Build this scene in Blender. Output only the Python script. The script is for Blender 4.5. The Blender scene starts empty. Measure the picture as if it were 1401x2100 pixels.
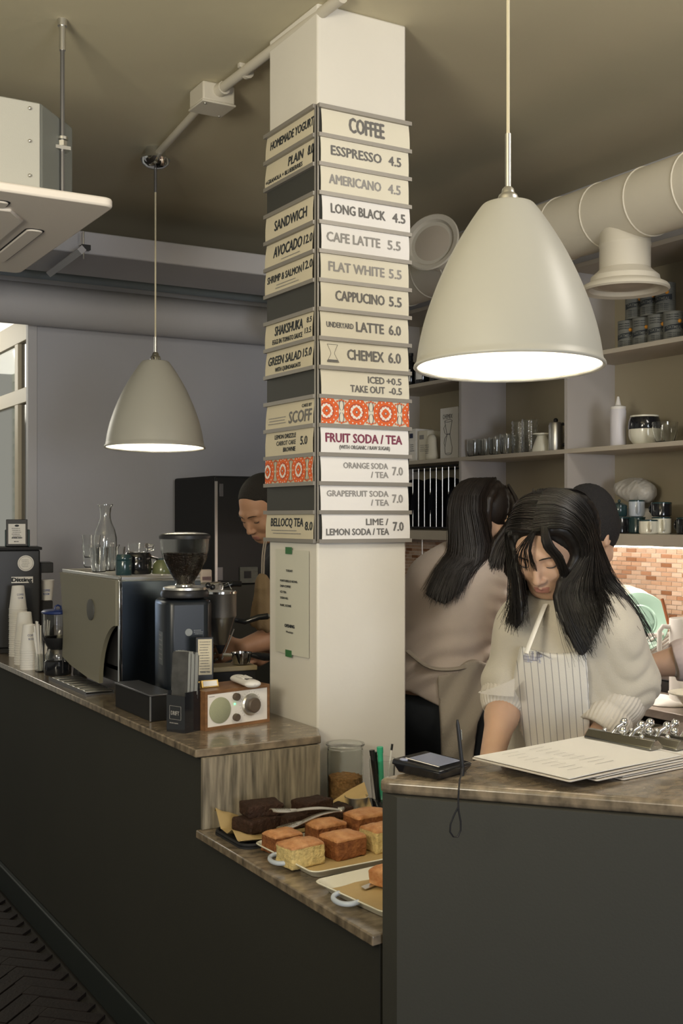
import bpy, bmesh, math, random
import numpy as np
from mathutils import Vector, Matrix

scene = bpy.context.scene
COL = scene.collection
random.seed(7)
PI = math.pi

# ---------------------------------------------------------------- camera
YAW = math.radians(30.5)            # the camera looks 30.5 degrees to the right of the counter's run (+Y)
FW = (math.sin(YAW), math.cos(YAW)); RT = (math.cos(YAW), -math.sin(YAW))
FPX, CX, HZ = 2326.0, 700.5, 1060.0   # focal length, centre column and horizon in a 1401 x 2100 frame
cd = bpy.data.cameras.new('camera'); cam = bpy.data.objects.new('camera', cd); COL.objects.link(cam)
cam.location = (0, 0, 1.5); cam.rotation_euler = (PI/2, 0, -YAW)
cd.sensor_fit = 'VERTICAL'; cd.sensor_height = 36; cd.sensor_width = 24
cd.lens = FPX/2100*36; cd.shift_y = (HZ-1050)/2100; cd.clip_start = .05; cd.clip_end = 60
scene.camera = cam
# ---------------------------------------------------------------- world, daylight, exposure
w = bpy.data.worlds.new('world'); scene.world = w; w.use_nodes = True
w.node_tree.nodes['Background'].inputs[0].default_value = (.95, .93, .80, 1)
w.node_tree.nodes['Background'].inputs[1].default_value = .22
scene.view_settings.view_transform = 'Standard'; scene.view_settings.look = 'None'
scene.view_settings.gamma = 1; scene.view_settings.use_curve_mapping = False
scene.view_settings.exposure = 0.34
def area(name, loc, target, sx, sy, power, col):
    l = bpy.data.lights.new(name, 'AREA'); l.shape = 'RECTANGLE'; l.size = sx; l.size_y = sy
    l.energy = power; l.color = col
    o = bpy.data.objects.new(name, l); COL.objects.link(o); o.location = loc
    o.rotation_euler = (Vector(target)-Vector(loc)).to_track_quat('-Z', 'Y').to_euler(); return o
# shop window behind and to the right of the camera: soft daylight
area('shop_window_light', (.75, -2.7, 1.40), (1.4, 3.0, 1.45), 1.3, 1.1, 56, (.88, .92, 1))
# added warm fill from behind the camera, not a known lamp
area('warm_fill_light', (-1.2, -.6, 2.7), (1.2, 3.6, 1.9), 1.0, 1.0, 16, (1, .86, .66))
# added light without a fixture, aimed up to brighten the ceiling
area('ceiling_fill_light', (-.8, .9, 1.9), (-.35, 1.7, 2.93), .7, .7, 52, (1, .91, .72))
# under-shelf strip light over the worktop
area('under_shelf_strip_light', (3.26, 3.05, 1.395), (3.30, 3.05, 0), .05, 1.9, 12, (1, .88, .76))
# added fill over the work aisle, out of view, with no fixture
area('aisle_fill_light', (2.35, 1.2, 2.85), (2.3, 3.2, 1.0), .5, .9, 16, (1, .93, .84))
# daylight in the corridor beyond the doorway
area('corridor_light', (.9, 7.6, 2.5), (1.6, 6.6, 1.6), .8, .8, 12, (1, .95, .82))

# ---------------------------------------------------------------- measuring helpers (a pixel met with a real plane)
def ray(px, py):
    u = (px-CX)/FPX; return Vector((FW[0]+RT[0]*u, FW[1]+RT[1]*u, (HZ-py)/FPX))
def atD(px, py, D): r = ray(px, py); return Vector((0, 0, 1.5))+r*D
def atX(px, py, X): r = ray(px, py); return Vector((0, 0, 1.5))+r*(X/r.x)
def atY(px, py, Y): r = ray(px, py); return Vector((0, 0, 1.5))+r*(Y/r.y)
def atZ(px, py, z): r = ray(px, py); return Vector((0, 0, 1.5))+r*((z-1.5)/r.z)

# ---------------------------------------------------------------- materials
def pbr(name, col, rough=.5, metal=0, var=0, vscale=8, bump=0, bscale=60, stretch=(1, 1, 1), emit=0, alpha=1,
        trans=0, ior=1.45, coat=0, col2=None, detail=4, spec=None, sheen=0):
    m = bpy.data.materials.new(name); m.use_nodes = True; nt = m.node_tree; b = nt.nodes['Principled BSDF']
    b.inputs['Base Color'].default_value = (*col, 1); b.inputs['Roughness'].default_value = rough
    b.inputs['Metallic'].default_value = metal; b.inputs['IOR'].default_value = ior
    if spec is not None: b.inputs['Specular IOR Level'].default_value = spec
    if trans: b.inputs['Transmission Weight'].default_value = trans
    if coat: b.inputs['Coat Weight'].default_value = coat; b.inputs['Coat Roughness'].default_value = .1
    if sheen: b.inputs['Sheen Weight'].default_value = sheen
    if alpha < 1: b.inputs['Alpha'].default_value = alpha
    if emit: b.inputs['Emission Color'].default_value = (*col, 1); b.inputs['Emission Strength'].default_value = emit
    if var or bump:
        tc = nt.nodes.new('ShaderNodeTexCoord'); mp = nt.nodes.new('ShaderNodeMapping')
        mp.inputs['Scale'].default_value = stretch; nt.links.new(tc.outputs['Object'], mp.inputs[0])
        if var:
            n = nt.nodes.new('ShaderNodeTexNoise'); n.inputs['Scale'].default_value = vscale; n.inputs['Detail'].default_value = detail
            nt.links.new(mp.outputs[0], n.inputs['Vector'])
            r = nt.nodes.new('ShaderNodeValToRGB'); r.color_ramp.elements[0].position = .5-.22; r.color_ramp.elements[1].position = .5+.22
            c2 = col2 or tuple(c*(1-var) for c in col)
            r.color_ramp.elements[0].color = (*c2, 1); r.color_ramp.elements[1].color = (*col, 1)
            nt.links.new(n.outputs['Fac'], r.inputs[0]); nt.links.new(r.outputs[0], b.inputs['Base Color'])
        if bump:
            n2 = nt.nodes.new('ShaderNodeTexNoise'); n2.inputs['Scale'].default_value = bscale; n2.inputs['Detail'].default_value = 3
            nt.links.new(mp.outputs[0], n2.inputs['Vector'])
            bp = nt.nodes.new('ShaderNodeBump'); bp.inputs['Strength'].default_value = bump; bp.inputs['Distance'].default_value = .004
            nt.links.new(n2.outputs['Fac'], bp.inputs['Height']); nt.links.new(bp.outputs[0], b.inputs['Normal'])
    return m
def striped(name, base, line, axis_dir, period, width, rough=.85, bump=.15):
    """woven cloth with thin stripes: bands of the dot product of object position with axis_dir"""
    m = pbr(name, base, rough, bump=bump, bscale=300); nt = m.node_tree; b = nt.nodes['Principled BSDF']
    tc = nt.nodes.new('ShaderNodeTexCoord'); d = nt.nodes.new('ShaderNodeVectorMath'); d.operation = 'DOT_PRODUCT'
    d.inputs[1].default_value = axis_dir; nt.links.new(tc.outputs['Object'], d.inputs[0])
    dv = nt.nodes.new('ShaderNodeMath'); dv.operation = 'DIVIDE'; dv.inputs[1].default_value = period
    fr = nt.nodes.new('ShaderNodeMath'); fr.operation = 'FRACT'; lt = nt.nodes.new('ShaderNodeMath'); lt.operation = 'LESS_THAN'
    lt.inputs[1].default_value = width/period
    nt.links.new(d.outputs['Value'], dv.inputs[0]); nt.links.new(dv.outputs[0], fr.inputs[0]); nt.links.new(fr.outputs[0], lt.inputs[0])
    mx = nt.nodes.new('ShaderNodeMix'); mx.data_type = 'RGBA'; mx.inputs[6].default_value = (*base, 1); mx.inputs[7].default_value = (*line, 1)
    nt.links.new(lt.outputs[0], mx.inputs[0]); nt.links.new(mx.outputs[2], b.inputs['Base Color']); return m

M = {}
M['wall'] = pbr('wall_paint', (.50, .505, .55), .8, var=.06, vscale=2, bump=.25, bscale=25)
M['ceiling'] = pbr('ceiling_paint', (.58, .53, .38), .85, var=.08, vscale=1.5, bump=.2, bscale=20)
M['column'] = pbr('column_paint', (.74, .71, .64), .6, var=.04, vscale=5, bump=.2, bscale=30)
M['panel_dark'] = pbr('counter_panel_brown_grey', (.032, .0315, .025), .75, var=.08, vscale=3, bump=.06, bscale=200)
M['panel_grey'] = pbr('counter_panel_grey', (.050, .050, .043), .7, var=.05, vscale=3, bump=.05, bscale=200)
M['black'] = pbr('black_plastic', (.018, .018, .02), .4)
M['black_matte'] = pbr('black_matte', (.02, .02, .022), .75)
M['black_gloss'] = pbr('black_glossy', (.012, .013, .016), .12, coat=.5)
M['blueblack'] = pbr('blue_black_paint', (.010, .014, .020), .32)
M['chrome'] = pbr('chrome', (.78, .79, .8), .1, 1)
M['steel'] = pbr('brushed_steel', (.68, .67, .64), .34, 1, bump=.05, bscale=200, stretch=(1, 1, .05))
M['clipsteel'] = pbr('clip_dark_chrome', (.30, .29, .26), .22, 1)
M['darksteel'] = pbr('dark_steel', (.20, .20, .21), .35, .8)
M['white'] = pbr('white_plastic', (.78, .76, .73), .4)
M['paper'] = pbr('white_paper', (.80, .78, .74), .8)
M['cream'] = pbr('cream_card', (.74, .70, .58), .75, var=.04, vscale=12)
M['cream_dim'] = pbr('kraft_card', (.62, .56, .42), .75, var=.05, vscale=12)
M['whitecard'] = pbr('white_card', (.82, .80, .78), .75)
M['ink'] = pbr('grey_ink', (.16, .155, .15), .7)
M['ink_dark'] = pbr('black_ink', (.03, .035, .04), .7)
M['ink_light'] = pbr('pale_grey_ink', (.30, .29, .28), .7)
M['ink_purple'] = pbr('plum_ink', (.22, .05, .09), .7)
M['rail'] = pbr('rail_grey_metal', (.30, .28, .25), .45, .3)
M['rack'] = pbr('rack_dark_grey', (.05, .05, .045), .6)
M['shade'] = pbr('lamp_shade_enamel', (.43, .42, .37), .38)
M['glass'] = pbr('clear_glass', (.96, .97, .96), .02, trans=1, ior=1.45)
M['glass_thin'] = pbr('clear_thin_plastic', (.9, .92, .9), .08, trans=1, ior=1.3)
M['shelf'] = pbr('shelf_board', (.52, .47, .39), .6, var=.06, vscale=6)
M['shelf_side'] = pbr('shelf_side_board', (.50, .47, .45), .6, var=.05, vscale=6)
M['duct'] = pbr('painted_duct', (.60, .56, .47), .55, var=.05, vscale=6, bump=.15, bscale=40)
M['pipe'] = pbr('painted_pipe', (.55, .545, .57), .6, var=.05, vscale=4, bump=.1, bscale=30)
M['skin'] = pbr('skin', (.58, .37, .255), .5, var=.12, vscale=14, bump=.04, bscale=200)
M['skin'].node_tree.nodes['Principled BSDF'].inputs['Subsurface Weight'].default_value = .12
M['skin'].node_tree.nodes['Principled BSDF'].inputs['Subsurface Radius'].default_value = (.02, .008, .004)
M['skin_dark'] = pbr('skin_tanned', (.44, .245, .15), .5, var=.12, vscale=14)
M['lips'] = pbr('lips', (.42, .19, .15), .6)
M['hair'] = pbr('black_hair', (.012, .010, .009), .46, var=.5, vscale=60, stretch=(1, 1, .12), spec=.4)
M['hair2'] = pbr('dark_brown_hair', (.014, .009, .007), .45, var=.5, vscale=60, stretch=(1, 1, .12))
M['buzz'] = pbr('cropped_black_hair', (.022, .019, .016), .85, bump=.8, bscale=500, var=.4, vscale=300)
M['sweater'] = pbr('grey_beige_knit', (.55, .51, .43), .9, bump=.25, bscale=350, sheen=.2, var=.05, vscale=20)
M['sweater2'] = pbr('pale_pinkish_jersey', (.50, .43, .38), .9, bump=.2, bscale=350, sheen=.2, var=.05, vscale=20)
M['denim'] = pbr('dark_navy_denim', (.012, .016, .022), .8)
M['apron2'] = pbr('grey_linen', (.34, .30, .25), .9, bump=.3, bscale=200)
M['brown_cloth'] = pbr('brown_canvas', (.22, .155, .085), .85, bump=.3, bscale=150)
M['darkcloth'] = pbr('dark_cotton', (.02, .022, .026), .9)
M['wood'] = pbr('walnut_veneer', (.27, .135, .06), .4, var=.45, vscale=9, stretch=(1, 8, 8))
M['stone'] = pbr('stone_slab', (.33, .26, .18), .22, var=.6, vscale=26, bump=.05, bscale=40, stretch=(1, 1.6, 1), col2=(.09, .074, .055), detail=8, coat=.3)
M['travertine'] = pbr('travertine_riser', (.42, .36, .26), .45, var=.7, vscale=42, stretch=(1.8, 1.8, .16), col2=(.075, .065, .05), bump=.1, bscale=60, detail=9)
M['parchment'] = pbr('baking_parchment', (.50, .36, .16), .55, var=.15, vscale=10, bump=.2, bscale=25)
M['enamel'] = pbr('white_enamel', (.76, .74, .62), .22, coat=.4)
M['enamel_blue'] = pbr('pale_blue_enamel', (.52, .58, .66), .22, coat=.4)
M['brownie'] = pbr('brownie', (.048, .020, .010), .75, var=.5, vscale=60, bump=1, bscale=120)
M['crust'] = pbr('cake_crust', (.66, .36, .17), .5, var=.55, vscale=38, bump=.7, bscale=90, col2=(.42, .16, .05))
M['crust_side'] = pbr('cake_baked_side', (.34, .13, .04), .7, var=.55, vscale=70, bump=1, bscale=160, col2=(.16, .05, .015))
M['crumb'] = pbr('cake_crumb', (.80, .62, .27), .9, var=.35, vscale=90, bump=1, bscale=160)
M['orange'] = pbr('orange_print', (.72, .13, .03), .7)
M['navy'] = pbr('navy_print', (.03, .04, .09), .7)
M['tape'] = pbr('green_tape', (.05, .16, .06), .6)
M['teal'] = pbr('teal_glaze', (.02, .05, .055), .2, coat=.4)
M['green'] = pbr('mint_glaze', (.36, .54, .45), .25, coat=.3)
M['coffee'] = pbr('coffee_beans', (.022, .012, .008), .5)
M['blue'] = pbr('blue_plastic', (.02, .04, .16), .35)
M['gold'] = pbr('brass', (.55, .38, .12), .35, .8)
M['tin'] = pbr('grey_tin_paper', (.19, .195, .175), .55, var=.35, vscale=80, stretch=(.3, .3, 3))
M['speaker'] = pbr('sage_speaker_cloth', (.36, .37, .24), .85, bump=.6, bscale=500)
M['grout'] = pbr('pale_grout', (.80, .72, .64), .8)
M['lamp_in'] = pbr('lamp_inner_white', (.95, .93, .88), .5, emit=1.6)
M['bulb'] = pbr('lit_bulb', (1, .93, .8), .5, emit=14)
M['led'] = pbr('lit_led_strip', (1, .88, .74), .5, emit=12)
M['screen'] = pbr('terminal_screen', (.30, .33, .45), .15, coat=.5)
M['greenled'] = pbr('green_led', (.1, 1, .3), .5, emit=3)
M['bag'] = pbr('thin_white_plastic_bag', (.52, .50, .46), .3, bump=.6, bscale=60)
M['floor'] = pbr('dark_mortar', (.035, .032, .029), .85)
M['brick'] = pbr('dark_floor_brick', (.020, .013, .011), .7, var=.5, vscale=15, bump=.4, bscale=80)
M['window_paint'] = pbr('cream_window_frame', (.62, .55, .42), .5)
M['acwhite'] = pbr('aircon_white', (.84, .78, .71), .5)
M['aclight'] = pbr('aircon_front_plate', (.46, .455, .41), .5, bump=.08, bscale=300)
M['acgrey'] = pbr('aircon_galvanised', (.22, .23, .21), .5, .0, bump=.08, bscale=300)
M['cinnamon'] = pbr('cinnamon', (.30, .10, .035), .7)
M['granola'] = pbr('granola', (.50, .26, .09), .85, var=.6, vscale=90, bump=1, bscale=150)
M['greenplastic'] = pbr('green_plastic', (.05, .5, .28), .4)

# ---------------------------------------------------------------- mesh builder
class MB:
    def __init__(s): s.v = []; s.f = []; s.m = []
    def add(s, vs, fs, m=0, T=None):
        o = len(s.v)
        if T is not None: vs = [T @ Vector(v) for v in vs]
        s.v += [tuple(v) for v in vs]; s.f += [tuple(i+o for i in f) for f in fs]; s.m += [m]*len(fs); return s
    def box(s, x0, x1, y0, y1, z0, z1, m=0, T=None):
        vs = [(x, y, z) for z in (z0, z1) for y in (y0, y1) for x in (x0, x1)]
        return s.add(vs, [(0, 2, 3, 1), (4, 5, 7, 6), (0, 1, 5, 4), (2, 6, 7, 3), (0, 4, 6, 2), (1, 3, 7, 5)], m, T)
    def cbox(s, c, d, m=0, T=None):
        return s.box(c[0]-d[0]/2, c[0]+d[0]/2, c[1]-d[1]/2, c[1]+d[1]/2, c[2]-d[2]/2, c[2]+d[2]/2, m, T)
    def prism(s, poly, z0, z1, m=0, T=None):
        n = len(poly); a = sum(poly[i][0]*poly[(i+1) % n][1]-poly[(i+1) % n][0]*poly[i][1] for i in range(n))
        if a < 0: poly = poly[::-1]
        vs = [(x, y, z0) for x, y in poly]+[(x, y, z1) for x, y in poly]
        fs = [tuple(range(n-1, -1, -1)), tuple(range(n, 2*n))]+[(i, (i+1) % n, n+(i+1) % n, n+i) for i in range(n)]
        return s.add(vs, fs, m, T)
    def lathe(s, prof, seg=32, m=0, T=None, closed=False):
        vs = []; fs = []; n = len(prof)
        for k in range(seg):
            a = 2*PI*k/seg; c, d = math.cos(a), math.sin(a)
            vs += [(r*c, r*d, z) for r, z in prof]
        for k in range(seg):
            k2 = (k+1) % seg
            for i in range(n if closed else n-1):
                j = (i+1) % n
                fs.append((k*n+i, k2*n+i, k2*n+j, k*n+j))
        if not closed:
            if prof[0][0] > 1e-6: fs.append(tuple(k*n for k in range(seg-1, -1, -1)))
            if prof[-1][0] > 1e-6: fs.append(tuple(k*n+n-1 for k in range(seg)))
        return s.add(vs, fs, m, T)
    def cyl(s, a, b, r, seg=16, m=0, r2=None, T=None):
        return s.tube([a, b], [r, r if r2 is None else r2], seg, m, T)
    def tube(s, pts, r, seg=8, m=0, T=None, closed=False, flat=1):
        pts = [Vector(p) for p in pts]; n = len(pts)
        rs = r if isinstance(r, (list, tuple)) else [r]*n
        t0 = (pts[1]-pts[0]).normalized(); up = Vector((0, 0, 1)) if abs(t0.z) < .9 else Vector((1, 0, 0))
        nx = t0.cross(up).normalized(); vs = []; fs = []
        for i, p in enumerate(pts):
            if closed: t = (pts[(i+1) % n]-pts[i-1]).normalized()
            else: t = (pts[min(i+1, n-1)]-pts[max(i-1, 0)])
            t = t.normalized() if t.length > 1e-9 else t0
            nx = (nx-t*nx.dot(t)); nx = nx.normalized() if nx.length > 1e-6 else t.orthogonal().normalized(); ny = t.cross(nx)
            for k in range(seg):
                a = 2*PI*k/seg; vs.append(p+nx*(math.cos(a)*rs[i])+ny*(math.sin(a)*rs[i]*flat))
        for i in range(n if closed else n-1):
            j = (i+1) % n
            for k in range(seg):
                l = (k+1) % seg; fs.append((i*seg+k, i*seg+l, j*seg+l, j*seg+k))
        if not closed: fs += [tuple(range(seg-1, -1, -1)), tuple((n-1)*seg+k for k in range(seg))]
        return s.add(vs, fs, m, T)
    def ell(s, c, r, seg=16, rings=10, m=0, T=None):
        if not isinstance(r, (tuple, list)): r = (r, r, r)
        vs = [(c[0], c[1], c[2]-r[2])]; fs = []
        for i in range(1, rings):
            a = PI*i/rings
            for k in range(seg):
                b = 2*PI*k/seg; vs.append((c[0]+r[0]*math.sin(a)*math.cos(b), c[1]+r[1]*math.sin(a)*math.sin(b), c[2]-r[2]*math.cos(a)))
        vs.append((c[0], c[1], c[2]+r[2])); L = len(vs)-1
        for k in range(seg):
            l = (k+1) % seg; fs.append((0, 1+l, 1+k)); fs.append((L, L-seg+k, L-seg+l))
            for i in range(rings-2): fs.append((1+i*seg+k, 1+i*seg+l, 1+(i+1)*seg+l, 1+(i+1)*seg+k))
        return s.add(vs, fs, m, T)
    def grid(s, fn, nu, nv, m=0, thick=None, T=None):
        """sheet of fn(u,v), u,v in 0..1; thick gives it a back side"""
        P = [[Vector(fn(i/nu, j/nv)) for j in range(nv+1)] for i in range(nu+1)]
        vs = [p for row in P for p in row]; W = nv+1
        fs = [(i*W+j, (i+1)*W+j, (i+1)*W+j+1, i*W+j+1) for i in range(nu) for j in range(nv)]
        if thick:
            N = []
            for i in range(nu+1):
                for j in range(nv+1):
                    a = P[min(i+1, nu)][j]-P[max(i-1, 0)][j]; b = P[i][min(j+1, nv)]-P[i][max(j-1, 0)]
                    n = a.cross(b); N.append(n.normalized() if n.length > 1e-12 else Vector((0, 0, 1)))
            o = len(vs); vs = vs+[v-N[k]*thick for k, v in enumerate(vs)]
            fs += [tuple(o+q for q in f[::-1]) for f in list(fs)]
            rim = [i*W for i in range(nu+1)]+[nu*W+j for j in range(1, W)]+[i*W+nv for i in range(nu-1, -1, -1)]+[j for j in range(nv-1, 0, -1)]
            for k in range(len(rim)):
                a, b = rim[k], rim[(k+1) % len(rim)]; fs.append((b, a, o+a, o+b))
        return s.add(vs, fs, m, T)
    def mesh(s, name, mats, sharp=38):
        me = bpy.data.meshes.new(name); me.from_pydata(s.v, [], s.f)
        for mt in mats: me.materials.append(mt)
        if len(mats) > 1: me.polygons.foreach_set('material_index', s.m)
        me.polygons.foreach_set('use_smooth', [True]*len(s.f)); me.validate(); me.update()
        me.set_sharp_from_angle(angle=math.radians(sharp)); return me

def obj(name, mb, mats, parent=None, bevel=0, loc=None, rotz=0, subs=0, sharp=38, seg=2):
    if not isinstance(mats, (list, tuple)): mats = [mats]
    me = mb if isinstance(mb, bpy.types.Mesh) else mb.mesh(name, mats, sharp)
    o = bpy.data.objects.new(name, me); COL.objects.link(o)
    if parent: o.parent = parent
    if loc: o.location = loc
    if rotz: o.rotation_euler[2] = rotz
    if bevel:
        b = o.modifiers.new('bevel', 'BEVEL'); b.width = bevel; b.segments = seg; b.limit_method = 'ANGLE'; b.angle_limit = math.radians(40)
        b.harden_normals = False
    if subs: q = o.modifiers.new('subsurf', 'SUBSURF'); q.levels = subs; q.render_levels = subs
    return o
def tag(o, label, cat, group=None, kind=None):
    o['label'] = label; o['category'] = cat
    if group: o['group'] = group
    if kind: o['kind'] = kind
    return o
def thing(name, label, cat, loc=(0, 0, 0), rotz=0, group=None):
    o = bpy.data.objects.new(name, None); o.empty_display_size = .05; COL.objects.link(o)
    o.location = loc; o.rotation_euler = (0, 0, rotz); return tag(o, label, cat, group)
def struct(name, mb, mats, parent=None, bevel=0, label=None, loc=None):
    o = obj(name, mb, mats, parent, bevel, loc)
    if not parent: o['kind'] = 'structure'
    if label: o['label'] = label
    return o
def dup(root, loc, rotz=None, label=None, group=None, scale=None):
    r = root.copy(); COL.objects.link(r); r.location = loc
    if rotz is not None: r.rotation_euler[2] = rotz
    if scale: r.scale = scale
    if label: r['label'] = label
    if group: r['group'] = group
    for ch in list(root.children):
        c = ch.copy(); COL.objects.link(c); c.parent = r
        for g in list(ch.children):
            d = g.copy(); COL.objects.link(d); d.parent = c
    return r
def RZ(a): return Matrix.Rotation(a, 4, 'Z')
def TR(*p): return Matrix.Translation(p if len(p) == 3 else p[0])

# ---------------------------------------------------------------- lettering (built-in font, turned into mesh)
_tc = {}
def glyphs(body, bold=.0):
    if (body, bold) in _tc: return _tc[(body, bold)]
    cu = bpy.data.curves.new('t', 'FONT'); cu.body = body; cu.size = 1; cu.offset = bold; cu.resolution_u = 2; cu.fill_mode = 'FRONT'
    o = bpy.data.objects.new('t', cu); COL.objects.link(o); bpy.context.view_layer.update()
    me = bpy.data.meshes.new_from_object(o.evaluated_get(bpy.context.evaluated_depsgraph_get()))
    vs = [tuple(v.co) for v in me.vertices]; fs = [tuple(p.vertices) for p in me.polygons]
    COL.objects.unlink(o); bpy.data.objects.remove(o); bpy.data.curves.remove(cu); bpy.data.meshes.remove(me)
    if not vs: vs = [(0, 0, 0)]
    x0 = min(v[0] for v in vs); x1 = max(v[0] for v in vs)
    _tc[(body, bold)] = (vs, fs, x0, max(x1-x0, 1e-6)); return _tc[(body, bold)]
def text(mb, body, x0, x1, y, h, m=0, T=None, bold=.01, slant=0, lift=.0006):
    """write body from x0 to x1 on the local XY plane, baseline y, capital height h"""
    vs, fs, gx, gw = glyphs(body, 0); k = (x1-x0)/gw; ky = h/.70; d = h*bold*3.2
    for i, (a, b) in enumerate(((0, 0), (d, 0), (-d, 0), (0, d*.6), (0, -d*.6)) if bold else ((0, 0),)):
        mb.add([(x0+(v[0]-gx)*k+slant*v[1]*ky+a, y+v[1]*ky+b, lift+i*.00004) for v in vs], fs, m, T)
    return mb
def scribble(mb, x0, x1, y0, y1, rows, h, m=0, T=None, seed=1, lift=.0006):
    """rows of print too small to read: short dashes"""
    rnd = random.Random(seed)
    for r in range(rows):
        y = y1-(y1-y0)*(r+.5)/rows; x = x0+rnd.random()*(x1-x0)*.1; xe = x1-rnd.random()*(x1-x0)*.25
        while x < xe:
            l = h*(.5+rnd.random()*1.4); l = min(l, xe-x)
            mb.add([(x, y-h/2, lift), (x+l, y-h/2, lift), (x+l, y+h/2, lift), (x, y+h/2, lift)], [(0, 1, 2, 3)], m, T); x += l+h*.45
    return mb
# planes to write on: columns are the x axis, y axis, normal and origin
def plane(origin, xd, yd):
    xd = Vector(xd).normalized(); yd = Vector(yd).normalized(); n = xd.cross(yd)
    Mx = Matrix((xd, yd, n)).transposed().to_4x4(); Mx.translation = Vector(origin); return Mx

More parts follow.
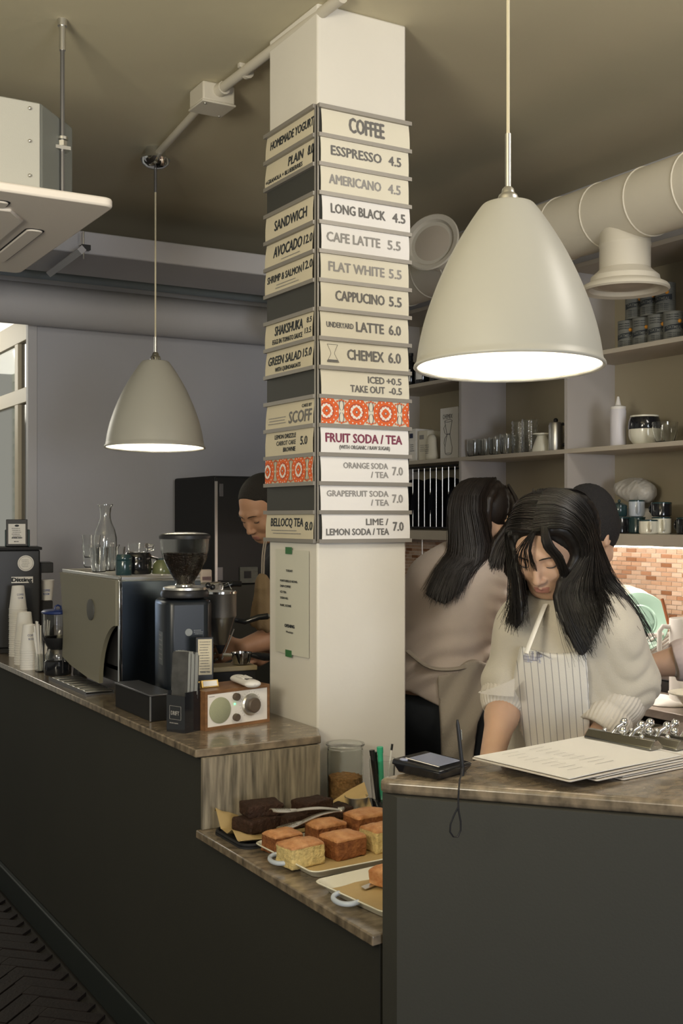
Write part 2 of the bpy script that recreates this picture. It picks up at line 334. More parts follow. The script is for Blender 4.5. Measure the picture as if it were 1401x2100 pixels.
# ---------------------------------------------------------------- implicit surfaces for bodies, clothes and hair
def sines(seed, freq, n=6, stretch=(1, 1, 1)):
    rs = np.random.RandomState(seed); K = rs.normal(size=(n, 3))*freq*np.array(stretch); ph = rs.rand(n)*6.28
    return lambda X, Y, Z: sum(np.sin(K[i, 0]*X+K[i, 1]*Y+K[i, 2]*Z+ph[i]) for i in range(n))/n
class SDF:
    def __init__(s, lo, hi, h):
        s.h = h; s.lo = np.array(lo, float); n = np.ceil((np.array(hi)-s.lo)/h).astype(int)+1
        s.n = n; s.F = np.full(n, 9., np.float32); s.ax = [s.lo[i]+h*np.arange(n[i]) for i in range(3)]
    def sub(s, lo, hi, pad):
        a = np.clip(np.floor((np.array(lo)-pad-s.lo)/s.h).astype(int), 0, s.n); b = np.clip(np.ceil((np.array(hi)+pad-s.lo)/s.h).astype(int)+1, 0, s.n)
        if np.any(b-a < 1): return None, None
        sl = tuple(slice(a[i], b[i]) for i in range(3))
        g = [s.ax[i][sl[i]].astype(np.float32) for i in range(3)]
        return sl, (g[0][:, None, None], g[1][None, :, None], g[2][None, None, :])
    def comb(s, sl, d, k, op):
        F = s.F[sl]
        if op == 'add':
            if k: hh = np.clip(.5+.5*(F-d)/k, 0, 1); R = F+(d-F)*hh-k*hh*(1-hh); R = np.where(F > 5, d, R)
            else: R = np.minimum(F, d)
        else:
            d = -d
            if k: hh = np.clip(.5-.5*(F-d)/k, 0, 1); R = F+(d-F)*hh+k*hh*(1-hh); R = np.where(F > 5, F, R)
            else: R = np.maximum(F, d)
        s.F[sl] = R
    def cap(s, a, b, ra, rb=None, k=.02, op='add', flat=None):
        """tapered capsule; flat=(dir, factor) squeezes it along dir"""
        a = np.array(a, float); b = np.array(b, float); rb = ra if rb is None else rb; R = max(ra, rb)*(1.6 if flat else 1)
        sl, g = s.sub(np.minimum(a, b)-R, np.maximum(a, b)+R, k+3*s.h)
        if sl is None: return s
        ba = b-a; L = max(ba@ba, 1e-12); P = [g[i]-a[i] for i in range(3)]
        t = np.clip((P[0]*ba[0]+P[1]*ba[1]+P[2]*ba[2])/L, 0, 1); Q = [P[i]-t*ba[i] for i in range(3)]
        if flat:
            n, f = flat; n = np.array(n)/np.linalg.norm(n); q = Q[0]*n[0]+Q[1]*n[1]+Q[2]*n[2]
            Q = [Q[i]+q*n[i]*(1/f-1) for i in range(3)]
        d = np.sqrt(Q[0]**2+Q[1]**2+Q[2]**2)-(ra+(rb-ra)*t)
        s.comb(sl, d, k, op); return s
    def ell(s, c, r, k=.02, op='add', R=None):
        """ellipsoid; R = rows of axes"""
        c = np.array(c, float); m = max(r); sl, g = s.sub(c-m, c+m, k+3*s.h)
        if sl is None: return s
        P = [g[i]-c[i] for i in range(3)]
        if R is not None: R = np.array(R); P = [R[j][0]*P[0]+R[j][1]*P[1]+R[j][2]*P[2] for j in range(3)]
        k0 = np.sqrt(sum((P[i]/r[i])**2 for i in range(3))); k1 = np.sqrt(sum((P[i]/r[i]**2)**2 for i in range(3)))+1e-9
        s.comb(sl, k0*(k0-1)/k1, k, op); return s
    def cut(s, fn):
        """keep only where fn(X,Y,Z) < 0"""
        g = [s.ax[0][:, None, None], s.ax[1][None, :, None], s.ax[2][None, None, :]]
        s.F = np.maximum(s.F, fn(*g).astype(np.float32)); return s
    def disp(s, fn, band=.03):
        m = np.abs(s.F) < band; i = np.nonzero(m); s.F[m] += fn(s.ax[0][i[0]], s.ax[1][i[1]], s.ax[2][i[2]]).astype(np.float32); return s
    def nets(s):
        F = s.F; h = s.h; S = F < 0
        off = [(i, j, k) for i in (0, 1) for j in (0, 1) for k in (0, 1)]
        cnt = np.zeros(tuple(s.n-1), np.int8)
        for o in off: cnt += S[o[0]:s.n[0]-1+o[0], o[1]:s.n[1]-1+o[1], o[2]:s.n[2]-1+o[2]]
        I = np.argwhere((cnt > 0) & (cnt < 8)); idm = np.full(tuple(s.n-1), -1, np.int32); idm[tuple(I.T)] = np.arange(len(I))
        V = np.stack([F[I[:, 0]+o[0], I[:, 1]+o[1], I[:, 2]+o[2]] for o in off], 1); O = np.array(off, float)
        acc = np.zeros((len(I), 3)); n = np.zeros(len(I))
        for a in range(8):
            for b in range(a+1, 8):
                if abs(O[a]-O[b]).sum() != 1: continue
                c = (V[:, a] < 0) != (V[:, b] < 0); t = V[c, a]/(V[c, a]-V[c, b])
                acc[c] += O[a]+t[:, None]*(O[b]-O[a]); n[c] += 1
        P = s.lo+(I+acc/n[:, None])*h; faces = []
        for ax in range(3):
            u, v = (ax+1) % 3, (ax+2) % 3; A = [slice(None)]*3; B = [slice(None)]*3
            A[ax] = slice(0, -1); B[ax] = slice(1, None); c = S[tuple(A)] != S[tuple(B)]; E = np.argwhere(c)
            ok = (E[:, u] > 0) & (E[:, v] > 0) & (E[:, u] < s.n[u]-1) & (E[:, v] < s.n[v]-1); E = E[ok]; inside = S[tuple(E.T)]
            def g(du, dv): Q = E.copy(); Q[:, u] -= du; Q[:, v] -= dv; return idm[tuple(Q.T)]
            q = np.stack([g(0, 0), g(1, 0), g(1, 1), g(0, 1)], 1); q[~inside] = q[~inside][:, ::-1]; faces.append(q)
        return P, np.concatenate(faces)
    def mesh(s, name, mats, pred=None, smooth=1):
        P, Q = s.nets()
        for _ in range(smooth):      # one light relaxation removes the grid look
            A = np.zeros_like(P); c = np.zeros(len(P))
            for i in range(4):
                a, b = Q[:, i], Q[:, (i+1) % 4]; np.add.at(A, a, P[b]); np.add.at(A, b, P[a]); np.add.at(c, a, 1); np.add.at(c, b, 1)
            P = P*.5+.5*A/np.maximum(c, 1)[:, None]
        me = bpy.data.meshes.new(name); me.vertices.add(len(P)); me.vertices.foreach_set('co', P.astype(np.float32).ravel())
        me.loops.add(len(Q)*4); me.loops.foreach_set('vertex_index', Q.astype(np.int32).ravel()); me.polygons.add(len(Q))
        me.polygons.foreach_set('loop_start', np.arange(0, len(Q)*4, 4, dtype=np.int32)); me.polygons.foreach_set('loop_total', np.full(len(Q), 4, np.int32))
        for mt in (mats if isinstance(mats, (list, tuple)) else [mats]): me.materials.append(mt)
        if pred is not None:
            C = P[Q].mean(1); me.polygons.foreach_set('material_index', pred(C).astype(np.int32))
        me.update(calc_edges=True); me.validate(); me.polygons.foreach_set('use_smooth', np.ones(len(me.polygons), bool)); return me
# ================================================================ THE SETTING
CEIL = 2.93
floor = struct('floor', MB().box(-3, 3.6, -3, 9, -.06, -.012), M['floor'])
# herringbone bricks of the seating floor, singly where the photograph shows them
bl, bw = .20, .065
bm_ = MB().box(-bl/2+.004, bl/2-.004, -bw/2+.004, bw/2-.004, -.03, 0).mesh('brick', [M['brick']])
nb = 0; rest = MB(); cells = []
ang = math.radians(45)
for i in range(-60, 60):
    for j in range(-30, 30):
        for kind in (0, 1):
            # herringbone of 3:1 bricks in its own frame
            x = (i+3*j*1.0)*bw + (0 if kind == 0 else 0); y = (i-3*j)*bw
            cx_, cy_, r_ = (x+bl/2, y+bw/2, 0) if kind == 0 else (x+bw/2, y+bw+bl/2-bw+bw, PI/2)
            X = math.cos(ang)*cx_-math.sin(ang)*cy_+.3; Y = math.sin(ang)*cx_+math.cos(ang)*cy_+3.4
            if -2.5 < X < 1.06 and .5 < Y < 7.5: cells.append((X, Y, r_+ang))
cells.sort(key=lambda c: (0 if (c[0] > .35 and 3.1 < c[1] < 6.0) else 1, abs(c[0]-.9)+abs(c[1]-3.8)*.6))
for X, Y, r in cells[:290]:
    o = bpy.data.objects.new('brick', bm_); COL.objects.link(o); o.parent = floor; o.location = (X, Y, random.uniform(-.002, .001)); o.rotation_euler[2] = r
for X, Y, r in cells[290:]:
    rest.box(-bl/2+.004, bl/2-.004, -bw/2+.004, bw/2-.004, -.03, 0, 0, TR(X, Y, 0) @ RZ(r))
ro = obj('brick', rest, M['brick'], floor); ro['kind'] = 'stuff'

struct('ceiling', MB().box(-3, 3.6, -3, 9, CEIL, CEIL+.08), M['ceiling'])
# far wall with the opening on its left
OX = 1.60; OZ = 2.52
wb = MB().box(1.656, 3.55, 5.98, 6.10, 0, CEIL).box(-3, 1.656, 5.98, 6.10, OZ+.05, CEIL).box(-3, -.6, 5.98, 6.10, 0, OZ+.05)
wall_back = struct('wall_back', wb, M['wall'])
struct('trim_1', MB().box(-.6, 1.656, 5.975, 6.02, OZ, OZ+.05).box(1.607, 1.656, 5.975, 6.02, 0, OZ), M['pipe'], bevel=.004)
wall_right = struct('wall_right', MB().box(3.40, 3.50, -3, 6.0, 0, CEIL), M['wall'])
# beyond the opening: window wall running away, pale brick wall behind it
win = struct('window_1', MB().box(1.62, 1.66, 6.02, 6.06, 0, 2.75), M['window_paint'])
for y0, y1 in ((6.20, 6.27), (6.80, 6.87)): obj('window_post', MB().box(1.612, 1.638, y0, y1, 0, 2.66), M['window_paint'], win, .003)
obj('window_rail', MB().box(1.610, 1.640, 6.02, 7.6, 2.11, 2.19), M['window_paint'], win, .003)
obj('window_rail', MB().box(1.610, 1.640, 6.02, 7.6, 2.44, 2.56), M['window_paint'], win, .003)
for y0, y1, z0, z1 in ((6.06, 6.2, .1, 2.11), (6.06, 6.2, 2.19, 2.44)):
    obj('pane', MB().box(1.632, 1.638, y0, y1, z0, z1), M['black_gloss'], win)
for y0, y1, z0, z1 in ((6.27, 6.80, .1, 2.11), (6.87, 7.6, .1, 2.11), (6.27, 6.80, 2.19, 2.44), (6.87, 7.6, 2.19, 2.44)):
    obj('pane', MB().box(1.632, 1.638, y0, y1, z0, z1), M['glass'], win)
wl = struct('wall_left', MB().box(2.3, 2.36, 6.1, 9, 0, 2.93), pbr('pale_green_brick_paint', (.42, .46, .36), .7))
pb = MB()
for r in range(60):
    for c in range(14):
        y = 6.15+c*.2+(r % 2)*.1
        if y < 8.8: pb.box(2.288, 2.30, y+.004, y+.194, .05+r*.048+.003, .05+r*.048+.045)
q = obj('brick', pb, pbr('pale_green_brick', (.50, .52, .42), .6), wl); q['kind'] = 'stuff'
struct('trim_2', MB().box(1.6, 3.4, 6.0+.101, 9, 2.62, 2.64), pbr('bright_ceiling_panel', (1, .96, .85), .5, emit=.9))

# ---------------------------------------------------------------- column
CXa, CYa, CW = 1.542, 2.75, .296
col = thing('column', 'square cream painted structural column carrying the menu boards', 'column', (CXa, CYa, 0))
obj('shaft', MB().box(0, CW, 0, CW, 0, CEIL), M['column'], col, .006)

# ---------------------------------------------------------------- the two menu racks and their cards
ZT, PIT = 2.640, .0805
rr = thing('menu_rack', 'grey metal card rack on the bright right face of the column', 'menu rack', (CXa, CYa, 0))
obj('back_plate', MB().box(-.006, CW+.004, -.008, -.001, ZT-15*PIT, ZT), M['rack'], rr)
lr = thing('menu_rack', 'dark grey metal card rack on the shaded left face of the column', 'menu rack', (CXa, CYa, 0))
obj('back_plate', MB().box(-.005, -.001, -.0005, CW+.004, ZT-15*PIT, ZT), M['rack'], lr)
rail_r = MB().box(-.004, CW+.008, -.019, -.006, -.0055, .0055).mesh('rail', [M['rail']])
rail_l = MB().box(-.015, -.004, -.002, CW+.010, -.0055, .0055).mesh('rail', [M['rail']])
for i in range(16):
    for rk, me in ((rr, rail_r), (lr, rail_l)):
        o = bpy.data.objects.new('rail', me); COL.objects.link(o); o.parent = rk; o.location = (0, 0, ZT-PIT*i)
obj('edge_strip', MB().box(-.006, -.001, -.012, -.004, ZT-15*PIT-.004, ZT+.004), M['rail'], rr, .001)
obj('edge_strip', MB().box(-.010, -.006, -.004, .001, ZT-15*PIT-.004, ZT+.004), M['rail'], lr, .001)

def medallions(mb, W, H, cx0, pitch, R):
    """flat printed rosettes: 1 orange, 2 cream, 3 navy"""
    def disc(cx, cz, r, m, lift, scal=0, n=32):
        vs = [(cx, cz, lift)]+[(cx+(r*(1+scal*abs(math.sin(4*a)))*math.cos(a)), cz+(r*(1+scal*abs(math.sin(4*a)))*math.sin(a)), lift) for a in [2*PI*k/n for k in range(n)]]
        vs = [(min(max(v[0], 0), W), min(max(v[1], 0), H), v[2]) for v in vs]
        mb.add(vs, [(0, k+1, (k+1) % n+1) for k in range(n)], m)
    c = cx0; k = 0
    while c < W+R:
        z = H/2
        disc(c, z, R, 1, .0006, .09)
        for a in range(16):
            t = 2*PI*a/16; disc(c+R*.84*math.cos(t), z+R*.84*math.sin(t), R*.055, 2, .0009, 0, 8)
        disc(c, z, R*.60, 3, .0009, 0, 24); disc(c, z, R*.57, 1, .0011, 0, 24)
        for a in range(12):
            t = 2*PI*a/12; disc(c+R*.42*math.cos(t), z+R*.42*math.sin(t), R*.115, 2, .0013, 0, 10)
        vs = []
        for a in range(8): t = PI/4*a; r = R*(.42 if a % 2 == 0 else .2); vs.append((min(max(c+r*math.cos(t), 0), W), z+r*math.sin(t), .0016))
        if 0 < c < W: mb.add(vs, [tuple(range(8))], 1)
        disc(c, z, R*.10, 3, .0019, 0, 10); disc(c, z, R*.065, 2, .0021, 0, 10)
        for s in (-1, 1):        # navy scrolls between rosettes and little flowers above and below
            x = c+pitch/2
            if 0 < x < W-.004:
                for sx in (-1, 1):
                    pts = [(x+sx*(.002+.0055*math.sin(t*PI)**.5 if 0 < t < 1 else x*0+.002), z+s*(.003+t*H*.40)) for t in [q/8 for q in range(9)]]
                    for a, b in zip(pts, pts[1:]):
                        mb.add([(a[0]-.0008, a[1], .0007), (a[0]+.0008, a[1], .0007), (b[0]+.0008, b[1], .0007), (b[0]-.0008, b[1], .0007)], [(0, 1, 2, 3)], 3)
                for d in (-.014, -.007, 0, .007, .014): disc(x+d, z+s*(H*.46-abs(d)*.3), .0028, 1, .0007, 0, 8)
        c += pitch

def card(side, row, base, label, writes, ink='ink', extra=None, dx=0, tilt=None):
    """one card standing between two rails; writes = (text, start px, end px, baseline fraction, cap fraction[, ink])"""
    H = PIT-.011; zb = ZT-PIT*(row+1)+.0055
    tilt = random.uniform(.03, .10) if tilt is None else tilt; ct, st = math.cos(tilt), math.sin(tilt)
    if side == 'R':
        W = CW-.008+.004; org = Vector((CXa+.002+dx, CYa-.0165, zb)); xd = (1, 0, 0); yd = (0, st, ct)
        fx = lambda px: atY(px, 600, CYa-.014).x-org.x
    else:
        W = CW-.004; org = Vector((CXa-.0120, CYa+CW-.001+dx, zb)); xd = (0, -1, 0); yd = (st, 0, ct)
        fx = lambda px: org.y-atX(px, 600, CXa-.010).y
    t = thing('menu_card', label, 'menu card', org, 0, None)
    T = plane((0, 0, 0), xd, yd)
    mb = MB()
    def surf(u, v): b = .0018*math.sin(v*PI); return (u*W, v*H, b)
    mb.grid(surf, 2, 4, 0, .0012, T); obj('card', mb, M[base], t)
    if writes:
        L = MB(); inks = [ink]
        for wr in writes:
            k = wr[5] if len(wr) > 5 else ink
            if k not in inks: inks.append(k)
            body, a, b, y, h = wr[:5]
            if body.startswith('~'):
                scribble(L, fx(a), fx(b), y*H, (y+h)*H, int(body[1:]), .0028, inks.index(k), T, seed=row, lift=.0026)
            else:
                text(L, body, fx(a), fx(b), y*H, h*H, inks.index(k), T, bold=.017, lift=.0024)
        obj('lettering', L, [M[k] for k in inks], t)
    if extra: extra(t, W, H, T)
    return t
R_ = [
 (0, 'cream', 'cream menu card hand-lettered COFFEE at the top of the column', [('COFFEE', 716, 787, .22, .62)], 'ink', .004),
 (1, 'cream', 'cream menu card reading ESSPRESSO 4.5', [('ESSPRESSO', 678, 781, .34, .38), ('4.5', 796, 821, .34, .38)], 'ink', 0),
 (2, 'cream', 'cream menu card reading AMERICANO 4.5', [('AMERICANO', 674, 780, .34, .38), ('4.5', 795, 820, .34, .38)], 'ink_light', 0),
 (3, 'whitecard', 'bright white menu card reading LONG BLACK 4.5', [('LONG BLACK', 678, 789, .34, .38), ('4.5', 804, 830, .34, .38)], 'ink', .005),
 (4, 'whitecard', 'white menu card reading CAFE LATTE 5.5', [('CAFE LATTE', 669, 778, .34, .38), ('5.5', 794, 820, .34, .38)], 'ink_light', .002),
 (5, 'cream', 'cream menu card reading FLAT WHITE 5.5', [('FLAT WHITE', 673, 787, .32, .38), ('5.5', 797, 822, .32, .38)], 'ink_light', 0),
 (6, 'cream', 'cream menu card reading CAPPUCINO 5.5', [('CAPPUCINO', 687, 787, .32, .40), ('5.5', 797, 822, .32, .40)], 'ink', 0),
 (7, 'cream', 'cream menu card reading UNDERYARD LATTE 6.0', [('UNDERYARD', 669, 724, .38, .22), ('LATTE', 730, 786, .30, .40), ('6.0', 797, 821, .30, .40)], 'ink', 0),
 (8, 'cream', 'cream menu card reading CHEMEX 6.0 with a coffee maker drawing', [('CHEMEX', 712, 786, .30, .42), ('6.0', 796, 821, .30, .42)], 'ink', 0),
 (9, 'cream', 'cream menu card reading ICED +0.5, TAKE OUT -0.5', [('ICED', 755, 788, .56, .28), ('+0.5', 793, 823, .56, .28), ('TAKE OUT', 718, 788, .16, .28), ('-0.5', 797, 823, .16, .28)], 'ink', .002),
 (11, 'whitecard', 'white menu card reading FRUIT SODA / TEA in plum letters', [('FRUIT SODA / TEA', 667, 823, .42, .36, 'ink_purple'), ('(WITH ORGANIC / RAW SUGAR)', 695, 798, .16, .15, 'ink')], 'ink_purple', 0),
 (12, 'whitecard', 'white menu card reading ORANGE SODA / TEA 7.0', [('ORANGE SODA', 704, 795, .54, .24), ('/ TEA', 760, 795, .18, .24), ('7.0', 804, 825, .30, .34)], 'ink_light', .001),
 (13, 'whitecard', 'white menu card reading GRAPEFRUIT SODA / TEA 7.0', [('GRAPEFRUIT SODA', 670, 796, .56, .24), ('/ TEA', 760, 796, .20, .24), ('7.0', 804, 825, .32, .34)], 'ink_light', 0),
 (14, 'whitecard', 'white menu card reading LIME / LEMON SODA / TEA 7.0', [('LIME /', 750, 795, .56, .26), ('LEMON SODA / TEA', 668, 796, .16, .26), ('7.0', 805, 826, .32, .36)], 'ink', .004)]
for row, base, label, wr, ink, dx in R_:
    def ex(t, W, H, T, row=row):
        if row != 8: return
        d = MB(); c = .038            # the hourglass coffee maker drawing
        prof = [(-.017, .86), (-.006, .54), (-.006, .46), (-.019, .14), (.019, .14), (.006, .46), (.006, .54), (.017, .86), (-.017, .86)]
        for a, b in zip(prof, prof[1:]):
            d.cyl((c+a[0], a[1]*H, .0026), (c+b[0], b[1]*H, .0026), .0005, 4, 0, T=T)
        d.box(c-.015, c+.015, .16*H, .24*H, .0022, .0028, 0, T); scribble(d, c-.02, c+.028, .12*H, .22*H, 2, .002, 0, T, lift=.003)
        obj('drawing', d, M['ink'], t)
    card('R', row, base, label, wr, ink, ex, dx)
def tiles(t, W, H, T, side):
    d = MB(); Wd = W; n = 3.05 if side == 'R' else 3.0
    p = W/3.0; medallions(d, W, H, p*.17, p, p*.40 if side == 'R' else p*.41)
    d.v = [tuple(T @ Vector((v[0], v[1], v[2]+.0019))) for v in d.v]
    obj('printed_pattern', d, [M['cream'], M['orange'], M['paper'], M['navy']], t)
card('R', 10, 'cream', 'card printed with orange rosettes on the column\'s right face', [], extra=lambda t, W, H, T: tiles(t, W, H, T, 'R'), tilt=.02)
L_ = [
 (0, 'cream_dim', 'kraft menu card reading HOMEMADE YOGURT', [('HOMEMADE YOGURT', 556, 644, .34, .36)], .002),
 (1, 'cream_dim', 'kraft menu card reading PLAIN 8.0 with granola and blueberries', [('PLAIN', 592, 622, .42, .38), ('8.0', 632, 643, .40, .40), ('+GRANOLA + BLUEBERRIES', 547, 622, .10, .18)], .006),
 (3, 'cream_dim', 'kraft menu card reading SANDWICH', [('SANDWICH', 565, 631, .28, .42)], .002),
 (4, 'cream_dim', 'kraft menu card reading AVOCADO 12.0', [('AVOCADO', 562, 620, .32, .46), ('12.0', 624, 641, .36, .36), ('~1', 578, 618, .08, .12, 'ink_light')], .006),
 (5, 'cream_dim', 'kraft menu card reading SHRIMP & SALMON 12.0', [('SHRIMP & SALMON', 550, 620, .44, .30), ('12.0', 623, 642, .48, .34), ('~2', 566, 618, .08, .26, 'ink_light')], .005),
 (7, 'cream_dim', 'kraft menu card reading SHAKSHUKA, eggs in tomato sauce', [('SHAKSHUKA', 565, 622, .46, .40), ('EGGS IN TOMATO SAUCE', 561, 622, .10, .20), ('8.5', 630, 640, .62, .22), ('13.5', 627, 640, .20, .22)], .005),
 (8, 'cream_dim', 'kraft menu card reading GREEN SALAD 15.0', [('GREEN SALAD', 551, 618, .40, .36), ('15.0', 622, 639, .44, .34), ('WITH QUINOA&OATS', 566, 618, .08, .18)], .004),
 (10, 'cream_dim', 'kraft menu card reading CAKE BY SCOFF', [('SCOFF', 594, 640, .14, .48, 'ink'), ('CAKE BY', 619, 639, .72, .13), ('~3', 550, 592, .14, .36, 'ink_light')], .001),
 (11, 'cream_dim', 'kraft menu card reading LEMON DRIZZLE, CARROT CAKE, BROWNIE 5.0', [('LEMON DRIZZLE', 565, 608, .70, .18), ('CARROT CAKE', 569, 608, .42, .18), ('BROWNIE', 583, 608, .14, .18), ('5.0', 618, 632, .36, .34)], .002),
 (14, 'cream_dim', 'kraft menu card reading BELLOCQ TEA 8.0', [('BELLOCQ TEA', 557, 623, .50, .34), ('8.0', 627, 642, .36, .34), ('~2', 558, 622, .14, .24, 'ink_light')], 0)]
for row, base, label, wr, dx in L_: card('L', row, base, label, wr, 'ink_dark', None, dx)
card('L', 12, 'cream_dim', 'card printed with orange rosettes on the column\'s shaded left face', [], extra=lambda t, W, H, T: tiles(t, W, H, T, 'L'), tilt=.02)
# notice taped to the column's left face
nt_ = thing('paper_notice', 'translucent paper notice taped to the column\'s left face', 'notice', (CXa-.002, 0, 0))
Lx = CXa-.0035
def P_(px, py): p = atX(px, py, Lx); return (0, p.y, p.z)
a, b, c, d = P_(566, 1126), P_(634, 1130), P_(634, 1350), P_(566, 1335)
pn = MB().grid(lambda u, v: tuple((Vector(a)*(1-u)+Vector(b)*u)*(1-v)+(Vector(d)*(1-u)+Vector(c)*u)*v+Vector((-.002-.004*math.sin(u*PI)*v, 0, 0))), 6, 6, 0, .0006)
obj('sheet', pn, pbr('tracing_paper', (.62, .61, .52), .6), nt_)
nl = MB()
for i, (tx, x0, x1, yy) in enumerate((('TODAY', 590, 603, 1172), ('PORTOBELLO BOWL', 578, 613, 1192), ('DRIP COFFEE', 578, 599, 1203), ('ICE TEA', 578, 590, 1215), ('SODA ALL', 578, 594, 1227), ('RUSK, SCONE', 578, 600, 1242))):
    p0 = P_(x0, yy); p1 = P_(x1, yy); T = plane((-.0062, p0[1], p0[2]), (0, -1, 0), (0, 0, 1)); text(nl, tx, 0, abs(p1[1]-p0[1]), 0, .006, 0, T, .03)
p0 = P_(587, 1288); T = plane((-.0062, p0[1], p0[2]), (0, -1, 0), (0, 0, 1)); text(nl, 'OPENING', 0, .06, .004, .009, 0, T, .03); text(nl, 'Weekdays', .008, .052, -.012, .006, 0, T)
obj('lettering', nl, M['ink_dark'], nt_)
for px, py in ((595, 1129), (595, 1340)):
    p = P_(px, py); obj('tape', MB().cbox((-.0066, p[1], p[2]), (.0012, .038, .020)), M['tape'], nt_)

# ---------------------------------------------------------------- counters
ZS, ZP, ZB = .915, .714, 1.011          # coffee counter, pastry shelf, service bar
XF = 1.13
fc = thing('bar_counter', 'dark brown-grey panelled bar counter running back along the room', 'counter', (XF, 2.6, 0))
mb = MB().prism([(.02, .04), (.35, .04), (.405, .145), (.405, .46), (.62, .46), (.62, 3.36), (.02, 3.36)], .09, ZS-.0215)
mb.prism([(.02, -.79), (.36, -.745), (.36, .04), (.02, .04)], .09, ZP-.0215)
obj('body', mb, M['panel_dark'], fc)
obj('skirting', MB().box(.0, .0195, -.78, 3.36, 0, .10), pbr('dark_skirting', (.022, .028, .027), .5), fc, .004)
obj('riser', MB().box(.014, .352, .028, .039, ZP+.001, ZS-.0215), M['travertine'], fc)
cs = thing('stone_slab', 'speckled brown stone worktop carrying the coffee machine and radio', 'worktop', (XF, 2.641, ZS))
obj('slab', MB().prism([(0, 0), (.362, 0), (.41, .105), (.41, .42), (.63, .42), (.63, 3.32), (0, 3.32)], -.021, 0), M['stone'], cs, .003)
ps = thing('stone_slab', 'low stone shelf holding the pastry trays', 'worktop', (XF, 1.80, ZP))
obj('slab', MB().prism([(0, .004), (.62, .086), (.62, .84), (0, .84)], -.021, 0), M['stone'], ps, .003)
sb = thing('service_bar', 'grey panelled service bar with angled front on the right', 'counter', (XF, 1.80, 0))
dv = Vector((.364, -.416)); dv.normalize(); q0 = Vector((.02, -.049)); q1 = q0+dv*1.6
mb = MB().prism([(.02, 0), tuple(q0), tuple(q1), (1.13, q1.y), (1.08, .140)], 0, ZB-.0285)
obj('body', mb, M['panel_grey'], sb)
# slab outline with a rounded corner at its tip
tip = [Vector((.0, .0)), Vector((0, .0))]
P1 = Vector((0, 0)); e1 = dv; e2 = Vector((1, .13)).normalized(); rr_ = .03
A = P1+e1*.035; B = P1+e2*.045; arc = []
for t in [i/6 for i in range(7)]: arc.append(tuple(A*(1-t)**2+P1*2*t*(1-t)+B*t*t))
poly = arc+[(1.12, 1.12*.13), (1.16, -1.24), tuple(P1+dv*1.64)]
ss = thing('stone_slab', 'brown marbled stone top of the service bar under the clipboards', 'worktop', (XF-.004, 1.80, ZB))
obj('slab', MB().prism(poly, -.028, 0), M['stone'], ss, .009, seg=3)

# ---------------------------------------------------------------- shelving over the back worktop
XS, XW = 3.13, 3.398
sh = thing('wall_shelving', 'taupe open shelving unit filling the wall above the back worktop', 'shelving', (XS, 0, 0))
ZSH = [1.435, 1.776, 2.152, 2.518]
for z, th in zip(ZSH, (.045, .018, .018, .018)):
    obj('shelf', MB().box(0, XW-XS, .2, 5.30, z-th, z), M['shelf'], sh, .001)
for y in (4.235, 3.515, 2.80, 2.08, 1.36, .64, 4.955, 5.29):
    obj('divider', MB().box(0.001, XW-XS, y-.009, y+.009, ZSH[0], 2.517), M['shelf_side'], sh)
obj('back_panel', MB().box(XW-XS-.006, XW-XS, .2, 5.30, 1.40, 2.517), pbr('olive_taupe_back', (.36, .32, .235), .7), sh)
o = obj('led_strip', MB().box(.16, .172, .2, 4.2, ZSH[0]-.056, ZSH[0]-.046), M['led'], sh)
# mosaic of the splashback, tile by tile where the photograph shows it
tw, thh = .0545, .0182; nt0 = 0
tc_ = [(.62, .40, .27), (.70, .50, .37), (.50, .27, .16), (.76, .58, .45), (.34, .16, .08), (.64, .44, .31)]
tm = [pbr('mosaic_tile', c, .18, var=.15, vscale=30, coat=.4) for c in tc_]
tme = [MB().box(-.006, 0, .0012, tw-.0016, .0014, thh-.0014).mesh('tile', [m]) for m in tm]
struct_grout = MB(); singles = 0; restt = [MB() for _ in tm]
obj('grout', MB().box(-.002, 0, .2, 5.9, .86, 1.39), M['grout'], wall_right, loc=(3.398, 0, 0))
rnd = random.Random(3)
for r in range(29):
    for c in range(104):
        y = .25+c*tw+(r % 2)*tw/2; z = .862+r*thh; k = rnd.choices(range(6), (5, 5, 2, 5, 1, 4))[0]
        if y > 5.85: continue
        # does the photograph show this tile?
        v = Vector((3.39, y, z-1.5)); D = v.x*FW[0]+v.y*FW[1]; px = CX+(v.x*RT[0]+v.y*RT[1])/D*FPX; py = HZ-v.z/D*FPX
        seen = (1246 < px < 1401 and 1120 < py < 1345) or (1012 < px < 1062 and 1122 < py < 1300)
        if seen and singles < 296:
            o = bpy.data.objects.new('tile', tme[k]); COL.objects.link(o); o.parent = wall_right; o.location = (3.397, y, z); o.rotation_euler = (0, rnd.uniform(-.03, .03), 0); singles += 1
        else: restt[k].box(3.391, 3.397, y+.0016, y+tw-.0016, z+.0014, z+thh-.0014)
for k in range(6):
    o = obj('tile', restt[k], tm[k], wall_right); o['kind'] = 'stuff'
# back worktop
XK = 2.80; ZK = .862
bw_ = thing('kitchen_counter', 'dark back counter below the tiled splashback', 'counter', (XK, 0, 0))
obj('cabinet', MB().box(.03, .595, .3, 5.3, .08, ZK-.03), M['panel_dark'], bw_)
obj('plinth', MB().box(.08, .595, .3, 5.3, 0, .08), M['black_matte'], bw_)
for k in range(7): obj('cabinet_door', MB().box(.012, .03, .33+k*.7, 1.01+k*.7, .1, ZK-.05), pbr('olive_grey_front', (.13, .125, .09), .5), bw_, .002)
obj('top', MB().box(0, .596, .3, 5.3, ZK-.03, ZK), pbr('worktop_pale', (.50, .43, .38), .3, var=.3, vscale=12, col2=(.25, .20, .16)), bw_, .003)

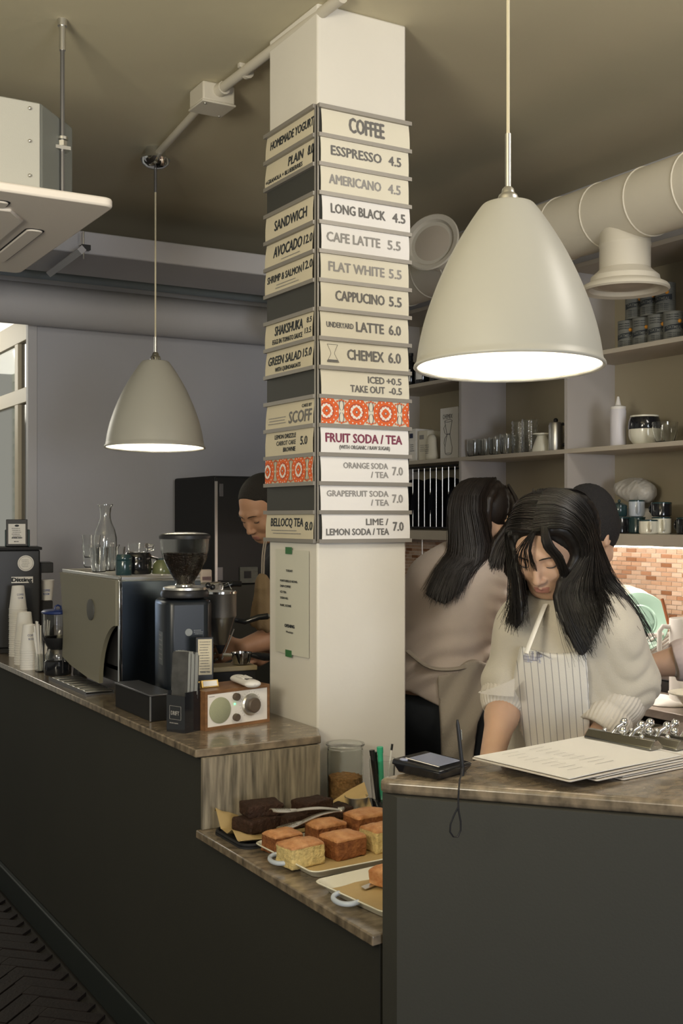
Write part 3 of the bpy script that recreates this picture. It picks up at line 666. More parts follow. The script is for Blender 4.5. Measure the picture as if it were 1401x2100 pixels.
# ---------------------------------------------------------------- ducts and pipes
dx_, dz_ = 2.76, 2.535
du = thing('ventilation_duct', 'cream spiral ventilation duct running above the shelving', 'duct', (dx_, 0, dz_))
pr = MB(); RD = .112
pr.lathe([(RD, -.4), (RD, 5.2)], 40, 0, Matrix.Rotation(-PI/2, 4, 'X')); obj('pipe', pr, M['duct'], du)
for k in range(26):
    y = -.2+k*.205; sk = .03
    obj('seam', MB().tube([(math.cos(a)*(RD+.0005), y+sk*math.sin(a*.5), math.sin(a)*(RD+.0005)) for a in [2*PI*j/32 for j in range(33)]], .0035, 6), M['duct'], du)
def vent(name, label, y, direction, ln, R):
    d = Vector(direction).normalized(); q = d.to_track_quat('Z', 'Y').to_matrix().to_4x4()
    t = thing(name, label, 'duct vent', (dx_, y, dz_), 0); r = R*.58
    obj('neck', MB().lathe([(r, 0), (r, ln*.40), (r*1.02, ln*.41), (r*1.02, ln*.44), (r, ln*.45), (r, ln*.72)], 36, 0, q), M['duct'], t)
    obj('flange', MB().lathe([(r*.98, ln*.70), (r*1.10, ln*.74), (r*1.34, ln*.80), (r*1.38, ln*.86), (R*.96, ln*.90), (R, ln*.925), (R*1.01, ln*.95), (R*.97, ln*.97), (R*.82, ln*.95), (R*.76, ln*.90)], 40, 0, q), M['duct'], t)
    obj('damper_disc', MB().lathe([(0, ln*.86), (R*.70, ln*.86), (R*.70, ln*.89), (R*.5, ln*.92), (0, ln*.93)], 36, 0, q), pbr('vent_disc', (.50, .44, .36), .5), t)
vent('duct_vent', 'round cream vent hanging from the duct beside the pendant lamp', atX(1282, 500, dx_).y, (0, 0, -1), .285, .146)
vent('duct_vent', 'round cream vent turned outward, half hidden by the pendant lamp', atX(935, 548, dx_).y+.02, (-.93, -.55, .24), .235, .118)
# duct and pipe along the far wall
struct('trim_3', MB().box(-3, 3.3, 4.90, 5.36, 2.665, 2.765), M['pipe'], bevel=.006)
bp_ = thing('wall_pipe', 'fat grey-white painted pipe running along the top of the far wall', 'pipe', (0, 5.865, 2.60))
obj('pipe', MB().lathe([(.108, -3), (.108, 3.35)], 40, 0, Matrix.Rotation(PI/2, 4, 'Y')), M['pipe'], bp_)
obj('band', MB().lathe([(.109, .66), (.1105, .663), (.1105, .672), (.109, .675)], 40, 0, Matrix.Rotation(PI/2, 4, 'Y')), M['pipe'], bp_)
sp_ = thing('thin_pipe', 'thin blue-grey pipe above the fat pipe on the far wall', 'pipe', (0, 5.72, 2.725))
obj('pipe', MB().lathe([(.022, -3), (.022, 3.35)], 16, 0, Matrix.Rotation(PI/2, 4, 'Y')), pbr('blue_grey_pipe', (.24, .28, .31), .5), sp_)

# ceiling conduit, junction box
cj = thing('junction_box', 'square painted junction box on the ceiling conduit', 'junction box', (1.54, 3.30, CEIL))
c0 = atZ(435, 200, 2.90); cj.location = (c0.x, c0.y, CEIL)
obj('box', MB().cbox((0, 0, -.032), (.115, .115, .063)), M['duct'], cj, .006)
obj('lid', MB().cbox((0, 0, -.066), (.121, .121, .008)), M['duct'], cj, .003)
for sx in (-1, 1): obj('screw', MB().ell((sx*.045, sx*.045, -.071), .004, 8, 6), M['steel'], cj)
lp2 = Vector((1.612, 4.16, 0))
cdn = thing('ceiling_conduit', 'painted conduit pipe crossing the ceiling to the far lamp', 'conduit', (0, 0, 0))
e = atZ(652, 20, 2.905); s0 = Vector((lp2.x, lp2.y, 2.905)); d1 = (c0-s0); d1.z = 0
obj('pipe', MB().cyl((s0.x, s0.y+-.03, 2.905), (c0.x-.0, c0.y+.055, 2.905), .013, 12), M['duct'], cdn)
obj('pipe', MB().cyl((c0.x, c0.y-.055, 2.905), (e.x+.02, e.y-.1, 2.905), .016, 12), M['duct'], cdn)
obj('coupling', MB().cyl((c0.x, c0.y-.05, 2.905), (c0.x+.004, c0.y-.09, 2.905), .022, 12), M['duct'], cdn)
obj('clip', MB().cyl((c0.x+.012, c0.y-.235, 2.905), (c0.x+.013, c0.y-.25, 2.905), .021, 12).cbox((c0.x+.013, c0.y-.242, 2.922), (.06, .014, .014)), M['duct'], cdn)

# ================================================================ PENDANT LAMPS
def pendant(label, loc, rim_z, D, Hh, grp, chrome_canopy, cable_px):
    t = thing('pendant_lamp', label, 'pendant lamp', (loc[0], loc[1], rim_z), 0, None); R = D/2
    prof = [(R*a_, Hh*b_) for a_, b_ in ((.25, 1), (.285, .987), (.38, .91), (.50, .80), (.615, .68), (.72, .55), (.81, .42), (.885, .29), (.94, .16), (.975, .03))]
    # smooth the outline
    def interp(pts, n=40):
        out = []; m = len(pts)-1
        for i in range(n+1):
            x = i/n*m; k = min(int(x), m-1); f = x-k; p0 = pts[max(k-1, 0)]; p1 = pts[k]; p2 = pts[k+1]; p3 = pts[min(k+2, m)]
            out.append(tuple(.5*(2*p1[j]+(p2[j]-p0[j])*f+(2*p0[j]-5*p1[j]+4*p2[j]-p3[j])*f*f+(3*p1[j]-p0[j]-3*p2[j]+p3[j])*f**3) for j in (0, 1)))
        return out
    pr = interp(prof)
    outer = [(0, Hh)]+pr+[(R*1.0, .004), (R*1.005, 0), (R*.99, -.003), (R*.965, -.001)]
    inner = [(r-.004, z-.004) for r, z in pr[::-1]]
    obj('shade', MB().lathe(outer+[(R*.963, .0005)]+[(R*.962, .003)], 96), M['shade'], t, sharp=60)
    obj('shade_inside', MB().lathe([(R*.961, .003)]+inner+[(0, Hh-.006)], 96), M['lamp_in'], t, sharp=60)
    obj('bulb', MB().ell((0, 0, Hh*.42), (.035, .035, .045), 20, 12), M['bulb'], t)
    obj('socket', MB().lathe([(.018, Hh*.42+.03), (.02, Hh*.6), (.02, Hh-.01)], 16), M['white'], t)
    obj('cap', MB().lathe([(.021, Hh-.004), (.021, Hh+.014), (.019, Hh+.019), (.014, Hh+.023), (.012, Hh+.032), (.008, Hh+.036), (0, Hh+.036)], 28), M['chrome'] if chrome_canopy else M['steel'], t)
    top = CEIL-rim_z
    obj('cable', MB().cyl((0, 0, Hh+.03), (0, 0, top-.04), .0035, 8), pbr('cream_cable', (.62, .56, .40), .5), t)
    obj('stem', MB().cyl((0, 0, Hh+.03), (0, 0, Hh+.03+cable_px), .0062, 12), M['steel'], t)
    obj('canopy', MB().lathe([(.038, top), (.040, top-.035), (.056, top-.037), (.058, top-.045), (.050, top-.062), (.030, top-.074), (.008, top-.078), (0, top-.078)] , 32), M['chrome'], t)
    obj('strain_relief', MB().cyl((0, 0, top-.075), (0, 0, top-.17), .006, 10), M['darksteel'], t)
    Rt = Matrix.Translation((0, 0, Hh)) @ Matrix.Rotation(math.radians(-1.9), 4, Vector((RT[0], RT[1], 0))) @ Matrix.Translation((0, 0, -Hh))
    for ch in t.children:
        if ch.name.split('.')[0] in ('shade', 'shade_inside', 'cap'): ch.matrix_basis = Rt
    l = bpy.data.lights.new('bulb_light', 'POINT'); l.energy = LAMP_W; l.color = (1, .89, .75); l.shadow_soft_size = .045
    lo = bpy.data.objects.new('bulb_light', l); COL.objects.link(lo); lo.parent = t; lo.location = (0, 0, Hh*.18)
    return t
LAMP_W = 150
pendant('large cream dome pendant lamp hanging over the service bar', (1.476, 1.832), 1.806, .388, .335, 'pendants', False, .115)
LAMP_W = 44
pendant('smaller-looking far cream dome pendant lamp over the coffee machine', (1.612, 4.16), 1.768, .388, .335, 'pendants', True, .065)

# ================================================================ AIR CONDITIONER
ac = thing('air_conditioner', 'cassette air conditioner hanging from the ceiling at top left', 'air conditioner', (1.075, 3.085, 2.375))
W_ = 1.0
def rrect(x0, x1, y0, y1, r, n=5):
    out = []
    for cx, cy, a0 in ((x1-r, y0+r, -PI/2), (x1-r, y1-r, 0), (x0+r, y1-r, PI/2), (x0+r, y0+r, PI)):
        out += [(cx+r*math.cos(a0+PI/2*i/n), cy+r*math.sin(a0+PI/2*i/n)) for i in range(n+1)]
    return out
obj('grille_panel', MB().prism(rrect(-W_, 0, 0, W_+.02, .03), 0, .026), M['acwhite'], ac, .006)
c = .15
body = [(-W_+.1+c, .05), (-.195, .05), (-.06, .05+c), (-.06, .93-c), (-.06-c, .93), (-W_+.1+c, .93), (-W_+.1, .93-c), (-W_+.1, .05+c)]
obj('housing', MB().prism(body, .026, .275), M['acgrey'], ac, .008)
obj('front_plate', MB().box(-.75, -.20, .044, .05, .03, .27), M['aclight'], ac, .003)
fp = MB(); T = plane((-.585, .042, .03), (1, 0, 0), (0, 0, 1))
obj('cover_plate', MB().box(.03, .16, .08, .20, 0, .004, 0, T), M['aclight'], ac, .002)
for z in (.028, .048): obj('louvre', MB().box(.0, .22, z, z+.011, 0, .005, 0, T), M['aclight'], ac, .004)
for x, z in ((.355, .22), (.355, .13), (.355, .035), (.225, .20), (.225, .14), (.225, .085)): obj('screw', MB().ell((x, z, .001), (.0055 if x > .3 else .003,)*3, 10, 6, 0, T), M['steel'], ac)
ob = MB(); T2 = plane((0, 0, -.0), (1, 0, 0), (0, 1, 0))
obj('intake_panel', MB().prism([(-.80, .20), (-.25, .16), (-.19, .26), (-.19, .80), (-.80, .80), (-.845, .74), (-.845, .26)], -.010, .001), M['acwhite'], ac, .005)
for x0, x1, y0, y1 in ((-.150, -.100, .36, .84), (-.75, -.27, .095, .16), (-.75, -.27, .86, .92)):
    obj('air_flap', MB().prism(rrect(x0, x1, y0, y1, .018), -.006, .001), M['acwhite'], ac, .004)
    g = .0045; obj('flap_slot', MB().prism(rrect(x0-g, x1+g, y0-g, y1+g, .02), -.0012, .0005), M['black_matte'], ac)
for i in range(9):
    y = .30+i*.05; obj('grille_bar', MB().box(-.70, -.38, y, y+.018, -.016, -.009), M['acwhite'], ac)
obj('grille_backing', MB().box(-.71, -.37, .29, .73, -.0112, -.0095), M['black_matte'], ac)
r0 = Vector((.936, 3.125, 0)) - Vector((1.075, 3.085, 0))
def rod(px, py_top, D, zb, label):
    p = atD(px, 0, D); t = thing('threaded_rod', label, 'hanger rod', (p.x, p.y, 0))
    obj('rod', MB().cyl((0, 0, zb), (0, 0, CEIL-.09), .0065, 8), M['darksteel'], t)
    for k in range(60):
        pass
    obj('anchor', MB().cyl((0, 0, CEIL-.09), (0, 0, CEIL-.015), .0095, 10).cyl((0, 0, CEIL-.02), (0, 0, CEIL), .014, 10), M['steel'], t)
    obj('nut', MB().cyl((0, 0, zb+.16), (0, 0, zb+.175), .013, 6).cyl((0, 0, zb+.178), (0, 0, zb+.186), .016, 12), M['steel'], t)
    obj('bracket', MB().box(-.05, .02, -.015, .02, zb+.148, zb+.158).box(-.05, -.04, -.015, .02, zb+.04, zb+.158), M['steel'], t)
rod(128, 10, 3.26, 2.405, 'threaded steel hanger rod in front of the air conditioner')
# the condensate arm under the far duct, its clamp
da = thing('drain_arm', 'short grey drain channel with black clamp behind the air conditioner', 'drain arm', (0, 0, 0))
p1 = atZ(168, 512, 2.64); p2 = atZ(103, 560, 2.64)
obj('channel', MB().tube([p1, p2], [.02, .02], 4), M['pipe'], da)
p3 = atY(175, 508, 4.86); obj('clamp', MB().cbox((p3.x, p3.y, p3.z), (.04, .03, .022)), M['black'], da)
obj('rod', MB().cyl((p3.x-.008, p3.y, p3.z+.07), (p3.x-.008, p3.y, p3.z-.05), .004, 8), M['steel'], da)
# ================================================================ ON THE COFFEE COUNTER
def cupstack(label, px, py, D, n, rt=.040, hc=.105, pitch=.0095, writing=None):
    """paper cups nested upside down: the topmost shows its full height"""
    p = atZ(px, py, ZS); t = thing('paper_cup_stack', label, 'paper cups', (p.x, p.y, ZS)); rb = rt*.70
    me = MB().lathe([(rt*1.03, 0), (rt*1.05, .0022), (rt*1.03, .0045), (rt, .005), (rb, hc-.002), (rb-.001, hc), (rb-.004, hc), (rb-.005, hc-.003), (0, hc-.003)], 32).mesh('cup', [M['paper']])
    for k in range(n):
        o = bpy.data.objects.new('cup', me); COL.objects.link(o); o.parent = t; o.location = (random.uniform(-.0006, .0006), random.uniform(-.0006, .0006), k*pitch)
    if writing:
        L = MB(); face = math.atan2(-p.y, -p.x)+.35
        T = TR(0, 0, (n-1)*pitch)
        def wrap(body, z, wd, h, off=0):
            vs, fs, gx, gw = glyphs(body, .02)
            out = []
            for v in vs:
                x = (v[0]-gx)/gw*wd-wd/2+off; zz = z+v[1]*h/.7; r = rt+(rb-rt)*zz/hc+.0006; a = face+x/r
                out.append((r*math.cos(a), r*math.sin(a), zz))
            L.add(out, fs, 0, T)
        for body, z, wd, h, off in writing: wrap(body, z, wd, h, off)
        obj('printing', L, pbr('cup_print', (.08, .10, .22), .7), t)
    return t
cupstack('tallest stack of white paper cups before the black grinder', 37, 1345, 0, 24, .036, .100, .0085, [('COFFEE', .060, .030, .008, 0), ('ROOM', .046, .022, .008, 0)])
cupstack('middle stack of white paper cups with a plain top cup', 50, 1362, 0, 11, .038, .112, .0095)
cupstack('shortest stack of paper cups, printed top cup, nearest the counter edge', 60, 1372, 0, 9, .034, .100, .0090, [('COFFEE', .056, .032, .008, 0), ('ROOM', .042, .026, .008, 0)])

# tall black grinder with a frame on top
p = atZ(52, 1340, ZS); gx0 = p.x; g = thing('shop_grinder', 'tall black shop coffee grinder with round white sticker, behind the paper cups', 'coffee grinder', (p.x, p.y+.14, ZS), -YAW+.35)
zt = 1.375-ZS
obj('body', MB().box(-.09, .09, -.10, .12, .02, zt-.018), M['black'], g, .006)
obj('base', MB().box(-.10, .13, -.11, .14, 0, .02).box(.09, .15, -.04, .12, .02, .215), M['black_matte'], g, .003)
obj('top_plate', MB().box(-.098, .098, -.108, .125, zt-.018, zt-.006), M['black_matte'], g, .002)
obj('chute_box', MB().box(.085, .15, -.06, .08, zt-.12, zt-.075).box(.085, .10, -.06, .08, zt-.24, zt-.075), M['black'], g, .003)
obj('round_sticker', MB().lathe([(0, 0), (.034, 0), (.034, .0012), (0, .0012)], 32, 0, plane((.03, -.1012, zt-.075), (1, 0, 0), (0, 0, 1))), M['paper'], g)
L = MB(); T = plane((.03, -.1027, zt-.075), (1, 0, 0), (0, 0, 1))
L.tube([(.029*math.cos(a), .029*math.sin(a), 0) for a in [2*PI*k/32 for k in range(32)]], .0008, 4, 0, T, closed=True)
scribble(L, -.019, .019, -.018, .018, 5, .0022, 0, T); obj('sticker_print', L, M['ink_light'], g)
obj('name_plate', MB().box(-.03, .06, -.1022, -.1005, zt-.160, zt-.133), M['paper'], g)
L = MB(); text(L, 'Ditting', -.028, .056, zt-.154, .017, 0, plane((0, -.1023, 0), (1, 0, 0), (0, 0, 1)), .035); obj('lettering', L, M['ink_dark'], g)
fr = thing('table_sign', 'small black framed sign standing on the tall black grinder', 'sign', (p.x-.01, p.y+.10, 1.372), -YAW+.3)
Tt = Matrix.Rotation(-.12, 4, 'X')
obj('frame', MB().box(-.045, .045, 0, .012, 0, .118, 0, Tt), M['black'], fr, .002)
obj('sheet', MB().box(-.036, .036, -.0012, 0, .010, .098, 0, Tt), M['paper'], fr)
L = MB(); T = Tt @ plane((0, -.0014, 0), (1, 0, 0), (0, 0, 1)); scribble(L, -.022, .022, .04, .082, 5, .0025, 0, T); text(L, 'AMERICANO', -.022, .022, .034, .006, 0, T, .04); scribble(L, -.012, .012, .015, .026, 1, .004, 0, T); L.ell((0, .09, .001), (.010, .005, .0005), 8, 6, 0, T)
obj('lettering', L, M['ink_dark'], fr); obj('stand', MB().box(-.05, .055, .012, .03, 0, .075, 0, Tt), M['teal'], fr, .003)

# single upright cup on the grinder ledge
q = g.matrix_basis if False else None
a_ = -YAW+.35; lx = Vector((.128, .02)); wx = p.x+lx.x*math.cos(a_)-lx.y*math.sin(a_); wy = p.y+.14+lx.x*math.sin(a_)+lx.y*math.cos(a_)
uc = thing('paper_cup', 'single upright paper cup standing behind the blue-lidded brewer', 'paper cup', (wx, wy, ZS+.2155))
obj('cup', MB().lathe([(0, .002), (.022, .002), (.022, 0), (.025, 0), (.034, .086), (.0355, .088), (.034, .09), (.032, .088), (.0235, .006), (0, .006)], 32), M['paper'], uc)
L = MB(); cupf = math.atan2(-wy, -wx)
for body, z, wd, h in (('COFFEE', .040, .032, .009), ('ROOM', .024, .026, .009)):
    vs, fs, gx, gw = glyphs(body, .02); L.add([((.026+.0102*(z+v[1]*h/.7)/.1+.0006)*math.cos(cupf+((v[0]-gx)/gw-.5)*wd/.030), (.026+.0102*(z+v[1]*h/.7)/.1+.0006)*math.sin(cupf+((v[0]-gx)/gw-.5)*wd/.030), z+v[1]*h/.7) for v in vs], fs)
obj('printing', L, pbr('cup_print', (.10, .14, .34), .7), uc)

# straws in clear box
p = atZ(88, 1378, ZS); st_ = thing('straw_box', 'clear plastic box holding pale straws beside the cup stacks', 'straw holder', (p.x, p.y+.01, ZS))
obj('box', MB().box(-.022, .022, -.022, .022, 0, .004).box(-.022, -.0205, -.022, .022, .004, .07).box(.0205, .022, -.022, .022, .004, .07).box(-.0205, .0205, -.022, -.0205, .004, .07).box(-.0205, .0205, .0205, .022, .004, .07), M['glass_thin'], st_)
for k in range(14):
    x, y = random.uniform(-.014, .014), random.uniform(-.014, .014)
    obj('straw', MB().cyl((x, y, .005), (x*2.2+random.uniform(-.01, .01), y*2.2, random.uniform(.15, .20)), .003, 8), M['paper'], st_)

# pour-over brewer with blue lid
p = atZ(118, 1385, ZS); br = thing('coffee_brewer', 'glass batch brewer with blue lid and black stand beside the espresso machine', 'coffee brewer', (p.x+.01, p.y+.03, ZS))
obj('base', MB().lathe([(0, 0), (.048, 0), (.05, .006), (.05, .05), (.044, .056), (0, .056)], 32), M['black_gloss'], br)
obj('glass_body', MB().lathe([(.030, .10), (.048, .135), (.053, .16), (.053, .225), (.051, .225), (.051, .161), (.046, .138), (.028, .103)], 32, closed=True), M['glass'], br)
obj('lower_glass', MB().lathe([(.043, .057), (.045, .075), (.030, .10), (.028, .10), (.042, .074), (.041, .057)], 32, closed=True), M['glass'], br)
obj('collar', MB().lathe([(.026, .092), (.036, .098), (.054, .133), (.055, .139), (.050, .137), (.031, .104), (.024, .1)], 32, closed=True), M['black'], br)
obj('lid', MB().lathe([(0, .226), (.056, .226), (.060, .230), (.060, .234), (.052, .240), (0, .242)], 40), M['blue'], br)
obj('lid_knob', MB().tube([(-.012, 0, .24), (-.010, 0, .252), (0, 0, .257), (.010, 0, .252), (.012, 0, .24)], .0035, 8), M['blue'], br)
for k in range(3):
    a = k*2*PI/3+.6; obj('support', MB().cyl((.05*math.cos(a), .05*math.sin(a), .01), (.056*math.cos(a), .056*math.sin(a), .226), .003, 6), M['black'], br)
obj('handle', MB().tube([(.052, -.02, .21), (.078, -.03, .20), (.08, -.03, .16), (.054, -.02, .145)], .006, 8), M['black'], br)
# folded slotted metal tray by the edge
sl = thing('drip_tray', 'slotted metal drip tray set along the counter edge', 'tray', (XF+.03, 3.62, ZS))
obj('rim', MB().box(0, .10, 0, .42, 0, .004).box(0, .003, 0, .42, .004, .012).box(.097, .10, 0, .42, .004, .012), M['darksteel'], sl)
for k in range(7): obj('slat', MB().box(.005, .095, .012+k*.058, .052+k*.058, .006, .012), M['steel'], sl, .002)

# ---------------------------------------------------------------- espresso machine
ex0, ey0, ey1 = 1.235, 3.50, 4.13; zt = 1.308
em = thing('espresso_machine', 'large espresso machine with olive-grey back panel and polished side', 'espresso machine', (ex0, ey0, ZS))
H = zt-ZS; LY = ey1-ey0
obj('body', MB().box(.02, .28, .02, LY-.02, .075, H-.03).box(.02, .26, .02, LY-.02, .04, .10), M['black'], em, .006)
obj('top', MB().box(0, .28, .0, LY, H-.028, H-.012).box(.0, .28, 0, .008, H-.012, H).box(.0, .28, LY-.008, LY, H-.012, H).box(0, .008, 0, LY, H-.012, H), M['steel'], em, .002)
# back panel facing the customers, with scooped far end and round cut-out at the near foot
pts = []
n = 14
pts += [(.006, H-.012)]
pts += [(.006, .30), (.006, .235)]
for i in range(n+1): a = PI/2*i/n; pts.append((.006+.165*math.sin(a)*1.0, .235-.205*(1-math.cos(a))**.9))     # round cut for the wheel-shaped foot
pts += [(.30, .035), (.48, .055), (LY-.045, .075)]
for i in range(9): f = i/8; pts.append((LY-.045+.030*math.sin(f*PI*.5)**2-.020*math.sin(f*PI), .085+(H-.10)*f))
pts += [(LY-.004, H-.012)]
Tm = plane((0, 0, 0), (0, 1, 0), (0, 0, 1))
mp_ = MB(); vs = [(x, y) for x, y in pts]
mp_.prism(vs, -.002, .012, 0, Tm @ Matrix.Scale(-1, 4, (0, 0, 1))); 
bm = bmesh.new(); me = mp_.mesh('back_panel', [pbr('olive_grey_enamel', (.21, .195, .14), .42, var=.03, vscale=2)]); bm.from_mesh(me); bmesh.ops.recalc_face_normals(bm, faces=bm.faces); bm.to_mesh(me); bm.free()
obj('back_panel', me, M['black'], em)
bd = atX(188, 1250, ex0-.01); obj('badge', MB().lathe([(0, 0), (.036, 0), (.036, .004), (.030, .006), (0, .006)], 32, 0, TR(-.012, bd.y-ey0, bd.z-ZS) @ Matrix.Rotation(-PI/2, 4, 'Y')), pbr('badge_grey', (.09, .09, .085), .5), em)
# polished side panel facing the camera
obj('side_panel', MB().prism([(.0, .035), (.10, .03), (.16, .04), (.22, .06), (.28, .10), (.28, H-.02), (.0, H-.012)], -.0, .014, 0, plane((0, .008, 0), (1, 0, 0), (0, 0, 1))), pbr('polished_side', (.38, .46, .56), .2, 1), em, .003)
obj('side_trim', MB().box(-.006, .004, -.012, .002, .03, H-.012), M['chrome'], em, .002)
for x, y in ((.05, .06), (.05, LY-.06), (.25, .06), (.25, LY-.06)): obj('foot', MB().lathe([(.022, 0), (.026, .01), (.022, .04), (.018, .08)], 20, 0, TR(x, y, 0)), M['black'], em)
for y in (.18, .44):
    obj('group_head', MB().lathe([(.035, .20), (.037, .205), (.037, .25), (.03, .27)], 24, 0, TR(.335, y, 0)), M['chrome'], em)
    obj('portafilter', MB().lathe([(0, .165), (.03, .165), (.035, .18), (.035, .2)], 24, 0, TR(.335, y, 0)).cyl((.365, y, .185), (.46, y, .175), .011, 10), M['black_gloss'], em)
obj('group_hood', MB().box(.28, .39, .05, LY-.05, .27, H-.03), M['chrome'], em, .01)
obj('drip_grate', MB().box(.26, .42, .05, LY-.05, .03, .055), M['darksteel'], em, .003)
# things on the machine
def glassware(name, label, cat, prof, th, loc, group=None, mt='glass', seg=40, handle=None):
    """prof = outer outline (r,z) from the foot to the lip; walls of thickness th"""
    inner = [(max(r-th, 0), z) for r, z in prof[::-1]]; inner[-1] = (max(prof[0][0]-th, .001), prof[0][1]+th*1.6)
    full = [(0, prof[0][1])]+prof+inner[:-1]+[inner[-1], (0, prof[0][1]+th*1.6)]
    t = thing(name, label, cat, loc, 0, group); obj('vessel', MB().lathe(full, seg), M[mt], t)
    if handle: obj('handle', MB().tube(handle, .0042, 8), M[mt], t)
    return t
zM = ZS+H
def onM(px, X, z=None): p = atX(px, 1150, X); return (p.x, p.y, zM+.001 if z is None else z)
glassware('carafe', 'clear glass water carafe on top of the espresso machine', 'carafe',
    [(.033, 0), (.036, .004), (.038, .05), (.0405, .095), (.040, .118), (.034, .145), (.024, .170), (.0195, .185), (.0185, .200), (.021, .225), (.0265, .232), (.0265, .236)], .002, onM(216, 1.32))
cm_ = [(.022, 0), (.025, .004), (.030, .06), (.033, .085)]
for k, (px, X, z, lb) in enumerate(((186, 1.36, 0, 'lower drinking glass of the stack left of the carafe'), (186, 1.36, .038, 'upper drinking glass of the stack left of the carafe'), (203, 1.27, 0, 'drinking glass right in front of the carafe'), (238, 1.36, 0, 'drinking glass tight to the right side of the carafe'), (228, 1.45, 0, 'drinking glass standing behind the carafe on the machine'))):
    glassware('drinking_glass', lb, 'glass', cm_, .0018, onM(px, X, zM+.001+z), 'tumblers on the espresso machine')
# black-green lidded pot and cups
def pot(label, loc, R, Hh, mt, name='sugar_pot', cat='pot'):
    t = thing(name, label, cat, loc); obj('body', MB().lathe([(0, 0), (R*.94, 0), (R, .004), (R, Hh*.62), (R*.97, Hh*.66), (R*.97, Hh*.70), (R, Hh*.72), (R, Hh*.86), (R*.86, Hh), (0, Hh)], 40), M[mt], t); return t
t = pot('black enamel pot with flat lid on the front corner of the machine', onM(283, 1.34), .045, .072, 'black_gloss')
obj('handle', MB().tube([(.043, -.01, .055), (.062, -.015, .05), (.062, -.015, .022), (.043, -.01, .016)], .005, 8), M['black_gloss'], t)
t = pot('dark green glazed cup stack at the left of the black pot', onM(254, 1.275), .027, .068, 'teal', 'cup_stack', 'cups')
gp = onM(278, 1.40, zM); glassware('glass_cup', 'glass cup with handle raised behind the black pot', 'glass cup', [(.030, 0), (.034, .004), (.037, .045)], .002, (gp[0], gp[1], zM+.070-.0705+.001+.0), None, 'glass', 40, [(.036, -.01, .036), (.055, -.015, .034), (.056, -.015, .016), (.035, -.01, .010)])
glassware('glass_cup', 'glass mug with metal band standing on the black pot', 'glass cup', [(.030, 0), (.032, .003), (.034, .03)], .002, (lambda q: (q[0], q[1], zM+.0735))(onM(283, 1.34)), None, 'glass', 40, [(.033, -.01, .024), (.047, -.02, .022), (.047, -.02, .010), (.032, -.01, .006)])
t = thing('green_cup', 'olive green cup upside down between the pot and the bean hopper', 'cup', onM(333, 1.42)); obj('cup', MB().lathe([(.034, 0), (.035, .003), (.031, .035), (.020, .046), (0, .048)], 32), pbr('olive_glaze', (.14, .16, .08), .25, coat=.4), t); obj('foot_ring', MB().lathe([(.014, .0475), (.016, .0475), (.016, .051), (.014, .051)], 24, closed=True), M['teal'], t)
# knock box under the machine's near end
kb = thing('knock_box', 'black steel drawer box on the counter before the espresso machine', 'knock box', (0, 0, 0)); kp = atZ(317, 1480, ZS)
kb.location = (kp.x-.012, kp.y, ZS); kb.rotation_euler[2] = 0
obj('box', MB().box(0, .075, .0, .30, 0, .072), pbr('matt_black_steel', (.008, .008, .009), .9), kb, .003); obj('rim', MB().box(-.002, .077, -.002, .302, .072, .077), M['darksteel'], kb, .001)
obj('edge', MB().box(-.003, .001, -.003, .0, .002, .072), M['steel'], kb)

# ---------------------------------------------------------------- grinder with bean hopper
gr = thing('coffee_grinder', 'black coffee grinder with a clear hopper of beans in front of the machine', 'coffee grinder', (1.345, 3.225, ZS), -.18)
obj('body', MB().prism([(-.062, -.075), (.055, -.075), (.075, -.03), (.075, .10), (-.075, .10), (-.075, -.05)], .03, .335), M['blueblack'], gr, .014, seg=3)
obj('base', MB().box(-.085, .085, -.13, .11, 0, .03), M['black'], gr, .008)
obj('collar', MB().lathe([(.055, .336), (.072, .342), (.074, .352), (.070, .362), (.045, .365)], 40), M['black'], gr)
obj('dial_ring', MB().lathe([(.060, .362), (.066, .364), (.066, .371), (.052, .374)], 48), M['steel'], gr)
obj('neck', MB().lathe([(.030, .365), (.031, .378), (.028, .382)], 32), M['chrome'], gr)
zh = .370
hp = [(.026, zh), (.030, zh+.02), (.048, zh+.05), (.066, zh+.085), (.074, zh+.115), (.0755, zh+.150)]
obj('hopper', MB().lathe([(.0, zh)]+hp+[(r-.002, z) for r, z in hp[::-1]][:-1]+[(.024, zh+.004), (0, zh+.004)], 48), M['glass_thin'], gr)
obj('hopper_lid', MB().lathe([(0, zh+.148), (.078, zh+.148), (.0785, zh+.152), (.0785, zh+.158), (.074, zh+.162), (.04, zh+.166), (0, zh+.167)], 48), [M['black']], gr)
obj('lid_top', MB().lathe([(0, zh+.1655), (.072, zh+.1632), (.060, zh+.166), (.03, zh+.1685), (0, zh+.169)], 48), pbr('clear_lid_top', (.74, .71, .64), .15, coat=.6), gr)
bf = [(0, zh+.006), (.024, zh+.006), (.028, zh+.022), (.045, zh+.052), (.060, zh+.082), (.0665, zh+.098), (.05, zh+.101), (0, zh+.103)]
obj('beans', MB().lathe(bf, 40), pbr('bean_fill', (.03, .017, .011), .45, bump=1, bscale=260, var=.5, vscale=250), gr)
rb_ = random.Random(5); be = MB()
for k in range(420):
    a = rb_.random()*2*PI
    if k < 240: r = .064*math.sqrt(rb_.random()); z = zh+.103
    else: z = zh+.02+.08*rb_.random(); r = np.interp(z-zh, [.006, .022, .052, .082, .098], [.023, .027, .044, .059, .0655])
    be.ell((r*math.cos(a), r*math.sin(a), z), (.0045, .0032, .0028), 6, 4, 0)
o = obj('coffee_beans', be, M['coffee'], gr); o['kind'] = 'stuff'
obj('doser_knob', MB().ell((.075, -.045, .372), .009, 12, 8).ell((.058, -.06, .378), .009, 12, 8), M['black_gloss'], gr)
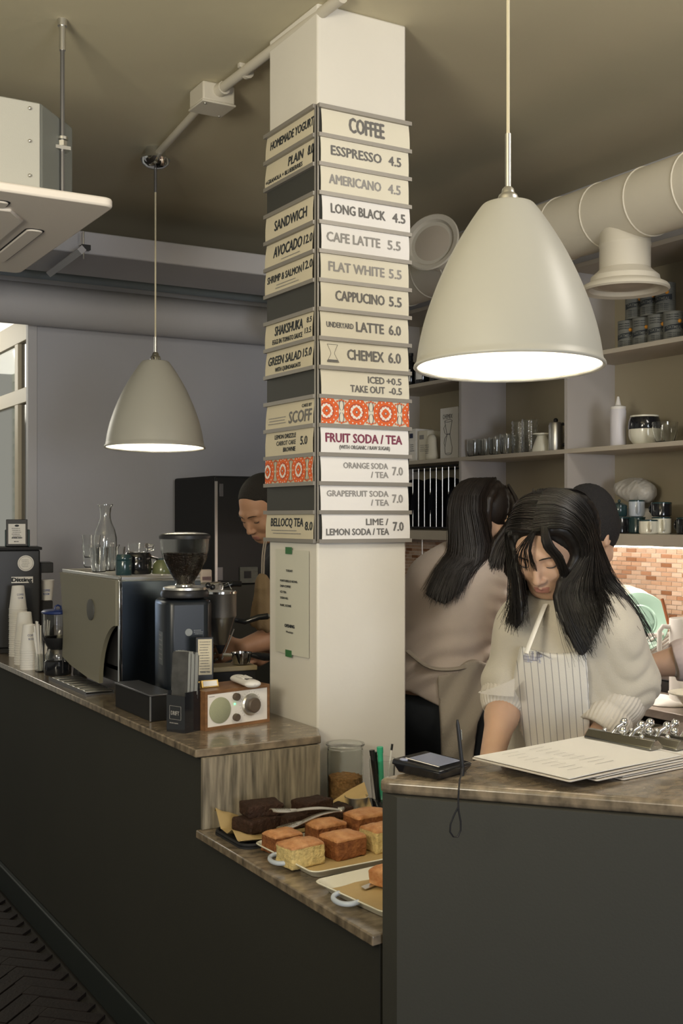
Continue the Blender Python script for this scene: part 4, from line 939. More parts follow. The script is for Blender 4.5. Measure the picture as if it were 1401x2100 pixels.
T = plane((-.01, -.0756, .24), (1, 0, 0), (0, 0, 1)); L = MB(); L.lathe([(0, 0), (.011, 0), (.011, .001), (0, .001)], 24, 0, T @ TR(.005, 0, 0)); scribble(L, .020, .048, -.008, .008, 3, .0022, 0, T)
obj('maker_badge', L, pbr('badge_print', (.25, .27, .28), .5), gr)
obj('spec_label', MB().prism([(-.0763, -.04), (-.0763, .02), (-.0755, .02), (-.0755, -.04)], .14, .24), pbr('spec_label', (.10, .11, .11), .5), gr)
L = MB(); T = plane((-.0765, .02, 0), (0, -1, 0), (0, 0, 1)); scribble(L, .006, .054, .15, .235, 6, .004, 0, T); obj('label_print', L, M['ink_light'], gr)
obj('fork', MB().tube([(0, -.08, .10), (0, -.11, .10), (-.02, -.12, .10)], .004, 6), M['chrome'], gr)

# second grinder: polished doser can on black body
p = atD(452, 1210, 3.73); g2 = thing('coffee_grinder', 'grinder with polished steel doser can beside the barista\'s hands', 'coffee grinder', (p.x, p.y, ZS), -.2)
zc = atD(452, 1210, 3.80).z-ZS
obj('can', MB().lathe([(0, zc-.085), (.050, zc-.085), (.0525, zc-.080), (.0525, zc-.006), (.054, zc-.004), (.054, zc), (.03, zc+.003), (0, zc+.004)], 48), M['steel'], g2)
obj('can_rim', MB().lathe([(.0515, zc-.006), (.0555, zc-.006), (.0555, zc+.001), (.0515, zc+.001)], 48, closed=True), M['chrome'], g2)
obj('cone', MB().lathe([(.018, zc-.175), (.022, zc-.17), (.046, zc-.09), (.050, zc-.084)], 40), M['steel'], g2)
obj('spout', MB().lathe([(.006, zc-.205), (.018, zc-.175)], 24), M['black'], g2)
obj('body', MB().box(-.150, -.055, -.10, .0, .03, zc-.02), M['black'], g2, .012); obj('base', MB().box(-.155, .05, -.11, .01, 0, .03), M['black_matte'], g2, .006)
obj('lever', MB().tube([(.05, -.01, zc-.095), (.075, -.03, zc-.10), (.12, -.04, zc-.085), (.15, -.045, zc-.082)], [.009, .009, .010, .011], 10), M['black_gloss'], g2)
obj('lever_cap', MB().cyl((.15, -.045, zc-.082), (.165, -.047, zc-.081), .008, 10), M['chrome'], g2)
obj('rear_lever', MB().tube([(.03, .08, zc+.01), (.06, .08, zc+.02), (.09, .08, zc+.018)], [.006, .012, .010], 10), M['black_gloss'], g2)
obj('bail', MB().tube([(.0, .05, zc+.002), (.01, .06, zc+.025), (.04, .06, zc+.025), (.05, .05, zc+.002)], .0018, 6), M['chrome'], g2)
pk = thing('coffee_bag', 'tall thin pale packet with picture label standing behind the bean hopper', 'packet', (1.655, 3.78, ZS)); obj('packet', MB().box(-.022, .022, -.015, .015, 0, .395), pbr('pinkish_packet', (.48, .40, .34), .6), pk, .006)
obj('picture_label', MB().box(-.018, .016, -.0165, -.0152, .27, .37), pbr('picture_print', (.22, .14, .15), .5, var=.6, vscale=40), pk)

# leaflet holder
p = atZ(366, 1503, ZS); lh = thing('leaflet_holder', 'black leaflet holder stuffed with grey leaflets at the counter edge', 'leaflet holder', (p.x-.004, p.y+.01, ZS), -YAW-.62)
obj('holder', MB().box(-.034, .034, 0, .003, 0, .10).box(-.034, .034, .056, .06, 0, .13).box(-.034, -.031, .003, .056, 0, .11).box(.031, .034, .003, .056, 0, .11).box(-.031, .031, .003, .056, 0, .003), M['black_gloss'], lh)
lm = [pbr('leaflet_face', (.10, .10, .10), .5, var=.6, vscale=20), pbr('leaflet_edge', (.30, .31, .30), .7)]
for k in range(16):
    y = .006+k*.0031; tl = -.30+k*.026; T = TR(0, y, .004) @ Matrix.Rotation(tl*.35, 4, 'X') @ Matrix.Rotation(-.05+.008*k, 4, 'Y')
    obj('leaflet', MB().box(-.028, .028, 0, .0016, 0, .21+.004*math.sin(k*2), 0, T), lm[0] if k < 2 or k % 5 == 0 else lm[1], lh)
L = MB(); T = plane((-.022, -.0006, .035), (1, 0, 0), (0, 0, 1))
for a, b in (((0, 0), (.042, 0)), ((.042, 0), (.042, .036)), ((.042, .036), (0, .036)), ((0, .036), (0, 0))): L.cyl((a[0], a[1], 0), (b[0], b[1], 0), .0006, 4, 0, T=T)
text(L, 'DRIFT', .006, .036, .012, .011, 0, T, .02); scribble(L, 0, .042, -.014, -.006, 1, .003, 0, T); obj('lettering', L, M['ink_light'], lh)

# radio
ra = thing('table_radio', 'walnut table radio with white face standing by the column', 'radio', (0, 0, ZS)); rl = atZ(421, 1500, ZS); rq = atZ(553, 1480, ZS)
ra.location = (rl.x, rl.y, ZS); ra.rotation_euler[2] = math.atan2(rq.y-rl.y, rq.x-rl.x); RW = (rq-rl).length; RH = .108; RDp = .125
obj('cabinet', MB().box(0, RW, .004, RDp, 0, RH).box(0, RW, 0, .004, 0, .009).box(0, RW, 0, .004, RH-.009, RH).box(0, .008, 0, .004, .009, RH-.009).box(RW-.008, RW, 0, .004, .009, RH-.009), M['wood'], ra)
obj('face_plate', MB().box(.008, RW-.008, .0015, .0045, .009, RH-.009), pbr('cream_faceplate', (.80, .76, .70), .5), ra)
Tf = plane((0, .0012, 0), (1, 0, 0), (0, 0, 1))
obj('speaker', MB().lathe([(0, 0), (.036, 0), (.036, .0015), (.034, .003), (0, .0035)], 40, 0, Tf @ TR(.050, RH/2-.002, 0)), M['speaker'], ra)
obj('dial_ring', MB().lathe([(.020, 0), (.031, 0), (.031, .004), (.027, .008), (.020, .008)], 40, 0, Tf @ TR(.155, RH/2+.003, 0)), M['steel'], ra)
obj('dial_knob', MB().lathe([(.021, .004), (.021, .018), (.018, .021), (0, .021)], 32, 0, Tf @ TR(.157, RH/2+.002, 0)), pbr('bronze_knob', (.10, .075, .055), .4), ra)
for z in (RH/2+.030, RH/2-.027): obj('knob', MB().lathe([(.0105, 0), (.0105, .010), (.009, .012), (0, .012)], 24, 0, Tf @ TR(.103, z, 0)), pbr('bronze_knob', (.10, .075, .055), .4), ra)
obj('power_light', MB().ell((.100, .0, RH/2+.010), .0022, 10, 8), M['greenled'], ra)
L = MB(); scribble(L, .013, .036, RH-.018, RH-.014, 1, .0018, 0, Tf)
for k in range(22):
    a = -.9+k*(PI+1.8)/21; c, s = math.cos(a), math.sin(a); L.cyl((.155+.034*c, RH/2+.003+.034*s, .0006), (.155+(.037+.001*(k % 2))*c, RH/2+.003+(.037+.001*(k % 2))*s, .0006), .00035, 4, 0, T=Tf)
for z in (RH/2+.030, RH/2-.027):
    for k in range(7): a = -.6+k*.72; L.cyl((.103+.0135*math.cos(a), z+.0135*math.sin(a), .0006), (.103+.0150*math.cos(a), z+.0150*math.sin(a), .0006), .0003, 4, 0, T=Tf)
obj('dial_markings', L, M['ink_light'], ra)
# cordless phone on the radio
ph = thing('cordless_phone', 'white cordless telephone lying on top of the radio', 'telephone', (0, 0, 0)); pc = atZ(503, 1398, ZS+RH+.010); ph.location = (pc.x, pc.y, ZS+RH+.0005)
pd = atZ(536, 1404, ZS+RH+.01)-atZ(468, 1376, ZS+RH+.01); ph.rotation_euler[2] = math.atan2(pd.y, pd.x)
sdf = SDF((-.09, -.035, -.005), (.09, .035, .04), .002)
sdf.cap((-.062, 0, .011), (.062, 0, .012), .024, .024, 0, flat=((0, 0, 1), .46)); me = sdf.mesh('handset', M['white']); obj('handset', me, M['white'], ph)
obj('display', MB().cbox((.038, 0, .0218), (.020, .024, .002)), M['darksteel'], ph, .001)
for i in range(5):
    for j in range(3): obj('key', MB().cbox((.016-i*.0125, (j-1)*.011, .0222), (.007, .007, .0018)), pbr('phone_key', (.66, .64, .60), .5), ph)
obj('socket', MB().cbox((.0845, 0, .012), (.002, .005, .003)), M['black'], ph)
# brass card stand
bc = thing('card_stand', 'small brass card stand on the radio corner', 'card stand', tuple(atZ(432, 1410, ZS+RH+.0005)), -YAW+.55)
obj('stand', MB().box(-.026, .026, 0, .004, .0, .022, 0, Matrix.Rotation(-.35, 4, 'X')).box(-.026, .026, -.001, .022, 0, .003), M['gold'], bc, .001)
for k in range(4): obj('brass_leaf', MB().box(-.034-.002*k, .012, .008+k*.004, .010+k*.004, 0, .021, 0, Matrix.Rotation(-.3, 4, 'X')), M['gold'], bc)
obj('card', MB().box(-.021, .021, -.0012, 0, .004, .019, 0, Matrix.Rotation(-.35, 4, 'X')), M['paper'], bc)
# black receipt/sign holder behind the radio
p = atD(420, 1385, 3.32); sg = thing('table_sign', 'tall black sign holder with handwritten cream sheet behind the radio', 'sign', (p.x, p.y, ZS), -YAW+.25); z1 = atD(420, 1308, 3.32).z-ZS; z0 = atD(420, 1388, 3.32).z-ZS
obj('holder', MB().box(-.026, .026, 0, .006, 0, z1+.002), M['black'], sg, .002); obj('foot', MB().box(-.03, .03, -.02, .05, 0, .006), M['black'], sg, .002)
obj('sheet', MB().box(-.020, .021, -.0012, 0, z0+.006, z1-.004), M['cream_dim'], sg)
L = MB(); T = plane((0, -.0014, 0), (1, 0, 0), (0, 0, 1)); scribble(L, -.016, .017, z0+.012, z1-.008, 12, .0022, 0, T, 4); text(L, 'THANK YOU', -.014, .015, z0+.012, .005, 0, T, .03); obj('lettering', L, M['ink'], sg)
# tamping block behind the phone
p = atD(492, 1385, 3.60); tb = thing('tamping_block', 'pale wooden tamping block behind the telephone', 'tamping station', (p.x-.02, p.y+.03, ZS), -.1)
hb = atD(490, 1368, 3.60).z-ZS
obj('block', MB().box(-.085, .075, -.03, .06, 0, hb-.012), M['black_matte'], tb, .003); obj('board', MB().box(-.09, .08, -.035, .065, hb-.012, hb+.004), pbr('pale_board', (.42, .34, .20), .5, var=.2, vscale=20), tb, .003)
pf = thing('portafilter', 'portafilter with black handle held over the tamping block', 'portafilter', (p.x+.015, p.y+.02, ZS+hb+.028), -.25)
obj('basket', MB().lathe([(0, -.022), (.026, -.02), (.031, 0), (.034, .012), (.034, .016), (.031, .016), (.029, .0), (0, -.012)], 32), M['chrome'], pf)
obj('arm', MB().tube([(-.03, 0, .008), (-.06, 0, .010)], .006, 8), M['chrome'], pf); obj('handle', MB().tube([(.03, .0, .006), (.05, 0, .004), (.075, 0, -.001), (.10, 0, -.004)], [.007, .011, .013, .011], 12), M['black_gloss'], pf)
te = thing('metal_spoon', 'thin steel rod leaning between the barista\'s fingers', 'spoon', (0, 0, 0)); a = atD(455, 1352, 3.95); b = atD(480, 1290, 3.98)
obj('rod', MB().tube([a, b], [.0035, .0022], 8), M['steel'], te)

# ---------------------------------------------------------------- tall dark fridge against the far wall
fx0 = atY(441, 1000, 5.40); zf = atY(441, 975, 5.40).z; fg = thing('refrigerator', 'tall black refrigerator behind the barista with shaved head', 'refrigerator', (fx0.x, 5.40, 0))
obj('cabinet', MB().box(0, .66, .03, .56, 0, zf), M['black_matte'], fg, .012)
zs = atY(500, 1196, 5.40).z
obj('door', MB().box(.004, .656, 0, .028, zs+.006, zf-.006), pbr('black_door', (.016, .017, .018), .35), fg, .008); obj('door', MB().box(.004, .656, 0, .028, .05, zs-.006), pbr('olive_door', (.05, .05, .042), .45), fg, .008)
obj('edge_strip', MB().box(-.002, .012, -.006, .0, zs, zf-.03), M['steel'], fg)
for (x0, x1, y0, y1), mt in (((450, 458, 992, 1018), 'darksteel'), ((446, 457, 1163, 1190), 'darksteel'), ((491, 527, 1162, 1196), 'tin')):
    a = atY(x0, y1, 5.40); b = atY(x1, y0, 5.40); obj('control_panel' if mt == 'tin' else 'sticker', MB().box(a.x-fx0.x, b.x-fx0.x, -.012 if mt == 'tin' else -.002, 0, a.z, b.z), M[mt], fg, .002)
a = atY(502, 1186, 5.38); b = atY(516, 1171, 5.38); obj('display', MB().box(a.x-fx0.x, b.x-fx0.x, -.016, -.0125, a.z, b.z), M['black'], fg)

# ================================================================ PASTRY SHELF
def tray(label, c, ang, L_, W_, mt, rim=.020, handles=True, liner='parchment', mate='enamel_blue'):
    t = thing('baking_tray', label, 'tray', (c[0], c[1], ZP+.0005), ang)
    pts = rrect(-L_/2, L_/2, -W_/2, W_/2, .022); n = len(pts); k = .86
    def ring(f, z, e=0): return [(x*f+(e if x > 0 else -e), y*f+(e if y > 0 else -e), z) for x, y in pts]
    def inset(d, z): return [((abs(x)-d)*(1 if x > 0 else -1), (abs(y)-d)*(1 if y > 0 else -1), z) for x, y in pts]
    rings = [inset(.018, 0), inset(.014, 0), inset(0, rim), inset(-.005, rim+.001), inset(-.005, rim-.0015), inset(.0025, rim-.003), inset(.015, .003), inset(.019, .003)]
    rings = [inset(.018, 0), inset(.014, .0005), inset(.002, rim-.002), inset(-.005, rim-.002), inset(-.006, rim), inset(-.004, rim+.0015), inset(0, rim), inset(.0155, .004), inset(.02, .0035)]
    vs = [p for r in rings for p in r]; fs = [tuple(range(n-1, -1, -1))]
    for a in range(len(rings)-1): fs += [(a*n+i, a*n+(i+1) % n, (a+1)*n+(i+1) % n, (a+1)*n+i) for i in range(n)]
    fs.append(tuple((len(rings)-1)*n+i for i in range(n)))
    obj('pan', MB().add(vs, fs), M[mt], t)
    if handles:
        for s in (-1, 1): obj('handle', MB().tube([(s*(L_/2+.001+.028*math.sin(q)**.7), -.033*math.cos(q), rim-.003-.004*math.sin(q)) for q in [PI*i/14 for i in range(15)]], .0055, 10), M[mate], t)
    return t
def crumple(label, corners, z, amp, seed, parent, mt='parchment', nx=22, lift=()):
    f = sines(seed, 30, 6); f2 = sines(seed+1, 90, 6); A, B, C, D = [Vector((*c, 0)) for c in corners]
    def fn(u, v):
        p = (A*(1-u)+B*u)*(1-v)+(D*(1-u)+C*u)*v; e = max(abs(u-.5), abs(v-.5))*2; zz = z+amp*abs(float(f(p.x, p.y, 0)))+amp*.4*abs(float(f2(p.x, p.y, 0)))+.010*max(0, e-.8)/.2
        for (lu, lv, r, h) in lift:
            d = math.hypot(u-lu, v-lv); zz += h*max(0, 1-d/r)
        return (p.x, p.y, zz)
    return obj('parchment', MB().grid(fn, nx, nx, 0, .0008), M[mt], parent)
def block(mb, w, d, h, seed, k=0, seg=10):
    """a hand-cut cake piece: domed crust on top, rough crumb faces"""
    f = sines(seed, 120, 6)
    return mb
def cake(label, c, ang, w, d, h, mside=('crumb', 'crumb'), seed=0, group='lemon cake pieces', name='cake_piece', top='crust', dome=.010, cat='cake', z=None):
    s = SDF((-w/2-.02, -d/2-.02, -.006), (w/2+.02, d/2+.02, h+.035), .0028)
    g = [s.ax[0][:, None, None], s.ax[1][None, :, None], s.ax[2][None, None, :]]; r = .0035
    zt_ = h+dome*(1-(g[0]/(w*.5))**2*.7)*(1-(g[1]/(d*.5))**2*.7)
    qx = np.abs(g[0])-w/2+r; qy = np.abs(g[1])-d/2+r; qz = np.maximum(g[2]-zt_+r, -g[2]+.002)
    out = np.sqrt(np.maximum(qx, 0)**2+np.maximum(qy, 0)**2+np.maximum(qz, 0)**2)+np.minimum(np.maximum(np.maximum(qx, qy), qz), 0)-r
    s.F = (out+0*s.F).astype(np.float32); f1 = sines(seed, 90, 5); f2 = sines(seed+9, 420, 8); f3 = sines(seed+5, 1100, 8)
    s.disp(lambda X, Y, Z: .0025*f1(X, Y, Z)+.0012*f2(X, Y, Z)+.0009*f3(X, Y, Z), .02)
    def pred(C):
        t = (C[:, 2] > h-.0035+.0*C[:, 0]); front = (C[:, 1] < -d/2+.005) & (~t); left = (C[:, 0] < -w/2+.005) & (~t)
        r_ = np.zeros(len(C), int); r_[front] = 1; r_[left] = 2; r_[(~t) & (~front) & (~left)] = 1; r_[C[:, 2] < .003] = 2; return r_
    me = s.mesh('piece', [M[top], M[mside[0]], M[mside[1]]], pred, 0)
    t = thing(name, label, cat, (c[0], c[1], ZP+.0045 if z is None else z), ang, group); obj('piece', me, [], t); return t

angT = 0.0
# far tray: brownies on crumpled parchment on a black sheet
b0 = atZ(560, 1690, ZP)
t1 = thing('baking_sheet', 'black baking sheet with crumpled parchment under the brownies', 'tray', (b0.x, b0.y, ZP+.0005), .05)
c4 = [atZ(414, 1690, ZP), atZ(530, 1735, ZP), atZ(760, 1668, ZP), atZ(660, 1640, ZP)]
lc = [((q.x-b0.x), (q.y-b0.y)) for q in c4]
ctr = Vector((sum(q[0] for q in lc)/4, sum(q[1] for q in lc)/4))
x0, x1 = 1.155-b0.x, 1.60-b0.x; y0, y1 = 2.415-b0.y, 2.60-b0.y
t1.rotation_euler[2] = 0
obj('sheet', MB().prism(rrect(x0, x1, y0, y1, .03), 0, .004).tube([(x, y, .008) for x, y in rrect(x0+.004, x1-.004, y0+.004, y1-.004, .03)], .0042, 6, closed=True), M['black_matte'], t1)
crumple('', [(x0-.008, y0+.01), (x1-.03, y0+.012), (x1+.0, y1-.004), (x0+.006, y1-.006)], .008, .007, 4, t1, lift=((0, .95, .22, .045), (.0, .25, .2, .018), (1, 1, .32, .05), (.5, 1, .2, .012)))
def brownie(px, py, w, d, h, a, seed, lb, z=.0165):
    p = atZ(px, py, ZP+z); return cake(lb, (p.x, p.y), a, w, d, h, ('brownie', 'brownie'), seed, 'brownies', 'brownie', 'brownie', .004, 'brownie', ZP+z)
brownie(528, 1697, .105, .075, .028, .25, 11, 'brownie at the front left of the black sheet')
brownie(608, 1688, .100, .070, .026, .1, 12, 'brownie lying under the lower jaw of the tongs')
brownie(680, 1672, .095, .065, .022, .1, 14, 'brownie nearest the cake tray under the tongs handle')
brownie(536, 1668, .095, .070, .028, -.1, 13, 'brownie stacked on top at the left', .047)
brownie(640, 1660, .090, .065, .026, .2, 15, 'brownie stacked on top behind the tongs', .044)
# tongs
tg = thing('serving_tongs', 'steel serving tongs with perforated jaws across the brownies', 'tongs', (0, 0, 0))
zj = ZP+.078; hinge = atZ(700, 1662, ZP+.062); j1 = atZ(556, 1662, zj+.006); j2 = atZ(572, 1700, ZP+.048)
for j, nm in ((j1, 'upper'), (j2, 'lower')):
    d = (j-hinge); L0 = d.length; d.normalize(); side = d.cross(Vector((0, 0, 1))).normalized(); upv = side.cross(d).normalized()
    Mx = Matrix((d, side, upv)).transposed().to_4x4(); Mx.translation = hinge; sgn = 1 if nm == 'upper' else -1
    def wd(u): return .0095 if u < .62 else .0095+.0085*math.sin(min(1, (u-.62)/.24)*PI/2)*(1 if u < .9 else math.sqrt(max(0, 1-((u-.9)/.1)**2*.9)))
    obj('arm', MB().grid(lambda u, v: (u*L0*.66, (v-.5)*2*wd(u*.62), .003*math.cos((v-.5)*PI)+.006*math.sin(u*PI)), 16, 4, 0, .0016, Mx), M['steel'], tg)
    obj('jaw', MB().grid(lambda u, v: (L0*(.655+.345*u), (v-.5)*2*wd(.62+.38*u), .0045*math.cos((v-.5)*PI)), 16, 8, 0, .0016, Mx), M['steel'], tg)
    hl = MB()
    for r in range(7):
        for c in range(4): u = .30+.085*r; hl.lathe([(0, 0), (.0017, 0), (.0017, .0003), (0, .0003)], 8, 0, Mx @ TR(L0*(.655+.345*u), (c-1.5)*.0062, .0048-.0006*(abs(c-1.5)*2)**1.2))
    o = obj('perforation', hl, M['black'], tg); o['kind'] = 'stuff'
obj('hinge', MB().tube([hinge+Vector((-.004, -.008, 0)), hinge+Vector((.006, 0, .004)), hinge+Vector((-.004, .008, .002))], .005, 8), M['steel'], tg)

# middle tray: lemon cake
fl = atZ(515, 1722, ZP+.02); fr_ = atZ(640, 1785, ZP+.02)
tcx, tcy = 1.415, 2.16
t2 = tray('white enamel tray with pale blue handle full of lemon cake', (1.395, 2.275), .03, .42, .265, 'enamel')
obj('liner', MB().grid(lambda u, v: (-.185+.37*u, -.108+.216*v, .0055+.0015*math.sin(u*19)*math.sin(v*13)), 16, 12, 0, .0008), M['parchment'], t2)
def lem(px, py, w, d, h, a, seed, lb, sides=('crumb', 'crust_side')):
    p = atZ(px, py, ZP+.01); return cake(lb, (p.x, p.y), a, w, d, h, sides, seed, 'lemon cake pieces', z=ZP+.0078)
lem(616, 1768, .092, .066, .046, .12, 21, 'lemon cake piece with yellow cut face at the tray front', ('crumb', 'crumb'))
lem(704, 1750, .086, .070, .044, .10, 22, 'lemon cake piece with browned side at the tray middle', ('crust_side', 'crust_side'))
lem(578, 1741, .078, .062, .040, .1, 23, 'lemon cake piece at the far left corner of the tray', ('crust_side', 'crust_side'))
lem(668, 1720, .086, .062, .042, .05, 24, 'lemon cake piece in the back row of the tray', ('crust_side', 'crust_side'))
lem(782, 1736, .080, .070, .048, .1, 25, 'lemon cake piece with yellow face next to the bar panel', ('crumb', 'crumb'))
lem(752, 1706, .100, .070, .050, .05, 26, 'tallest domed lemon cake piece at the tray back', ('crust_side', 'crust_side'))
# near tray
t3 = tray('white enamel tray with parchment, nearly empty, nearest the bar', (1.365, 1.985), .10, .38, .235, 'enamel')
obj('liner', MB().grid(lambda u, v: (-.165+.33*u, -.095+.19*v, .0055+.0012*math.sin(u*23)*math.sin(v*11)), 16, 12, 0, .0008), M['parchment'], t3)
p = atZ(765, 1812, ZP+.012); kn = thing('cake_knife', 'knife with pale blade lying on the near tray', 'knife', (p.x, p.y, ZP+.0095), .3)
obj('blade', MB().prism([(-.035, -.009), (-.028, .009), (.10, .009), (.10, -.009)], 0, .0015), M['steel'], kn); obj('handle', MB().box(.10, .20, -.009, .009, -.001, .011), M['black'], kn, .004)
cake('small brown cake piece at the edge of the near tray', tuple(atZ(788, 1812, ZP+.01))[:2], .4, .05, .05, .028, ('crust', 'crust'), 31, None, z=ZP+.0115)
bpz = thing('black_plate', 'black dish behind the cake tray with a white bit on its rim', 'plate', tuple(atZ(770, 1672, ZP+.002))[:2]+(ZP+.0005,))
obj('plate', MB().lathe([(0, 0), (.05, 0), (.075, .016), (.078, .018), (.074, .018), (.048, .004), (0, .004)], 40), M['black_gloss'], bpz)
bpz.location[1] += .05
# granola jar
p = atZ(708, 1646, ZP); jr = thing('glass_jar', 'tall glass jar half filled with granola against the column', 'jar', (p.x, p.y, ZP+.0005))
JH = .160; JR = .050
obj('jar', MB().lathe([(0, 0), (JR*.9, 0), (JR, .006), (JR, JH*.90), (JR*.96, JH*.94), (JR*1.02, JH*.97), (JR*1.02, JH*.985), (JR*.92, JH*.985), (JR*.90, JH*.94), (JR*.95, JH*.89), (JR*.95, .012), (JR*.85, .007), (0, .007)], 48), M['glass_thin'], jr)
obj('lid', MB().lathe([(0, JH*.99), (JR*1.06, JH*.99), (JR*1.08, JH*1.0), (JR*1.06, JH*1.02), (0, JH*1.03)], 48), M['glass_thin'], jr)
s = SDF((-.05, -.05, .004), (.05, .05, .11), .0025); g = [s.ax[0][:, None, None], s.ax[1][None, :, None], s.ax[2][None, None, :]]
s.F = (np.maximum(np.maximum(np.sqrt(g[0]**2+g[1]**2)-.0462, g[2]-.074), .0085-g[2])+0*s.F).astype(np.float32); f = sines(8, 350, 8); s.disp(lambda X, Y, Z: .004*f(X, Y, Z)*(Z > .06)+.0006*f(Y, X, Z), .02)
o = obj('granola', s.mesh('granola', M['granola'], None, 0), [], jr); o['kind'] = 'stuff'
p = atZ(731, 1669, ZP); t = thing('steel_cup', 'small polished steel cup in front of the granola jar', 'cup', (p.x, p.y, ZP+.0005))
obj('cup', MB().lathe([(0, 0), (.027, 0), (.031, .045), (.0325, .046), (.031, .047), (.0295, .045), (.0255, .003), (0, .003)], 40), M['steel'], t)
p = atZ(784, 1650, ZP); pg = glassware('drinking_glass', 'glass holding pens beside the granola jar', 'glass', [(.024, 0), (.027, .004), (.034, .075), (.0365, .125)], .002, (p.x, p.y, ZP+.0005))
for i, (nm, lb, a, b, r, mt, capm) in enumerate((
    ('marker_pen', 'black marker standing in the pen glass', (-.012, -.002, .004), (-.030, .005, .150), .0065, 'black', None),
    ('marker_pen', 'second black marker behind the green one', (-.004, .006, .004), (-.018, .012, .142), .0065, 'black', None),
    ('green_marker', 'green capped marker standing in the pen glass', (0, .0, .004), (-.010, -.004, .158), .0075, 'greenplastic', None),
    ('ballpoint_pen', 'thin white pen with black end leaning in the pen glass', (.004, -.006, .004), (.030, -.004, .162), .0028, 'white', 'black'))):
    t = thing(nm, lb, 'pen', (pg.location[0], pg.location[1], pg.location[2]), 0)
    A = Vector(a); B = Vector(b); obj('barrel', MB().cyl(A, B, r, 12), M[mt], t); obj('cap', MB().cyl(A+(B-A)*.90, A+(B-A)*1.004, r*1.15, 12), M[capm or mt], t)

# ================================================================ ON THE SERVICE BAR
c = atZ(886, 1585, ZB); ct_ = thing('card_terminal', 'black signature pad with lit screen at the bar\'s tip', 'payment terminal', (c.x, c.y, ZB+.0005)); v = atZ(958, 1590, ZB)-atZ(880, 1612, ZB); ct_.rotation_euler[2] = math.atan2(v.y, v.x)
bmx = MB(); 
def frus(mb, a, b, z0, z1):
    vs = [(x*a[0], y*a[1], z0) for x, y in ((-1, -1), (1, -1), (1, 1), (-1, 1))]+[(x*b[0], y*b[1], z1+(.006 if y > 0 else 0)) for x, y in ((-1, -1), (1, -1), (1, 1), (-1, 1))]
    return mb.add(vs, [(3, 2, 1, 0), (4, 5, 6, 7), (0, 1, 5, 4), (1, 2, 6, 5), (2, 3, 7, 6), (3, 0, 4, 7)])
obj('housing', frus(frus(MB(), (.042, .048), (.052, .058), 0, .016), (.052, .058), (.050, .056), .016, .021), M['black_gloss'], ct_, .003)
obj('screen', MB().add([(-.028, -.040, .0225), (.040, -.040, .0225), (.040, .035, .0275), (-.028, .035, .0275)], [(0, 1, 2, 3)]), M['screen'], ct_)
obj('stylus_rest', MB().add([(-.036, -.043, .0228), (-.031, -.043, .0228), (-.031, .038, .0282), (-.036, .038, .0282)], [(0, 1, 2, 3)]), M['paper'], ct_)
obj('button', MB().ell((-.042, .035, .0265), (.007, .009, .003), 16, 8), M['screen'], ct_)
sp = atZ(949, 1578, ZB+.02); sy = thing('stylus', 'black stylus standing upright at the signature pad, its cord hanging over the edge', 'stylus', (sp.x, sp.y, sp.z))
tp = atD(938, 1476, sp.xy.dot(Vector(FW)))-sp
obj('pen', MB().tube([(0, 0, -.012), tp*.08, tp*.9, tp], [.0030, .0042, .0036, .0020], 10), M['black'], sy); obj('clip', MB().tube([tp*.60+Vector((.004, -.002, 0)), tp*.80+Vector((.0045, -.002, 0))], .0012, 6), M['chrome'], sy)
Dk = sp.xy.dot(Vector(FW)); cdp = [(947, 1570), (946, 1590), (944, 1602)]
lip = atD(940, 1606, Dk-.11); 
loop = [atD(949, 1572, Dk-.0)-sp, atD(946, 1590, Dk-.05)-sp, atD(943, 1604, Dk-.105)-sp+Vector((0, 0, .004))]+[atD(x, y, Dk-.160)-sp for x, y in ((941, 1622), (940, 1640), (940, 1655), (932, 1670), (924, 1690), (923, 1706), (930, 1716), (939, 1716), (945, 1702), (945, 1685), (941, 1664), (940, 1650))]
obj('cord', MB().tube(loop, .0016, 6), M['black'], sy)
